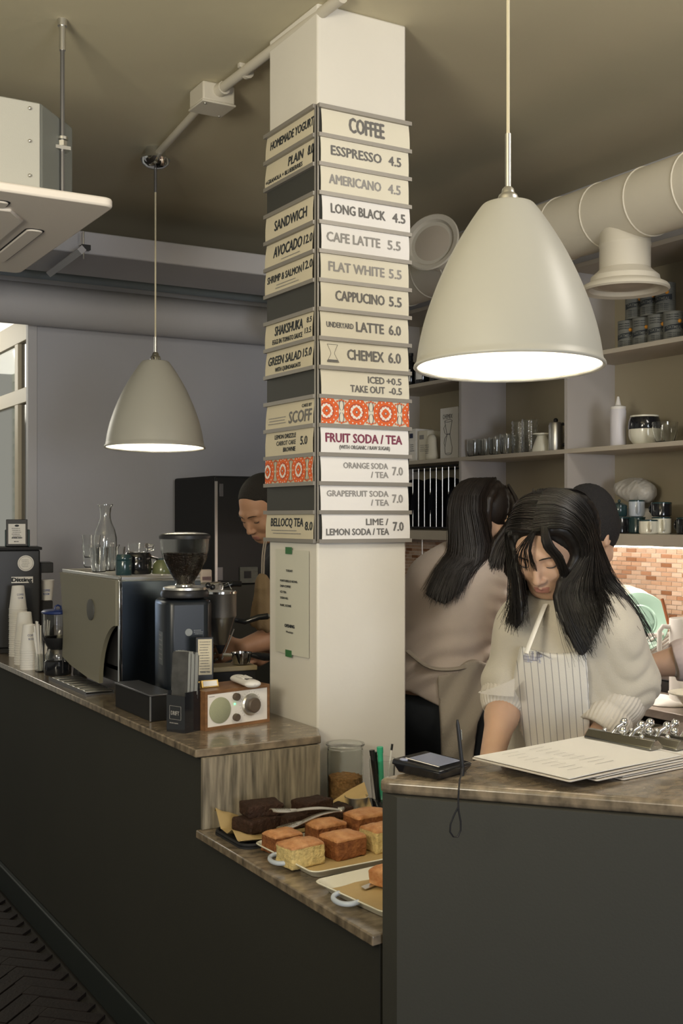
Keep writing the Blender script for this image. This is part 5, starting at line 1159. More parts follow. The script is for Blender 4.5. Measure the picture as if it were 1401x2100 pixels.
# clipboards with menus, fanned
A = atZ(966, 1574, ZB); Bq = atZ(1136, 1630, ZB); Cq = atZ(1401, 1571, ZB); Dq = atZ(1208, 1528, ZB)
w_ = (Bq-A); l_ = (Dq-A); ang = math.atan2(l_.y, l_.x); Wc = w_.length; Lc = .352
for k, lb in enumerate(('undermost clipboard of the fanned pile on the bar', 'middle clipboard of the fanned pile on the bar', 'topmost clipboard with the printed menu sheet on the bar')):
    off = (2-k); org = A+l_.normalized()*.074*off+Vector((.002*off, -.003*off, 0)); t = thing('clipboard', lb, 'clipboard', (org.x, org.y, ZB+.0008+.0078*k), ang-.02*off, 'menu clipboards')
    obj('board', MB().prism(rrect(0, Lc, -Wc, 0, .006), 0, .0028), pbr('white_board', (.62, .57, .50), .5), t, .0008)
    obj('sheet', MB().grid(lambda u, v: (.004+(Lc-.02)*u, -Wc+.004+(Wc-.008)*v, .0046+.0010*math.sin(u*5)*math.sin(v*4+k)), 10, 10, 0, -.0012), M['paper'], t)
    if k == 2:
        L = MB(); T = TR(0, 0, .0062)
        rn = random.Random(2)
        for r_, (u0, n_) in enumerate(((.06, 5), (.13, 5))):
            for r in range(9):
                y = -Wc*(.12+.085*r); x = .05+.05*r_*1.6
                scribble(L, x, x+.045+.02*rn.random(), y-.002, y+.002, 1, .0016, 0, T, r+r_*20)
        obj('lettering', L, M['ink_light'], t)
    hx = Lc-.030; yc = -Wc*.42; hw = Wc*.34
    prof = [(hx-.010, .0064), (hx+.034, .0064), (hx+.030, .012), (hx+.014, .026), (hx+.004, .026), (hx-.010, .011)]
    Tq = Matrix(((1, 0, 0, 0), (0, 0, 1, 0), (0, 1, 0, 0), (0, 0, 0, 1)))
    mbq = MB(); mbq.prism(prof, yc-hw, yc+hw, 0, Tq); bm = bmesh.new(); me = mbq.mesh('clip_body', [M['clipsteel']]); bm.from_mesh(me); bmesh.ops.recalc_face_normals(bm, faces=bm.faces); bm.to_mesh(me); bm.free()
    obj('clip_body', me, M['clipsteel'], t, .002)
    for j, y in enumerate((yc-.022, yc+.022)):
        obj('clip_lever', MB().tube([(hx+.006, y, .022), (hx+.020, y, .034), (hx+.040, y, .040)], [.0048, .0048, .0048], 10), M['chrome'], t)
        obj('lever_ball', MB().ell((hx+.044, y, .043), .0092, 16, 10), M['chrome'], t)
    obj('lever_ball', MB().ell((hx+.012, yc, .032), .0095, 16, 10), M['chrome'], t)
    for y in (yc-hw*.55, yc+hw*.55): obj('rivet', MB().ell((hx+.012, y, .027), .005, 12, 8), M['chrome'], t)
# ================================================================ PEOPLE
V3 = lambda *a: np.array(a, float)
def nrm(v): v = np.array(v, float); return v/np.linalg.norm(v)
class Person:
    """figure frame: x to the photo's right, y away from the camera, z up; joints are measured there in metres"""
    def __init__(s, label, px0, D0):
        p = atD(px0, HZ, D0); s.L0 = (px0-CX)/FPX*D0; s.D0 = D0
        s.root = thing('person', label, 'person', (p.x, p.y, 0), -YAW)
    def P(s, px, py, y=0): D = s.D0+y; return V3((px-CX)/FPX*D-s.L0, y, 1.5+(HZ-py)/FPX*D)
    def head_axes(s, F, U): F = nrm(F); U = np.array(U, float); U = nrm(U-F*(U@F)); s.F, s.U, s.X = F, U, np.cross(U, F); return s
    def H(s, x, f, u): return s.hc+s.X*x+s.F*f+s.U*u
def head(S, p, nb, k=1.0, neck_r=.050, female=True):
    H = lambda x, f, u: p.H(x*k, f*k, u*k); R = [p.X, p.F, p.U]
    S.ell(H(0, -.014, .022), (.076*k, .095*k, .090*k), 0, R=R)
    S.ell(H(0, .030, -.032), (.060*k, .060*k, .076*k), .03, R=R)
    S.cap(H(-.022, .052, -.086), H(.022, .052, -.086), .022*k, k=.025)                    # jaw front
    S.cap(H(-.050, .0, -.055), H(-.020, .058, -.090), .018*k, k=.02); S.cap(H(.050, .0, -.055), H(.020, .058, -.090), .018*k, k=.02)
    S.ell(H(0, .070, -.094), (.016*k, .013*k, .012*k), .014, R=R)                          # chin
    for x in (-1, 1):
        S.ell(H(.034*x, .062, -.030), (.024*k, .020*k, .022*k), .018, R=R)                 # cheeks
        S.cap(H(.012*x, .082, .022), H(.042*x, .070, .020), .010*k, .008*k, k=.014)       # brow
        S.ell(H(.031*x, .092, .000), (.017*k, .013*k, .011*k), .010, 'sub', R=R)          # socket
        S.ell(H(.031*x, .074, .000), (.0155*k, .0125*k, .0105*k), .004, R=R)              # closed lid over the eyeball
        S.ell(H(.077*x, -.008, -.008), (.009*k, .018*k, .030*k), .008, R=R)
        S.ell(H(.084*x, -.004, -.004), (.006*k, .010*k, .018*k), .004, 'sub', R=R)
    S.cap(H(0, .084, .012), H(0, .103, -.030), .0075*k, .0095*k, k=.010)                  # nose
    S.ell(H(0, .106, -.036), (.0105*k, .009*k, .008*k), .006, R=R)
    for x in (-1, 1): S.ell(H(.0115*x, .096, -.039), (.0075*k, .009*k, .0065*k), .005, R=R); S.ell(H(.006*x, .103, -.0455), (.0032*k, .004*k, .003*k), .002, 'sub', R=R)
    S.ell(H(0, .080, -.064), (.024*k, .014*k, .017*k), .012, R=R)                         # muzzle
    S.cap(H(-.017, .088, -.0625), H(0, .0945, -.0600), .0038*k, .0052*k, k=.004); S.cap(H(0, .0945, -.0600), H(.017, .088, -.0625), .0052*k, .0038*k, k=.004)
    S.cap(H(-.013, .089, -.0715), H(.013, .089, -.0715), .0056*k, k=.005)
    S.cap(H(-.019, .0945, -.0663), H(.019, .0945, -.0663), .0012*k, k=.003, op='sub')
    S.cap(H(0, -.030, -.055), nb, neck_r*.92, neck_r, k=.03)
def hand(S, wr, d, n, side, k=1.0, curl=.5, fan=.06, thumb_out=.7):
    """wr wrist, d direction of the fingers, n out of the back of the hand, side = towards the thumb"""
    d = nrm(d); n = nrm(np.array(n)-d*(np.array(n)@d)); t = nrm(np.cross(n, d)); t = t if t@np.array(side) > 0 else -t
    for i, o in enumerate((.030, .010, -.010, -.029)):
        S.cap(wr+t*o*.55*k+d*.012*k, wr+d*(.082-.006*abs(i-1))*k+t*o*k, .0135*k, .0115*k, k=.010)
    for i, (o, L, r) in enumerate(((.031, .068, .0084), (.0105, .076, .0087), (-.0105, .071, .0083), (-.030, .056, .0074))):
        a = wr+d*(.084-.006*abs(i-1))*k+t*o*k; dd = nrm(d+t*o*fan*30); ang = curl*(.55+.07*i)
        for j, f in enumerate((.46, .30, .24)):
            ang_ = ang*(1+.85*j); v = dd*math.cos(ang_)-n*math.sin(ang_); b = a+v*L*f*k
            S.cap(a, b, r*(1-.10*j)*k, r*(1-.10*(j+1))*k, k=.003); a = b
    a = wr+t*.020*k+d*.020*k; v = nrm(d*.6+t*thumb_out-n*.35); b = a+v*.042*k; c = b+nrm(d*.9+t*.22-n*.35)*.030*k; e = c+nrm(d-n*.35)*.026*k
    S.cap(a, b, .0155*k, .0115*k, k=.010); S.cap(b, c, .0108*k, .0098*k, k=.004); S.cap(c, e, .0098*k, .0082*k, k=.003)
def axes_of(J):
    X = nrm(np.array(J['shR'])-np.array(J['shL'])); up = nrm(np.array(J['nb'])-np.array(J['pe'])); X = nrm(X-up*(X@up)); return X, np.cross(up, X), up
def torso(S, J, g=0., k=.05, w=1.0):
    X, Y, Z = axes_of(J); R = [X, Y, Z]; nb, ch, wa, pe = (np.array(J[q]) for q in ('nb', 'ch', 'wa', 'pe'))
    S.cap(J['shL'], J['shR'], .052*w+g, k=k); S.ell(nb*.55+ch*.45, (.135*w+g, .085*w+g, .13+g), k, R=R)
    S.ell(ch, (.145*w+g, .100*w+g, .15+g), k, R=R); S.ell(wa, (.120*w+g, .090*w+g, .15+g), k, R=R); S.ell(pe, (.155*w+g, .110*w+g, .13+g), k, R=R)
def arm(S, sh, el, wr, r=(.050, .040, .038, .025), g=0, k=.02):
    S.cap(sh, el, r[0]+g, r[1]+g, k=k+.01); m = el+(wr-el)*.3; S.cap(el, m, r[1]+g, r[2]+.001+g, k=k); S.cap(m, wr, r[2]+.001+g, r[3]+g, k=k)
def legs(S, J, g=0, k=.04):
    for q in ('L', 'R'):
        S.cap(J['hp'+q], J['kn'+q], .082+g, .056+g, k=k); kn, an = J['kn'+q], J['an'+q]; m = kn+(an-kn)*.32; S.cap(kn, m, .054+g, .056+g, k=k); S.cap(m, an, .056+g, .038+g, k=.02)
def foot(S, J, q, g=0):
    an = J['an'+q]; S.cap(an+V3(0, 0, -.02), an+J['toe']*.13+V3(0, 0, -.045), .036+g, .030+g, k=.02); S.cap(an-J['toe']*.03+V3(0, 0, -.035), an+J['toe']*.05+V3(0, 0, -.045), .034+g, k=.02)
    S.cut(lambda X, Y, Z: .004-Z+0*X+0*Y)
def std_legs(p, J, face, spread=.09):
    f = nrm(V3(face[0], face[1], 0)); sd = V3(f[1], -f[0], 0); pe = J['pe']; J['toe'] = f
    for q, s_ in (('L', -1), ('R', 1)):
        b = V3(pe[0], pe[1], 0)+sd*spread*s_; J['hp'+q] = V3(b[0], b[1], pe[2]-.03); J['kn'+q] = V3(b[0], b[1], .46)+f*.02+sd*.005*s_; J['an'+q] = V3(b[0], b[1], .085)-f*.01+sd*.01*s_
def bounds(pts, pad): P = np.array(pts); return P.min(0)-pad, P.max(0)+pad
def skin_body(p, J, h, mat='skin', hands=(), k=1.0, neck_r=.045, head_k=1.0, sw=.92):
    pts = [J[q] for q in ('shL', 'shR', 'elL', 'elR', 'wrL', 'wrR', 'anL', 'anR', 'pe', 'nb')]+[p.hc+V3(0, 0, .12)]+[J['wr'+hd[0]]+nrm(hd[1])*.17 for hd in hands]
    lo, hi = bounds(pts, .14); lo[2] = -.01; S = SDF(lo, hi, h)
    torso(S, J, 0, w=sw)
    for q in ('L', 'R'): arm(S, J['sh'+q], J['el'+q], J['wr'+q], J.get('armr', (.042, .036, .034, .0235)))
    legs(S, J)
    for q in ('L', 'R'): foot(S, J, q)
    for q, d, n, side, curl in hands: hand(S, J['wr'+q], d, n, side, J.get('hk', .95), curl)
    head(S, p, J['nb'], head_k, neck_r)
    def pred(C):
        d = C-p.hc; f = d@p.F; u = d@p.U; x = d@p.X; kk = head_k
        return ((f > .085*kk) & (u < -.0585*kk) & (u > -.0765*kk) & (np.abs(x) < .0185*kk)).astype(int)
    body = obj('body', S.mesh('body', [M[mat], M['lips']], pred, 1), [], p.root)
    # brows and lash lines
    kk = head_k; L = MB(); B = MB(); Hh = lambda x, f, u: tuple(p.H(x*kk, f*kk, u*kk))
    for s_ in (-1, 1):
        L.tube([Hh(s_*(.031+.0145*math.cos(a)), .0850-.0055*abs(math.cos(a))**2, -.0035-.0040*math.sin(a)) for a in [PI*i/8 for i in range(9)]], .0011, 6)
        B.tube([Hh(s_*.013, .0925, .0190), Hh(s_*.024, .0915, .0225), Hh(s_*.036, .086, .0225), Hh(s_*.046, .078, .0180)], [.0010, .0017, .0015, .0006], 6)
    obj('eyelashes', L, M['ink_dark'], p.root); obj('eyebrows', B, M['hair'], p.root); return body
def crom(P, n):
    P = [np.array(q, float) for q in P]; out = []; m = len(P)-1
    for i in range(n+1):
        x = i/n*m; k = min(int(x), m-1); f = x-k; p0 = P[max(k-1, 0)]; p1 = P[k]; p2 = P[k+1]; p3 = P[min(k+2, m)]
        out.append(.5*(2*p1+(p2-p0)*f+(2*p0-5*p1+4*p2-p3)*f*f+(3*p1-p0-3*p2+p3)*f**3))
    return out
def hair_mass(p, groups, cap_fn, mat, core_r=.018, seed=1, h=.005, strand=.0009, n=16, strands_per=90, centre=None):
    """groups: lists of guide curves; neighbours are blended into a sheet of many strands lying over a thin solid core"""
    rs = np.random.RandomState(seed); guides = [g for gr in groups for g in gr['guides']]
    allp = np.array([q for g in guides for q in g]); lo, hi = allp.min(0)-.06, allp.max(0)+.06; lo = np.minimum(lo, p.hc-.14); hi = np.maximum(hi, p.hc+.14)
    S = SDF(lo, hi, h); cap_fn(S); mb = MB(); f = sines(seed, 9, 5)
    for gr in groups:
        G = [np.array(crom(g, n)) for g in gr['guides']]; r = gr.get('r', core_r); U = len(G)-1
        def at(u): i = min(int(u*U), U-1); t = u*U-i; w_ = t*t*(3-2*t)*.3+t*.7; return G[i]*(1-w_)+G[i+1]*w_
        for u in np.linspace(0, 1, U*4+1):
            c = at(u)
            for j in range(n):
                q = j/n; ra = r*.60*(1-.6*max(0, q-.4)/.6)*min(1, .25+q*4.5); S.cap(c[j], c[j+1], ra, ra*.96, k=.006)
        for _ in range(gr.get('n', strands_per)):
            u = rs.rand(); c = at(u); e = at(min(u+.04, 1))-at(max(u-.04, 0)); d = np.gradient(c, axis=0); N = np.cross(e, d); N /= np.linalg.norm(N, axis=1)[:, None]+1e-9
            ref = c-(p.hc-p.F*.01-V3(0, 0, 1)*0); ref[:, 2] *= .15; sg = np.sign((N*ref).sum(1)); sg[sg == 0] = 1; sg = np.where(np.abs(sg.sum()) > n*.3, np.sign(sg.sum()), sg)
            N = N*sg[..., None] if np.ndim(sg) else N*sg
            lay = r*(.5+.55*rs.rand()) if rs.rand() < .82 else -r*.8*rs.rand(); wv = .0025*np.sin(np.linspace(0, 5+3*rs.rand(), n+1)+rs.rand()*6)
            q = np.linspace(0, 1, n+1); prof = np.minimum(1, .55+q*3)*(1-.45*q**2); tip = rs.normal(size=3)*gr.get('loose', .008); L = 1-.16*rs.rand()**2
            pts = c+N*(lay*prof+wv*q)[:, None]+tip[None, :]*(q**2)[:, None]; m = max(4, int(round(n*L))); pts = pts[:m+1]
            mb.tube([tuple(x) for x in pts], [strand*(1-.7*(j/m)**2) for j in range(m+1)], 4)
    f2 = sines(seed+3, 190, 8, (1, 1, .12)); S.disp(lambda X, Y, Z: .0008*f2(X, Y, Z), .02)
    hr = obj('hair', S.mesh('hair', M[mat], None, 1), [], p.root)
    o = obj('strands', mb, M[mat], hr); o['kind'] = 'stuff'; return hr
def crown_cap(p, k=1.0, gx=.012, front=.062, low=-.03):
    def fn(S):
        R = [p.X, p.F, p.U]; S.ell(p.H(0, -.016*k, .024*k), (.076*k+gx, .097*k+gx, .091*k+gx), 0, R=R)
        # open the face: everything forward of a slanted plane goes
        a = p.hc
        def cutf(X, Y, Z):
            dx, dy, dz = X-a[0], Y-a[1], Z-a[2]; f = dx*p.F[0]+dy*p.F[1]+dz*p.F[2]; u = dx*p.U[0]+dy*p.U[1]+dz*p.U[2]
            d = f-front*k-.35*(u-.0)*1.0; return np.maximum(d, low-u-.6*np.maximum(-f, 0))
        S.cut(cutf)
    return fn
def garment(name, p, pts, fn, mats, h=.0055, amp=(.0035, .0015), seed=1, cutz=None, pad=.14, wr=(26, 60), stretch=(1, 1, .5), parent=None, pred=None, extra=None):
    lo, hi = bounds(pts, pad); lo[2] = max(lo[2], -.01); S = SDF(lo, hi, h); fn(S)
    f = sines(seed, wr[0], 6, stretch); f2 = sines(seed+5, wr[1], 7, stretch)
    S.disp(lambda X, Y, Z: amp[0]*(1-2*np.abs(f(X, Y, Z)))+amp[1]*f2(X, Y, Z), .03)
    if extra: extra(S)
    if cutz: S.cut(cutz)
    o = obj(name, S.mesh(name, mats if isinstance(mats, list) else [M[mats]], pred, 1), [], parent or p.root); return o, S
def cuff(p, name, a, b, r0, r1, mat, ribs=34, parent=None, depth=.0022, rolls=2):
    a = np.array(a); b = np.array(b); d = Vector(tuple(b-a)); q = d.to_track_quat('Z', 'Y').to_matrix().to_4x4(); q.translation = Vector(tuple(a)); L = d.length
    seg = ribs*4; prof = []
    nz = 22
    mb = MB(); vs = []; fs = []
    outl = [(t, r0+(r1-r0)*t+.006*abs(math.sin(t*PI*rolls))**.8) for t in [i/nz for i in range(nz+1)]]
    outl = [(0, r0*.80)]+outl+[(1.0, r1*.86), (.92, r1*.80)]
    for k in range(seg):
        an = 2*PI*k/seg; rb = depth*(.5+.5*math.cos(an*ribs))
        for t, r in outl: rr = r+rb; vs.append((rr*math.cos(an), rr*math.sin(an)*.92, t*L+.002*math.sin(an*3)))
    m = len(outl)
    for k in range(seg):
        k2 = (k+1) % seg
        for i in range(m-1): fs.append((k*m+i, k2*m+i, k2*m+i+1, k*m+i+1))
    mb.add(vs, fs, 0, q); return obj(name, mb, M[mat] if isinstance(mat, str) else mat, parent or p.root, sharp=80)

# ---------------------------------------------------------------- 1: barista in front, looking down
p = Person('barista with long black hair, beige sweater and striped white apron, looking down', 1150, 2.62); P = p.P
p.head_axes((-.44, -.70, -.56), (-.30, -.48, .82)); p.hc = P(1124, 1116, -.02)
J = dict(nb=P(1172, 1262, .06), shL=P(1080, 1292, .10), shR=P(1238, 1290, -.03), elL=P(1040, 1424, .10), elR=P(1278, 1440, .0), wrL=P(1003, 1575, -.08), wrR=P(1196, 1560, -.07),
         ch=P(1172, 1360, .06), wa=P(1168, 1500, .12), pe=P(1172, 1620, .15)); J['pe'][2] = .84
J['armr'] = (.044, .038, .036, .0245)
std_legs(p, J, (-.4, -.9)); J['hk'] = .92
skin_body(p, J, .0042, 'skin', [('L', (-.05, -.35, -.9), (-.8, -.3, 0), (.3, -.8, 0), .5), ('R', (-.75, .1, -.65), (.2, -.2, .9), (.3, -.8, 0), .5)], neck_r=.043, head_k=.96)
dL = nrm(J['wrL']-J['elL']); dR = nrm(J['wrR']-J['elR'])
def sw(S):
    torso(S, J, .022, .06, 1.0)
    S.cap(J['shL'], J['elL']+V3(0, 0, .03), .064, .060, k=.04); S.cap(J['elL']+V3(0, 0, .03), J['elL']+dL*.02, .060, .046, k=.02)
    S.cap(J['shR']+V3(.012, 0, -.01), J['elR']+V3(.006, 0, .05), .060, .070, k=.04); S.cap(J['elR']+V3(.004, 0, .05), J['elR']+dR*.03, .074, .056, k=.03)
    S.cap(J['nb']+V3(-.01, -.02, -.015), J['nb']+V3(-.008, -.02, -.005), .070, k=.04)
def sw_cut(X, Y, Z): return np.maximum(.80-Z+0*X+0*Y, -99)
def sw_extra(S):      # long sag folds running down the sleeves
    f = sines(77, 1, 1)
    S.disp(lambda X, Y, Z: -.0055*np.abs(np.sin(.8*(Z*70+X*60+2.5*np.sin(X*30+Y*22)+1.2*np.sin(Y*50))))*np.clip((X-.02)*9, 0, 1)*np.clip((1.26-Z)*8, 0, 1), .02)
swo, SW = garment('sweater', p, [J[q] for q in ('nb', 'shL', 'shR', 'elL', 'elR', 'pe')], sw, 'sweater', .005, (.0055, .0015), 5, sw_cut, .15, (22, 55), extra=sw_extra)
rib = striped('ribbed_knit', (.58, .54, .48), (.30, .28, .26), (1, 0, .25), .0062, .0022)
rib2 = pbr('ribbed_cuff_knit', (.56, .52, .46), .9, bump=.2, bscale=300)
cuff(p, 'cuff', J['elR']+dR*.0+V3(-.012, -.012, .018), J['elR']+dR*.095+V3(-.012, -.012, .006), .064, .056, rib2, 40, swo, rolls=2)
cuff(p, 'cuff', J['elL']+V3(-.004, -.006, .014), J['elL']+dL*.055+V3(-.002, 0, 0), .054, .044, rib2, 34, swo, rolls=1)
# turned-back cuff point that sticks out at her other elbow
A_, B_, C_ = P(983, 1421, .0), P(1056, 1390, -.04), P(1054, 1428, -.04)
obj('cuff_flap', MB().grid(lambda u, v: tuple((A_*(1-u)+(B_*(1-v)+C_*v)*u)+V3(0, -.012*math.sin(u*PI), .004*math.sin(v*PI))), 10, 4, 0, .003), rib2, swo)
collar = [tuple(J['nb']+V3(-.012, -.030, .048)+V3(.066*math.cos(a), .058*math.sin(a), .030*math.sin(a)-.012)) for a in [2*PI*i/28 for i in range(28)]]
obj('collar', MB().tube(collar, .009, 10, closed=True), rib2, swo)
# apron: a second skin over the sweater's front
xl = lambda Z: np.interp(Z, [.90, 1.0, 1.2], [P(1035, 1500, -.05)[0], P(1048, 1480, -.05)[0], P(1074, 1330, -.05)[0]])
xr = lambda Z: np.interp(Z, [.90, 1.0, 1.2], [P(1228, 1500, -.05)[0], P(1214, 1490, -.05)[0], P(1192, 1330, -.05)[0]])
S = SDF(SW.lo, SW.lo+SW.h*(SW.n-1)-.0001, SW.h)
T = SDF(SW.lo, SW.lo+SW.h*(SW.n-1)-.0001, SW.h); torso(T, J, .024, .06, 1.0)
S.F = (T.F-.010).astype(np.float32)[:S.n[0], :S.n[1], :S.n[2]]
f = sines(21, 18, 6, (1, 1, .4)); S.disp(lambda X, Y, Z: .003*f(X, Y, Z)+.0035*np.sin(X*95+2*np.sin(Z*9))*np.clip((1.12-Z)*6, 0, 1), .03)
ztop = P(1130, 1338, -.05)[2]
def apc(X, Y, Z):
    d = np.maximum(np.maximum(xl(Z)-X, X-xr(Z)), Z-(ztop+.035*((X-P(1130, 1338, -.05)[0])/.065)**2*.35)+0*Y); d = np.maximum(d, Y-(.06-.10*X)+0*Z); return np.maximum(d, .80-Z+0*X+0*Y)
S.cut(apc)
apm = striped('striped_apron_cotton', (.74, .72, .68), (.33, .33, .34), (1, -.12, .10), .0150, .0016)
apo = obj('apron', S.mesh('apron', [apm], None, 1), [], p.root)
for a, b, c in ((P(1079, 1340, -.105), P(1098, 1290, -.085), P(1118, 1240, -.03)), (P(1186, 1342, -.12), P(1192, 1290, -.10), P(1190, 1235, -.02))):
    c_ = crom([a, b, c], 8); obj('apron_strap', MB().tube([tuple(q) for q in c_], .0075, 8, flat=.35), M['paper'], apo)
def front(S, x, z):
    i = int(round((x-S.lo[0])/S.h)); k = int(round((z-S.lo[2])/S.h)); col_ = S.F[i, :, k]; j = np.argmax(col_ < 0); return S.lo[1]+S.h*j
pl0, pl1 = P(1086, 1366, -.1), P(1119, 1342, -.1)
plm = striped('plaid_patch', (.50, .50, .56), (.26, .26, .33), (1, 0, 0), .009, .0015)
obj('plaid_patch', MB().grid(lambda u, v: (lambda x, z: (x, front(S, x, z)-.0015, z))(pl0[0]+(pl1[0]-pl0[0])*u, pl0[2]+(pl1[2]-pl0[2])*v), 10, 8, 0, -.001), plm, apo)
for k in range(3): obj('plaid_line', MB().tube([(lambda x, z: (x, front(S, x, z)-.003, z))(pl0[0]+(pl1[0]-pl0[0])*q/10, pl0[2]+(pl1[2]-pl0[2])*(.2+.3*k)) for q in range(11)], .0007, 4), pbr('plaid_line', (.26, .26, .33), .9), apo)
# trousers and shoes
garment('trousers', p, [J[q] for q in ('pe', 'anL', 'anR')], lambda S: (torso(S, dict(J, shL=J['shL'], shR=J['shR']), .012), legs(S, J, .012)), 'darkcloth', .007, (.002, .001), 9, lambda X, Y, Z: np.maximum(Z-.88, .06-Z)+0*X+0*Y, .2)
for q in ('L', 'R'):
    S = SDF(J['an'+q]-.16, J['an'+q]+.19, .005); foot(S, J, q, .010); S.cut(lambda X, Y, Z: np.maximum(Z-.11, .0045-Z)+0*X+0*Y); obj('shoe', S.mesh('shoe', M['black_matte'], None, 1), [], p.root)
# hair: parted, falling on both sides of the face
E = P
def scalp(x, f, u, o=1.07, k=.96):
    d = V3(x/.076, f/.095, u/.090); t = 1/math.sqrt(d@d)*o; return p.H(x*t*k, (-.014+f*t)*k, (.022+u*t)*k)
right_g = []
lows = [E(1143, 1215, -.10), E(1158, 1215, -.09), E(1182, 1212, -.075), E(1208, 1205, -.045), E(1228, 1195, .0), E(1240, 1190, .05), E(1232, 1190, .09)]
mids = [E(1160, 1280, -.125), E(1172, 1280, -.12), E(1192, 1268, -.11), E(1222, 1245, -.085), E(1262, 1238, -.03), E(1283, 1252, .035), E(1262, 1250, .10)]
ends = [E(1190, 1338, -.135), E(1198, 1335, -.13), E(1208, 1318, -.125), E(1228, 1282, -.11), E(1306, 1300, -.035), E(1318, 1325, .02), E(1300, 1330, .09)]
for i, t in enumerate(np.linspace(0, 1, 7)):     # roots run from the forehead (t=0) back over the crown (t=1)
    th = .62+1.75*t; right_g.append([scalp(.03, math.cos(th), math.sin(th)), scalp(.55, .78*math.cos(th), .86*math.sin(th)+.05, 1.10), scalp(.95, .62-1.30*t, .35, 1.13), scalp(1.0, .62-1.25*t, -.45, 1.20), lows[i], mids[i], ends[i]])
left_g = []
for t in np.linspace(0, 1, 5):
    th = .62+1.75*t; root = scalp(.19, math.cos(th), math.sin(th)); s1 = scalp(-.50, .78*math.cos(th), .86*math.sin(th), 1.09); s2 = scalp(-1.0, .48-1.10*t, .10, 1.11)
    lo_ = [E(1064, 1185, -.06), E(1064, 1200, -.04), E(1066, 1215, .0), E(1075, 1225, .05), E(1110, 1230, .09)][int(round(t*4))]
    en_ = [E(1072, 1272, -.085), E(1058, 1288, -.075), E(1048, 1280, -.03), E(1062, 1270, .05), E(1110, 1270, .12)][int(round(t*4))]
    left_g.append([root, s1, s2, lo_, en_])
part = [tuple(scalp(.105, math.cos(q), math.sin(q), 1.085)) for q in np.linspace(.75, 1.75, 8)]
back_g = [[p.H(x, -.03, .110), p.H(x*3.2, -.105, .05), p.H(x*3.5, -.115, -.05), E(1150+x*1700, 1240, .12), E(1175+x*2200, 1300, .14)] for x in (-.02, 0, .02)]
bangs = [[p.H(.016, .055, .092), p.H(x*.6, .094, .055), p.H(x, .100, .020), p.H(x*1.15, .099, -.004)] for x in (-.050, -.022, .008)]
bangs2 = [[p.H(.022, .055, .092), p.H(.035, .088, .06), p.H(.050, .084, .02), p.H(.053, .080, -.03), p.H(.050, .075, -.075)] for x in (0, 1)]; bangs2[1] = [q+p.X*.010-p.F*.008 for q in bangs2[0]]
hair_mass(p, [dict(guides=right_g, r=.020, n=2600, loose=.012), dict(guides=left_g, r=.012, n=900, loose=.010), dict(guides=back_g, r=.02, n=200), dict(guides=bangs2, r=.008, n=160, loose=.004)],
          crown_cap(p, .96, .003, .040), 'hair', seed=3, h=.0045)
obj('parting', MB().tube(part, [.0006, .0016, .0022, .0022, .002, .0016, .001, .0005], 6), M['skin'], p.root)
mb = MB(); rs = np.random.RandomState(4)
for q in range(34):
    u = rs.rand()*2; i = int(u); t = u-i; i = min(i, 1); c = crom([np.array(a)*(1-t)+np.array(b)*t for a, b in zip(bangs[i], bangs[i+1])], 8); mb.tube([tuple(x+rs.normal(size=3)*.0008) for x in c], [.0008]*6+[.0006, .0004, .0002], 4)
o = obj('fringe', mb, M['hair'], p.root); o['kind'] = 'stuff'

# ---------------------------------------------------------------- 2: woman with her back turned
p = Person('woman with long dark hair seen from behind in a pale jersey, working at the sink', 930, 3.72); P = p.P; E = P
p.head_axes((.45, .68, -.55), (.20, .30, .80)); p.X = -p.X; p.hc = P(1004, 1062, .04)
J = dict(nb=P(958, 1150, -.02), shL=P(880, 1190, -.03), shR=P(988, 1192, .02), elL=P(850, 1330, .0), elR=P(972, 1330, .02), wrL=P(868, 1345, .20), wrR=P(1022, 1318, .16),
         ch=P(930, 1250, .0), wa=P(905, 1350, -.02), pe=P(900, 1450, -.02)); J['pe'][2] = .86; J['hk'] = .95
std_legs(p, J, (.3, .9))
skin_body(p, J, .006, 'skin', [('R', (.35, .7, -.3), (.2, .2, .9), (-.6, .3, 0), .7), ('L', (.2, .8, -.3), (-.2, .2, .9), (.6, .3, 0), .7)], neck_r=.045)
dR = nrm(J['wrR']-J['elR']); dL = nrm(J['wrL']-J['elL'])
def sw2(S):
    torso(S, J, .018, .06, 1.0); S.cap(J['shR'], J['elR'], .056, .052, k=.04); S.cap(J['elR'], J['elR']+dR*.12, .052, .040, k=.02)
    S.cap(J['shL'], J['elL'], .056, .050, k=.04); S.cap(J['elL'], J['elL']+dL*.13, .050, .036, k=.02); S.cap(J['nb']+V3(.0, .0, -.02), J['nb']+V3(.005, .005, .0), .062, k=.04)
    S.ell(P(880, 1400, -.05), (.11, .10, .12), .05)
def s2e(S):
    S.disp(lambda X, Y, Z: .009*np.sin(Z*85-X*50+3*np.sin(X*16))*np.clip((1.16-Z)*7, 0, 1)*np.clip((Z-.93)*14, 0, 1)+.005*np.sin(Z*120+X*40)*np.clip((X-.09)*20, 0, 1), .02)
hem0, hem1 = P(835, 1405, 0), P(912, 1442, 0)
sw2o, _ = garment('jersey', p, [J[q] for q in ('nb', 'shL', 'shR', 'elL', 'elR', 'wrR', 'pe')], sw2, 'sweater2', .006, (.004, .0015), 15,
                  lambda X, Y, Z: np.interp(X, [hem0[0], hem1[0], hem1[0]+.12], [hem0[2], hem1[2], hem1[2]+.03])-Z+0*Y, .15, (20, 50), extra=s2e)
garment('trousers', p, [J[q] for q in ('pe', 'anL', 'anR')], lambda S: (torso(S, J, .010), legs(S, J, .012)), 'denim', .008, (.002, .001), 9, lambda X, Y, Z: np.maximum(Z-.93, .06-Z)+0*X+0*Y, .2)
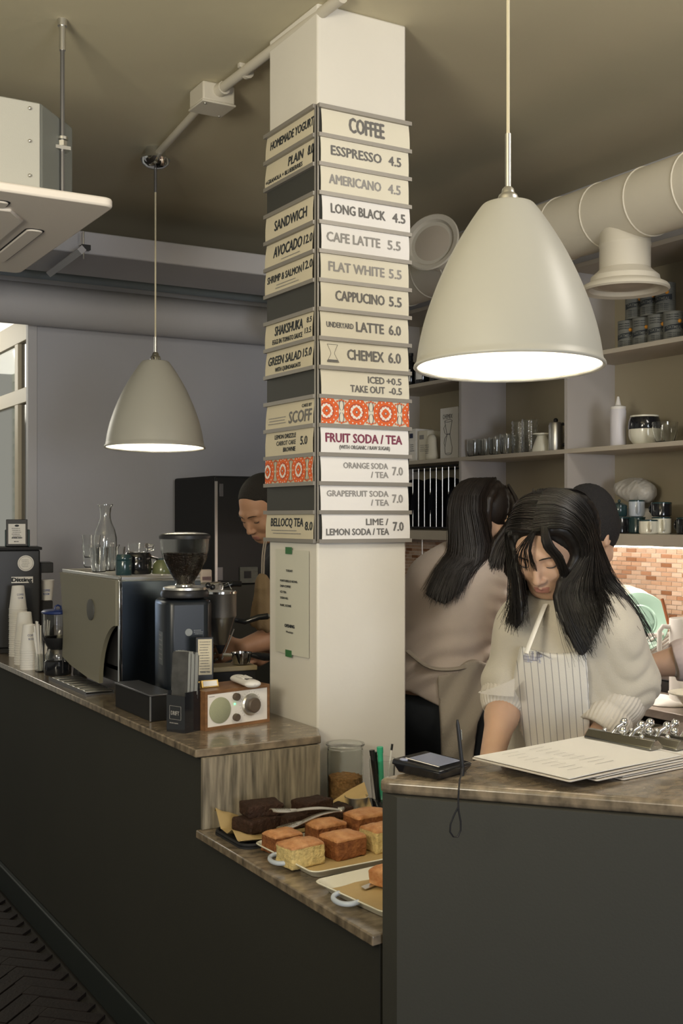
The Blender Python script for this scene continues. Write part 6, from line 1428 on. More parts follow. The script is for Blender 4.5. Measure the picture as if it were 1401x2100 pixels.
for q in ('L', 'R'):
    S = SDF(J['an'+q]-.16, J['an'+q]+.19, .006); foot(S, J, q, .010); S.cut(lambda X, Y, Z: np.maximum(Z-.11, .0045-Z)+0*X+0*Y); obj('shoe', S.mesh('shoe', M['black_matte'], None, 1), [], p.root)
# apron: tied waist band and the panel wrapping her right hip
ap = SDF(np.array(J['pe'])-V3(.3, .3, .75), np.array(J['pe'])+V3(.3, .3, .32), .006); torso(ap, J, .040, .06, 1.0)
for q in ('L', 'R'): ap.cap(J['hp'+q], J['kn'+q], .105, .09, k=.08)
fz = sines(31, 20, 6, (1, 1, .35)); ap.disp(lambda X, Y, Z: .006*fz(X, Y, Z)+.005*np.sin((X*.8-Z*.5)*85), .04)
tl, tr, bl_, br_ = P(893, 1372, -.1), P(985, 1362, 0), P(908, 1600, -.1), P(955, 1600, 0)
zt1 = P(940, 1362, -.05)[2]
ap.cut(lambda X, Y, Z: np.maximum(np.maximum(np.interp(Z, [bl_[2]-.3, bl_[2], tl[2]], [bl_[0]+.01, bl_[0], tl[0]])-X+.12*np.maximum(0, -(Y+.1))*0+0*Y, Z-zt1-.02*np.sin(X*30)), np.maximum(.42-Z, X-np.interp(Z, [.42, .85, 1.0, 1.1], [.02, .06, .135, .15]))+0*Y))
apo2 = obj('apron', ap.mesh('apron', [M['apron2']], None, 1), [], p.root)
bnd = crom([P(836, 1335, -.10), P(880, 1368, -.155), P(930, 1372, -.150), P(975, 1362, -.08)], 14); obj('apron_tie', MB().tube([tuple(q) for q in bnd], .010, 8, flat=.5), M['apron2'], apo2)
gl = []
for t in np.linspace(0, 1, 6):
    root = p.H(.0-.0*t, .02-.05*t, .112); s1 = p.H(-.070+.11*t, -.080, .075); s2 = p.H(-.085+.13*t, -.112, -.02)
    m1 = [E(928, 1125, -.06), E(940, 1135, -.09), E(955, 1140, -.10), E(970, 1140, -.09), E(985, 1130, -.07), E(1000, 1120, -.05)][int(round(t*5))]
    m2 = [E(905, 1165, -.11), E(915, 1175, -.13), E(928, 1180, -.135), E(945, 1175, -.13), E(955, 1165, -.11), E(975, 1150, -.08)][int(round(t*5))]
    e1 = [E(876, 1218, -.13), E(893, 1228, -.145), E(912, 1236, -.15), E(928, 1225, -.145), E(938, 1200, -.13), E(955, 1180, -.10)][int(round(t*5))]
    gl.append([root, s1, s2, m1, m2, e1])
gr_ = []
for t in np.linspace(0, 1, 4):
    root = p.H(.005, .05-.06*t, .10); s1 = p.H(.075, .03-.05*t, .06); s2 = p.H(.092, .035-.06*t, -.02)
    gr_.append([root, s1, s2, E(1046-22*t, 1120, -.02), E(1040-24*t, 1160, -.01), E(1036-24*t, 1212-30*t, .0)])
side = [[p.H(.06, -.06, .09), p.H(.10, -.03, .0), E(1016, 1112, -.06), E(1004, 1150, -.07), E(992, 1185, -.06)], [p.H(.03, .0, .115), p.H(.10, .02, .01), E(1034, 1112, -.02), E(1024, 1155, -.03), E(1014, 1200, -.02)]]
hair_mass(p, [dict(guides=side, r=.018, n=400, loose=.006), dict(guides=gl, r=.024, n=1600, loose=.010), dict(guides=gr_, r=.016, n=600, loose=.008)], crown_cap(p, 1.0, .006, .10, -.10), 'hair2', seed=8, h=.006, strand=.0012)

# ---------------------------------------------------------------- 3: man with shaved head behind the column
p = Person('man with cropped black hair bending over the grinder, half hidden by the column', 560, 4.30); P = p.P; E = P
p.head_axes((-.56, -.58, -.59), (-.36, -.42, .82)); p.hc = P(540, 1040, -.02)
J = dict(nb=P(590, 1130, .10), shL=P(578, 1175, -.08), shR=P(640, 1160, .20), elL=P(580, 1300, -.12), elR=P(620, 1290, .10), wrL=P(497, 1328, -.26), wrR=P(530, 1350, -.10),
         ch=P(615, 1210, .12), wa=P(630, 1330, .18), pe=P(635, 1420, .20)); J['pe'][2] = .90; J['hk'] = 1.05; J['armr'] = (.052, .048, .044, .030)
std_legs(p, J, (-.9, -.4))
skin_body(p, J, .0052, 'skin_dark', [('L', (-.85, -.05, -.15), (-.2, -.9, .35), (0, .2, 1), .75), ('R', (-.8, -.2, -.1), (0, .2, .9), (0, -.8, .1), .8)], neck_r=.055, head_k=1.06)
dL = nrm(J['wrL']-J['elL'])
to, _ = garment('shirt', p, [J[q] for q in ('nb', 'shL', 'shR', 'elL', 'elR', 'pe')], lambda S: (torso(S, J, .02, .05, 1.08), S.cap(J['shL'], J['elL'], .07, .062, k=.04), S.cap(J['elL'], J['elL']+dL*.045, .062, .056, k=.02), S.cap(J['shR'], J['elR'], .07, .062, k=.04)),
        'darkcloth', .008, (.003, .001), 25, lambda X, Y, Z: .82-Z+0*X+0*Y, .15)
garment('trousers', p, [J[q] for q in ('pe', 'anL', 'anR')], lambda S: (torso(S, J, .010), legs(S, J, .016)), 'denim', .010, (.002, .001), 9, lambda X, Y, Z: np.maximum(Z-.93, .06-Z)+0*X+0*Y, .2)
for q in ('L', 'R'):
    S = SDF(J['an'+q]-.17, J['an'+q]+.2, .007); foot(S, J, q, .012); S.cut(lambda X, Y, Z: np.maximum(Z-.11, .0045-Z)+0*X+0*Y); obj('shoe', S.mesh('shoe', M['black_matte'], None, 1), [], p.root)
hs = SDF(p.hc-.16, p.hc+.16, .004); kk = 1.06; hs.ell(p.H(0, -.016*kk, .024*kk), (.079*kk, .098*kk, .093*kk), 0, R=[p.X, p.F, p.U])
a_ = p.hc; hs.cut(lambda X, Y, Z: (lambda f, u, x: np.maximum(f-.050-.55*(u-.06)*(u > .06)+.8*np.maximum(0, np.abs(x)-.045), (-.005-u-.45*np.maximum(-f, 0))))( (X-a_[0])*p.F[0]+(Y-a_[1])*p.F[1]+(Z-a_[2])*p.F[2], (X-a_[0])*p.U[0]+(Y-a_[1])*p.U[1]+(Z-a_[2])*p.U[2], (X-a_[0])*p.X[0]+(Y-a_[1])*p.X[1]+(Z-a_[2])*p.X[2]))
obj('hair', hs.mesh('hair', M['buzz'], None, 1), [], p.root)
# brown apron: its bib hangs free from the neck strap as he bends
bibt = P(540, 1182, -.24); s = SDF(bibt-V3(.10, .09, .26), bibt+V3(.10, .09, .05), .004)
s.cap(P(535, 1195, -.24), P(530, 1275, -.24), .026, .030, k=.02, flat=(V3(.3, 1, 0), .45)); s.cap(P(545, 1200, -.24), P(550, 1280, -.24), .026, .030, k=.015, flat=(V3(-.3, 1, 0), .45)); s.cap(P(538, 1178, -.24), P(541, 1205, -.24), .006, .024, k=.02)
f = sines(51, 50, 5, (1, 1, .15)); s.disp(lambda X, Y, Z: .004*f(X, Y, Z)+.003*np.sin(X*210), .02)
bb = obj('apron_bib', s.mesh('apron_bib', M['brown_cloth'], None, 1), [], p.root)
for dx in (-2, 2): c_ = crom([P(545+dx, 1105, -.12), P(540+dx, 1140, -.20), P(539+dx, 1182, -.24)], 8); obj('neck_strap', MB().tube([tuple(q) for q in c_], .0028, 6), M['apron2'], bb)

# ---------------------------------------------------------------- 4: person in a black beanie, behind the barista
p = Person('person in black knitted beanie turned away, mostly hidden behind the striped-apron barista', 1205, 3.28); P = p.P
p.head_axes((.62, .62, -.48), (.22, .22, .85)); p.hc = P(1204, 1100, .0)
J = dict(nb=P(1188, 1195, -.04), shL=P(1150, 1235, .06), shR=P(1225, 1235, -.10), elL=P(1150, 1360, .20), elR=P(1245, 1370, .0), wrL=P(1200, 1370, .38), wrR=P(1215, 1370, .24), ch=P(1190, 1300, -.02), wa=P(1185, 1400, .0), pe=P(1185, 1500, .0))
J['pe'][2] = .88; J['hk'] = .95; std_legs(p, J, (.5, .8))
skin_body(p, J, .007, 'skin', [('R', (-.1, .8, -.3), (.2, .2, .9), (.3, .5, 0), .6), ('L', (.3, .8, -.3), (.2, .2, .9), (.3, -.3, 0), .6)], neck_r=.05)
garment('shirt', p, [J[q] for q in ('nb', 'shL', 'shR', 'elL', 'elR', 'pe')], lambda S: (torso(S, J, .016, .05, .95), S.cap(J['shL'], J['elL'], .055, .05, k=.04), S.cap(J['shR'], J['elR'], .055, .05, k=.04)), 'sweater2', .009, (.003, .001), 35, lambda X, Y, Z: .82-Z+0*X+0*Y, .15)
garment('trousers', p, [J[q] for q in ('pe', 'anL', 'anR')], lambda S: (torso(S, J, .010), legs(S, J, .014)), 'darkcloth', .010, (.002, .001), 9, lambda X, Y, Z: np.maximum(Z-.90, .06-Z)+0*X+0*Y, .2)
for q in ('L', 'R'):
    S = SDF(J['an'+q]-.17, J['an'+q]+.2, .007); foot(S, J, q, .012); S.cut(lambda X, Y, Z: np.maximum(Z-.11, .0045-Z)+0*X+0*Y); obj('shoe', S.mesh('shoe', M['black_matte'], None, 1), [], p.root)
hs = SDF(p.hc-.17, p.hc+.18, .004); hs.ell(p.H(0, -.014, .030), (.088, .106, .100), 0, R=[p.X, p.F, p.U]); hs.ell(p.H(0, -.03, .10), (.055, .065, .045), .03, R=[p.X, p.F, p.U])
a4 = p.hc.copy(); U4 = p.U.copy(); F4 = p.F.copy(); hs.cut(lambda X, Y, Z: -.020-((X-a4[0])*U4[0]+(Y-a4[1])*U4[1]+(Z-a4[2])*U4[2])-.25*((X-a4[0])*F4[0]+(Y-a4[1])*F4[1]+(Z-a4[2])*F4[2])*-1)
hs.disp(lambda X, Y, Z: .0015*np.sin(np.arctan2((X-a4[0]), (Y-a4[1]))*60), .02)
obj('beanie', hs.mesh('beanie', pbr('black_knit', (.014, .013, .014), .95, bump=.6, bscale=300), None, 1), [], p.root)
rim = [tuple(p.H(.087*math.cos(a), -.014+.105*math.sin(a), .018+.25*(-.014+.105*math.sin(a))*.0+.26*.105*math.sin(a)*.0)) for a in [2*PI*i/30 for i in range(30)]]

# ---------------------------------------------------------------- 5: co-worker beyond the right edge, one forearm in view
p = Person('co-worker in pale sleeves beyond the photo\'s right edge, bare forearm reaching in', 1600, 3.0); P = p.P
p.head_axes((-.5, .75, -.4), (-.2, .3, .85)); p.hc = P(1580, 1075, .02)
J = dict(nb=P(1600, 1185, .0), shL=P(1510, 1225, .05), shR=P(1690, 1225, .05), elL=P(1448, 1345, .02), elR=P(1690, 1370, .15), wrL=P(1322, 1368, .04), wrR=P(1600, 1380, .3), ch=P(1600, 1300, .02), wa=P(1605, 1420, .0), pe=P(1605, 1520, .0))
J['pe'][2] = .88; J['hk'] = .9; std_legs(p, J, (-.1, .9)); J['armr'] = (.046, .046, .044, .027)
skin_body(p, J, .006, 'skin', [('L', (-.9, .25, -.1), (.1, -.2, .9), (.2, .9, 0), .5), ('R', (-.1, .8, -.3), (.2, .2, .9), (-.6, .3, 0), .6)], neck_r=.05)
dL = nrm(J['wrL']-J['elL'])
so, _ = garment('shirt', p, [J[q] for q in ('nb', 'shL', 'shR', 'elL', 'elR', 'pe')], lambda S: (torso(S, J, .018, .05, 1.0), S.cap(J['shL'], J['elL'], .058, .058, k=.04), S.cap(J['elL'], J['elL']+dL*.055, .058, .054, k=.02), S.cap(J['shR'], J['elR'], .055, .05, k=.04)), pbr('pale_pink_cotton', (.62, .52, .50), .9) and 'sweater2', .007, (.004, .001), 45, lambda X, Y, Z: .80-Z+0*X+0*Y, .16)
cuff(p, 'cuff', J['elL']+dL*.035, J['elL']+dL*.085, .058, .054, pbr('pale_pink_cotton', (.62, .52, .50), .9), 20, so, depth=.0008, rolls=1)
garment('trousers', p, [J[q] for q in ('pe', 'anL', 'anR')], lambda S: (torso(S, J, .010), legs(S, J, .014)), 'darkcloth', .010, (.002, .001), 9, lambda X, Y, Z: np.maximum(Z-.90, .06-Z)+0*X+0*Y, .2)
for q in ('L', 'R'):
    S = SDF(J['an'+q]-.17, J['an'+q]+.2, .007); foot(S, J, q, .012); S.cut(lambda X, Y, Z: np.maximum(Z-.11, .0045-Z)+0*X+0*Y); obj('shoe', S.mesh('shoe', M['black_matte'], None, 1), [], p.root)
hs = SDF(p.hc-.17, p.hc+.18, .005); crown_cap(p, 1.0, .012, .06)(hs); obj('hair', hs.mesh('hair', M['hair'], None, 1), [], p.root)
# ================================================================ ON THE WALL SHELVES
def shp(px, X, sh): p = atX(px, 900, X); return (p.x, p.y, ZSH[sh]+.0008)
# tins in a pyramid, top shelf on the right
def tin_mb():
    t = None
TINR, TINH = .037, .112
def tin(label, loc, rot, lid):
    t = thing('oatmeal_tin', label, 'tin', loc, rot, 'oatmeal tins in a pyramid')
    obj('can', MB().lathe([(0, 0), (TINR, 0), (TINR+.001, .002), (TINR, .004), (TINR, TINH-.006), (TINR+.001, TINH-.003), (TINR, TINH), (TINR-.002, TINH), (TINR-.003, TINH-.003), (0, TINH-.003)], 36), M['tin'], t)
    L = MB()
    def wrap(body, z, wd, h, a0, m):
        vs, fs, gx, gw = glyphs(body, .02)
        L.add([((TINR+.0012)*math.cos(a0+((v[0]-gx)/gw-.5)*wd/TINR), (TINR+.0012)*math.sin(a0+((v[0]-gx)/gw-.5)*wd/TINR), z+v[1]*h/.7) for v in vs], fs, m)
    nb_ = 12
    for i in range(nb_):       # dark swoosh band
        a, b = -1.1+2.2*i/nb_, -1.1+2.2*(i+1)/nb_; f = lambda a: .036+.010*math.sin((a+1.1)/2.2*PI/2)
        g_ = lambda a: .056+.012*((a+1.1)/2.2)
        L.add([((TINR+.0006)*math.cos(q), (TINR+.0006)*math.sin(q), z) for q, z in ((a, f(a)), (b, f(b)), (b, g_(b)), (a, g_(a)))], [(0, 1, 2, 3)], 0)
    wrap('OATMEAL', .046, .060, .011, 0, 2)
    L.ell((TINR*math.cos(.55), TINR*math.sin(.55), .074), (.0075, .0075, .0075), 12, 8, 1)
    for r in range(4): wrap('STEEL CUT IRISH', .008+.007*r, .05, .0035, 0, 0)
    for r in range(3): wrap('QUALITY PRIZE', .078+.009*r, .045, .004, -.2, 0)
    obj('label_print', L, [M['ink_dark'], pbr('orange_seal', (.75, .32, .04), .5), M['tin']], t); return t
y0 = atX(1287, 700, 3.22).y; zt_ = ZSH[2]+.0008; face = -PI/2-.9
names = ['leftmost oatmeal tin in the bottom row of the pyramid', 'second oatmeal tin in the bottom row', 'third oatmeal tin in the bottom row', 'oatmeal tin at the bottom row by the photo edge']
for k in range(4): tin(names[k], (3.22, y0-.079*k, zt_), PI+.55+.1*k, 0)
for k, nm in enumerate(('left oatmeal tin of the upper row, pushed back', 'middle oatmeal tin of the upper row', 'right oatmeal tin of the upper row, cut by the photo edge')): tin(nm, (3.22, y0-.040-.079*k, zt_+TINH+.001), PI+.75-.2*k, 0)
# bottles at the far left on the second shelf
for k, (px, lb) in enumerate(((842, 'black bottle with white label beside the column'), (866, 'second black bottle with white label on the high shelf'), (897, 'third dark bottle with white label behind the lamp rim'), (918, 'fourth dark bottle nearest the divider on the high shelf'))):
    t = thing('syrup_bottle', lb, 'bottle', shp(px, 3.22, 2), 0, 'syrup bottles on the high shelf')
    obj('bottle', MB().lathe([(0, 0), (.034, 0), (.036, .004), (.036, .10), (.030, .122), (.014, .135), (.013, .16), (.015, .162), (.015, .176), (0, .177)], 32), M['black_gloss'], t)
    a = PI+.45; obj('label', MB().grid(lambda u, v: (.0366*math.cos(a-.5+u), .0366*math.sin(a-.5+u), .03+.06*v), 8, 1), M['paper'], t)
# boxes at the far left, middle shelf
t = thing('coffee_maker_box', 'white carton printed CHEMEX with an hourglass coffee maker drawing', 'box', shp(922, 3.19, 1), 0); bxw = .145; bz = .245
t.location[1] = atX(943, 900, 3.19).y+.012
obj('carton', MB().box(0, .13, 0, bxw, 0, bz), M['paper'], t, .001)
T = plane((-.0006, bxw, 0), (0, -1, 0), (0, 0, 1)); L = MB(); text(L, 'CHEMEX', .022, .100, bz-.052, .021, 0, T, .0)
prof = [(.030, .182), (.014, .125), (.012, .112), (.030, .055), (.027, .030), (.022, .024)]
for s in (-1, 1):
    for a, b in zip(prof, prof[1:]): L.cyl((.068+s*a[0], a[1], .0006), (.068+s*b[0], b[1], .0006), .0011, 4, 0, T=T)
for r_, z in ((.030, .182), (.022, .024), (.013, .118)): L.tube([(.068+r_*math.cos(q), z+r_*.18*math.sin(q), .0006) for q in [2*PI*k/20 for k in range(20)]], .0009, 4, 0, T, closed=True)
L.tube([(.045, .165, .0006), (.030, .150, .0006), (.038, .125, .0006), (.056, .115, .0006), (.038, .10, .0006), (.032, .075, .0006), (.042, .06, .0006)], .0010, 4, 0, T)
obj('print', L, M['ink_dark'], t)
for k, (px, wd, h, mt, lb) in enumerate(((846, .06, .165, 'paper', 'white carton with blue stripe beside the column on the middle shelf'), (868, .075, .15, 'cream', 'beige carton second from the column on the middle shelf'))):
    t = thing('carton', lb, 'box', shp(px, 3.20, 1)); obj('carton', MB().box(0, .11, -wd/2, wd/2, 0, h), M[mt], t, .001)
    L = MB(); T = plane((-.0008, wd/2, 0), (0, -1, 0), (0, 0, 1)); scribble(L, wd*.15, wd*.8, h*.3, h*.55, 4, .003, 0, T, k); L.box(wd*.1, wd*.6, h*.72, h*.86, 0, .0008, 0, T); obj('print', L, M['navy'] if k == 0 else M['ink_light'], t)
t = thing('coffee_bag', 'cream paper bag with rounded top on the middle shelf', 'paper bag', shp(886, 3.21, 1)); s = SDF((-.05, -.05, -.01), (.05, .05, .15), .004); s.cap((0, 0, .03), (0, 0, .10), .036, .030, .0, flat=((1, 0, 0), .7)); s.ell((0, 0, .02), (.030, .040, .03), .01); s.cut(lambda X, Y, Z: -Z+0*X+0*Y); obj('bag', s.mesh('bag', M['cream']), [], t)
L = MB(); T = plane((-.0285, .026, .0), (0, -1, 0), (0, 0, 1)); scribble(L, .006, .046, .03, .08, 5, .003, 0, T, 3); obj('print', L, M['ink'], t)
# glassware on the middle shelf
lows = [(961, 3.20), (972, 3.17), (984, 3.22), (995, 3.18), (1006, 3.22), (1017, 3.17), (1029, 3.22), (1040, 3.18), (1052, 3.23)]
gtxt = ['first', 'second', 'third', 'fourth', 'fifth', 'sixth', 'seventh', 'eighth', 'ninth']
for k, (px, X) in enumerate(lows):
    hh = .078 if k < 6 else .09; glassware('drinking_glass', f'{gtxt[k]} drinking glass from the left on the middle shelf', 'glass', [(.024, 0), (.028, .004), (.033, hh*.5), (.033, hh)], .002, shp(px, X, 1), 'glasses on the middle shelf', 'glass', 28)
for k, (px, X, lb) in enumerate(((1066, 3.22, 'left tall stack of ribbed glasses on the middle shelf'), (1087, 3.19, 'right tall stack of ribbed glasses on the middle shelf'))):
    t = thing('glass_stack', lb, 'glasses', shp(px, X, 1), 0, 'tall ribbed glass stacks')
    prof = []
    for j in range(7): prof += [(.034, .002+.021*j), (.037, .012+.021*j), (.034, .020+.021*j)]
    obj('stack', MB().lathe([(0, 0)]+prof+[(r-.003, z) for r, z in prof[::-1]]+[(0, .006)], 32), M['glass'], t)
t = thing('white_dripper', 'white ceramic dripper standing upside down between glasses and flask', 'dripper', shp(1112, 3.20, 1)); obj('cone', MB().lathe([(.046, 0), (.047, .004), (.022, .068), (.026, .072), (.040, .074), (.040, .080), (.0, .082)], 36), M['enamel'], t)
t = thing('thermos_flask', 'steel and black flask at the right end of the glasses', 'flask', shp(1140, 3.19, 1)); obj('body', MB().lathe([(0, 0), (.030, 0), (.031, .003), (.030, .105), (.026, .118), (.022, .120), (0, .12)], 32), M['steel'], t); obj('knob', MB().ell((0, 0, .128), (.010, .010, .010), 12, 8), M['black'], t); obj('handle', MB().tube([(.012, -.028, .112), (.020, -.055, .105), (.020, -.058, .04), (.012, -.030, .02)], .007, 8), M['black_gloss'], t)
# right compartment
t = thing('squeeze_bottle', 'translucent white squeeze bottle with pointed nozzle on the middle shelf', 'bottle', shp(1268, 3.20, 1)); obj('bottle', MB().lathe([(0, 0), (.029, 0), (.031, .003), (.031, .140), (.029, .146), (0, .147)], 36), pbr('milky_plastic', (.72, .70, .74), .35), t); obj('nozzle', MB().lathe([(.030, .146), (.030, .156), (.012, .162), (.004, .196), (0, .197)], 28), M['white'], t)
t = thing('bowl', 'white bowl with dark band stacked left of the glass bowl', 'bowl', shp(1322, 3.22, 1)); obj('bowl', MB().lathe([(0, 0), (.040, 0), (.055, .02), (.060, .035), (.060, .06), (.057, .06), (.056, .035), (.05, .022), (.0, .006)], 40), M['enamel'], t)
t2_ = thing('bowl', 'black bowl nested upside down on the white bowl', 'bowl', (t.location[0], t.location[1], t.location[2]+.0605)); obj('bowl', MB().lathe([(.061, 0), (.062, .003), (.060, .03), (.055, .045), (0, .047)], 40), M['black_gloss'], t2_); obj('foot_ring', MB().lathe([(.050, .0465), (.054, .0465), (.054, .052), (.050, .052)], 32, closed=True), M['enamel'], t2_)
glassware('glass_bowl', 'small glass bowl at the right of the banded bowls', 'bowl', [(.030, 0), (.034, .004), (.045, .04), (.048, .075)], .0025, shp(1364, 3.18, 1), None)
glassware('glass_bowl', 'second glass bowl cut by the photo edge', 'bowl', [(.030, 0), (.034, .004), (.045, .04), (.048, .06)], .0025, shp(1382, 3.24, 1), None)
# plastic bags on the lowest shelf
for k, (px, zo, lb) in enumerate(((1302, .06, 'upper crumpled white plastic bag behind the mugs'), (1310, .0, 'lower crumpled white plastic bag behind the mugs'))):
    q = shp(px, 3.30, 0); t = thing('plastic_bag', lb, 'plastic bag', (q[0], q[1], ZSH[0]+.0008+(.118 if k == 0 else 0)), 0)
    s = SDF((-.07, -.14, -.01), (.07, .14, .13), .004); s.ell((0, 0, .05), (.05, .095, .055), .02); s.ell((.0, -.05, .04), (.045, .05, .04), .03); s.ell((0, .07, .06), (.03, .05, .03), .03)
    f = sines(40+k, 40, 7); f2 = sines(44+k, 110, 8); s.disp(lambda X, Y, Z: .014*np.abs(f(X, Y, Z))+.007*np.abs(f2(X, Y, Z)), .04); s.cut(lambda X, Y, Z: -Z+0*X+0*Y); obj('bag', s.mesh('bag', M['bag']), [], t)
# mugs
def mug(label, loc, R, Hh, mt, a, group='mugs on the lowest shelf', saucer=None, lid=False):
    t = thing('mug', label, 'mug', loc, a, group)
    obj('cup', MB().lathe([(0, 0), (R*.88, 0), (R, .005), (R, Hh-.002), (R*.97, Hh), (R*.93, Hh-.003), (R*.93, .01), (0, .007)], 36), M[mt], t)
    obj('handle', MB().tube([(R*.95, 0, Hh*.80), (R*1.35, 0, Hh*.82), (R*1.55, 0, Hh*.62), (R*1.5, 0, Hh*.38), (R*1.2, 0, Hh*.22), (R*.95, 0, Hh*.22)], .0055, 8), M[mt], t)
    obj('rim', MB().lathe([(R*.93, Hh-.001), (R*1.01, Hh-.004), (R*1.015, Hh), (R*.96, Hh+.002)], 36, closed=True), M['teal'], t)
    if lid: obj('lid', MB().lathe([(0, Hh+.014), (R*.5, Hh+.011), (R*.95, Hh+.003), (R*.95, Hh+.002), (0, Hh+.002)], 32).ell((0, 0, Hh+.019), .006, 10, 8), M['teal'], t)
    return t
fa = -2.2
z0_ = ZSH[0]+.0008
def ms(px, X, z=0): p = atX(px, 1080, X); return (p.x, p.y, z0_+z)
mug('dark brown box-like mug at the bottom left of the mug pile', ms(1272, 3.21), .042, .062, 'black_gloss', PI/2)
mug('teal lidded mug on top at the left of the mug pile', ms(1270, 3.21, .066), .031, .042, 'teal', PI*.55, lid=True)
mug('dark blue mug in the bottom row behind the white cup', ms(1306, 3.25), .036, .062, 'teal', fa)
mug('white mug with dark rim on top of the blue mug', ms(1306, 3.25, .066), .031, .062, 'enamel_blue', fa)
mug('white cup with front handle at the bottom of the mug pile', ms(1330, 3.17), .035, .052, 'enamel', fa)
mug('cream mug in the bottom row at the right', ms(1357, 3.23), .036, .062, 'enamel', fa)
mug('black mug stacked on the cream mug', ms(1357, 3.23, .066), .038, .052, 'black_gloss', PI/2)
mug('black mug by itself at the photo\'s right edge', ms(1408, 3.25), .036, .06, 'black_gloss', PI/2)
# dish rack with black plates, far left lowest shelf
y1_ = atX(940, 1000, 3.14).y; y0_ = y1_+1.0
rk = thing('plate_rack', 'black wire plate rack on the lowest shelf behind the column', 'plate rack', (3.15, y1_+.02, z0_))
rk_h = .305
for z in (.012, rk_h): obj('bar', MB().cyl((0, 0, z), (0, .66, z), .005, 8).cyl((.2, 0, z), (.2, .66, z), .005, 8), M['black'], rk)
for k in range(13): obj('wire', MB().cyl((0, .02+k*.05, .012), (0, .02+k*.05, rk_h), .0025, 6), M['steel'], rk)
for k in range(4):
    t = thing('black_plate', ('first', 'second', 'third', 'fourth')[k]+' black plate from the divider in the wire plate rack', 'plate', (3.26, y1_+.10+k*.15, z0_+.132), 0, 'plates in the rack')
    obj('plate', MB().lathe([(0, 0), (.075, 0), (.125, .014), (.127, .017), (.12, .017), (.07, .005), (0, .005)], 40, 0, Matrix.Rotation(PI/2+.1, 4, 'X')), M['black_gloss'], t)
# clutter beneath: hook rod and canisters on the worktop near the column
t = thing('hanging_utensil', 'thin steel ladle hanging under the shelf near the column', 'utensil', (0, 0, 0)); p = atX(866, 1100, 3.2); obj('handle', MB().cyl((p.x, p.y, 1.389), (p.x, p.y, 1.17), .003, 8), M['steel'], t); obj('bowl', MB().lathe([(0, -.03), (.022, -.02), (.03, 0), (.028, 0), (.02, -.017), (0, -.027)], 24, 0, TR(p.x, p.y, 1.17)), M['steel'], t)
for k, (px, X, h, R, mt, lb) in enumerate(((846, 2.92, .31, .04, 'darksteel', 'dark steel canister on the back worktop beside the column'), (872, 3.12, .33, .045, 'wood', 'brownish canister behind the dark one on the back worktop'))):
    p = atX(px, 1200, X); t = thing('canister', lb, 'canister', (p.x, p.y, ZK+.0005)); obj('body', MB().lathe([(0, 0), (R, 0), (R, h*.86), (R*1.03, h*.865), (R*1.03, h*.97), (R*.97, h), (0, h)], 32), M[mt], t)

# ================================================================ ON THE BACK WORKTOP
def onK(px, X, z=0): p = atX(px, 1300, X); return (p.x, p.y, ZK+.0006+z)
# dish rack of white rods with plates
c = onK(1318, 3.12); dr = thing('dish_rack', 'white slanted dish rack with plates beside the tiled wall', 'dish rack', (c[0], c[1], ZK+.0006))
for k in range(9):
    x = -.12+k*.03; obj('rod', MB().cyl((x, .17, .02), (x, -.14, .215), .005, 8), M['white'], dr)
obj('frame', MB().tube([(-.13, .17, .02), (.13, .17, .02), (.13, -.14, .215), (-.13, -.14, .215)], .006, 8, closed=True), M['white'], dr)
for x in (-.125, .125):
    for y, z in ((.16, .03), (-.13, .21)): obj('leg', MB().cyl((x, y, z), (x, y, .002), .005, 8), M['white'], dr)
def plate(label, px, py, X, R, mt, tilt, group=None):
    p = atX(px, py, X); t = thing('plate', label, 'plate', tuple(p), 0, group)
    n = Vector((-math.cos(tilt)*.86, -.50*math.cos(tilt), math.sin(tilt))); q = n.to_track_quat('Z', 'Y').to_matrix().to_4x4()
    obj('plate', MB().lathe([(0, -.004), (R*.58, -.004), (R*.60, -.002), (R*.97, .010), (R, .012), (R*.985, .014), (R*.62, .003), (R*.58, .0), (0, .0)], 56, 0, q), M[mt], t)
    obj('foot_ring', MB().lathe([(R*.50, .0005), (R*.54, .0028), (R*.58, .0005)], 48, 0, q), M[mt], t); return t
plate('large mint green plate standing in the dish rack', 1313, 1275, 3.05, .108, 'green', .10)
plate('white plate behind the mint green plate', 1296, 1262, 3.11, .105, 'enamel', .10)
plate('second white plate, farthest back in the dish rack', 1280, 1255, 3.17, .105, 'enamel', .12)
# white pitcher with cinnamon stick
p = atX(1408, 1330, 2.98); jg = thing('white_pitcher', 'white pitcher with long handle in front of the dish rack', 'pitcher', (p.x, p.y, ZK+.0006)); hh = atX(1408, 1268, 2.98).z-ZK
obj('body', MB().lathe([(0, 0), (.055, 0), (.057, .004), (.057, hh-.004), (.055, hh), (.052, hh-.004), (.052, .01), (0, .008)], 48), M['white'], jg)
ad = Vector((-RT[0], -RT[1])).normalized(); sgn = Vector((ad.x, ad.y, 0))
obj('handle', MB().tube([sgn*.052+Vector((0, 0, hh-.03)), sgn*.080+Vector((0, 0, hh-.028)), sgn*.092+Vector((0, 0, hh-.045)), sgn*.092+Vector((0, 0, hh-.130)), sgn*.083+Vector((0, 0, hh-.148)), sgn*.054+Vector((0, 0, hh-.150))], .0085, 10), M['white'], jg)
ci = thing('wooden_spoon', 'brown wooden spoon handle leaning out of the white pitcher', 'spoon', (p.x, p.y, ZK+.01)); tpp = atX(1358, 1228, 3.0); obj('handle', MB().cyl((.01, 0, .0), tuple(Vector((tpp.x, tpp.y, tpp.z))-Vector((p.x, p.y, ZK+.01))), .0055, 10), M['cinnamon'], ci)
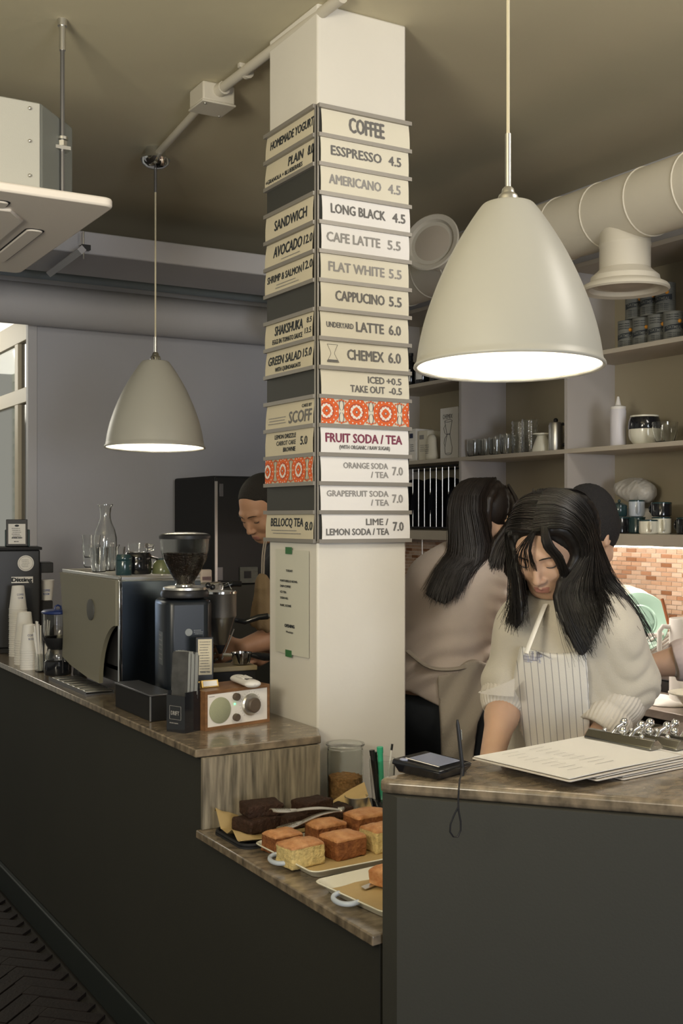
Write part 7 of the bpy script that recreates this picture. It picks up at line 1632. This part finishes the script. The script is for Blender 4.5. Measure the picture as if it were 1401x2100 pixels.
# detergent bottle and glasses seen between the two women
p = onK(1047, 3.20); t = thing('soap_bottle', 'clear soap bottle with blue pump seen between the two women', 'bottle', p); obj('bottle', MB().lathe([(0, 0), (.030, 0), (.032, .004), (.032, .11), (.022, .135), (.014, .14), (0, .141)], 32), pbr('pale_clear_plastic', (.62, .64, .66), .2), t); obj('pump', MB().lathe([(.014, .14), (.014, .16), (.005, .162), (.005, .19), (0, .19)], 20).box(-.03, .008, -.006, .006, .186, .198), pbr('light_blue_plastic', (.16, .36, .58), .35), t)
for k, (px, X, lb) in enumerate(((1030, 3.02, 'left washed glass by the sink between the women'), (1042, 2.95, 'right washed glass by the sink between the women'))): glassware('drinking_glass', lb, 'glass', [(.026, 0), (.028, .004), (.034, .09)], .002, onK(px, X), 'washed glasses by the sink', 'glass', 28)
t = thing('sink_tap', 'curved steel tap over the sink between the women', 'tap', onK(1020, 3.28)); obj('spout', MB().tube([(0, 0, 0), (0, 0, .16), (-.03, 0, .20), (-.09, 0, .20), (-.12, 0, .17)], .010, 10), M['chrome'], t)
t = thing('folded_towel', 'white folded towel on the worktop edge below the woman\'s hand', 'towel', onK(1020, 2.90)); obj('towel', MB().box(-.08, .06, -.10, .10, 0, .010).box(-.075, .055, -.09, .095, .010, .020).box(-.07, .05, -.085, .09, .020, .028), M['paper'], t, .004)
t = thing('folded_towel', 'white crumpled cloth on the worktop at the right edge', 'towel', onK(1352, 2.92)); s = SDF((-.1, -.14, -.01), (.1, .14, .05), .004); s.ell((0, 0, 0), (.085, .12, .02), .01); f = sines(60, 45, 6); s.disp(lambda X, Y, Z: .012*f(X, Y, Z), .03); s.cut(lambda X, Y, Z: -Z+0*X+0*Y); obj('cloth', s.mesh('cloth', M['paper']), [], t)
t = thing('white_bowl', 'white serving bowl at the photo\'s right edge on the worktop', 'bowl', onK(1430, 2.90)); obj('bowl', MB().lathe([(0, 0), (.035, 0), (.045, .02), (.07, .048), (.092, .056), (.092, .060), (.068, .054), (.04, .024), (0, .008)], 48), M['enamel'], t)
t = thing('induction_hob', 'black griddle plate on the worktop behind the bowl', 'hob', onK(1394, 3.22)); obj('plate', MB().box(-.12, .10, -.07, .13, 0, .045), M['black_gloss'], t, .006); obj('trim', MB().box(-.122, .102, -.072, .132, .045, .049), M['darksteel'], t)
t = thing('whisk_bowl', 'rounded white shell dish on the black griddle', 'dish', onK(1398, 3.16, .0505)); obj('dish', MB().lathe([(0, 0), (.03, 0), (.05, .03), (.045, .05), (.02, .062), (0, .064)], 24), pbr('shell_white', (.66, .60, .56), .5, bump=.8, bscale=60), t)
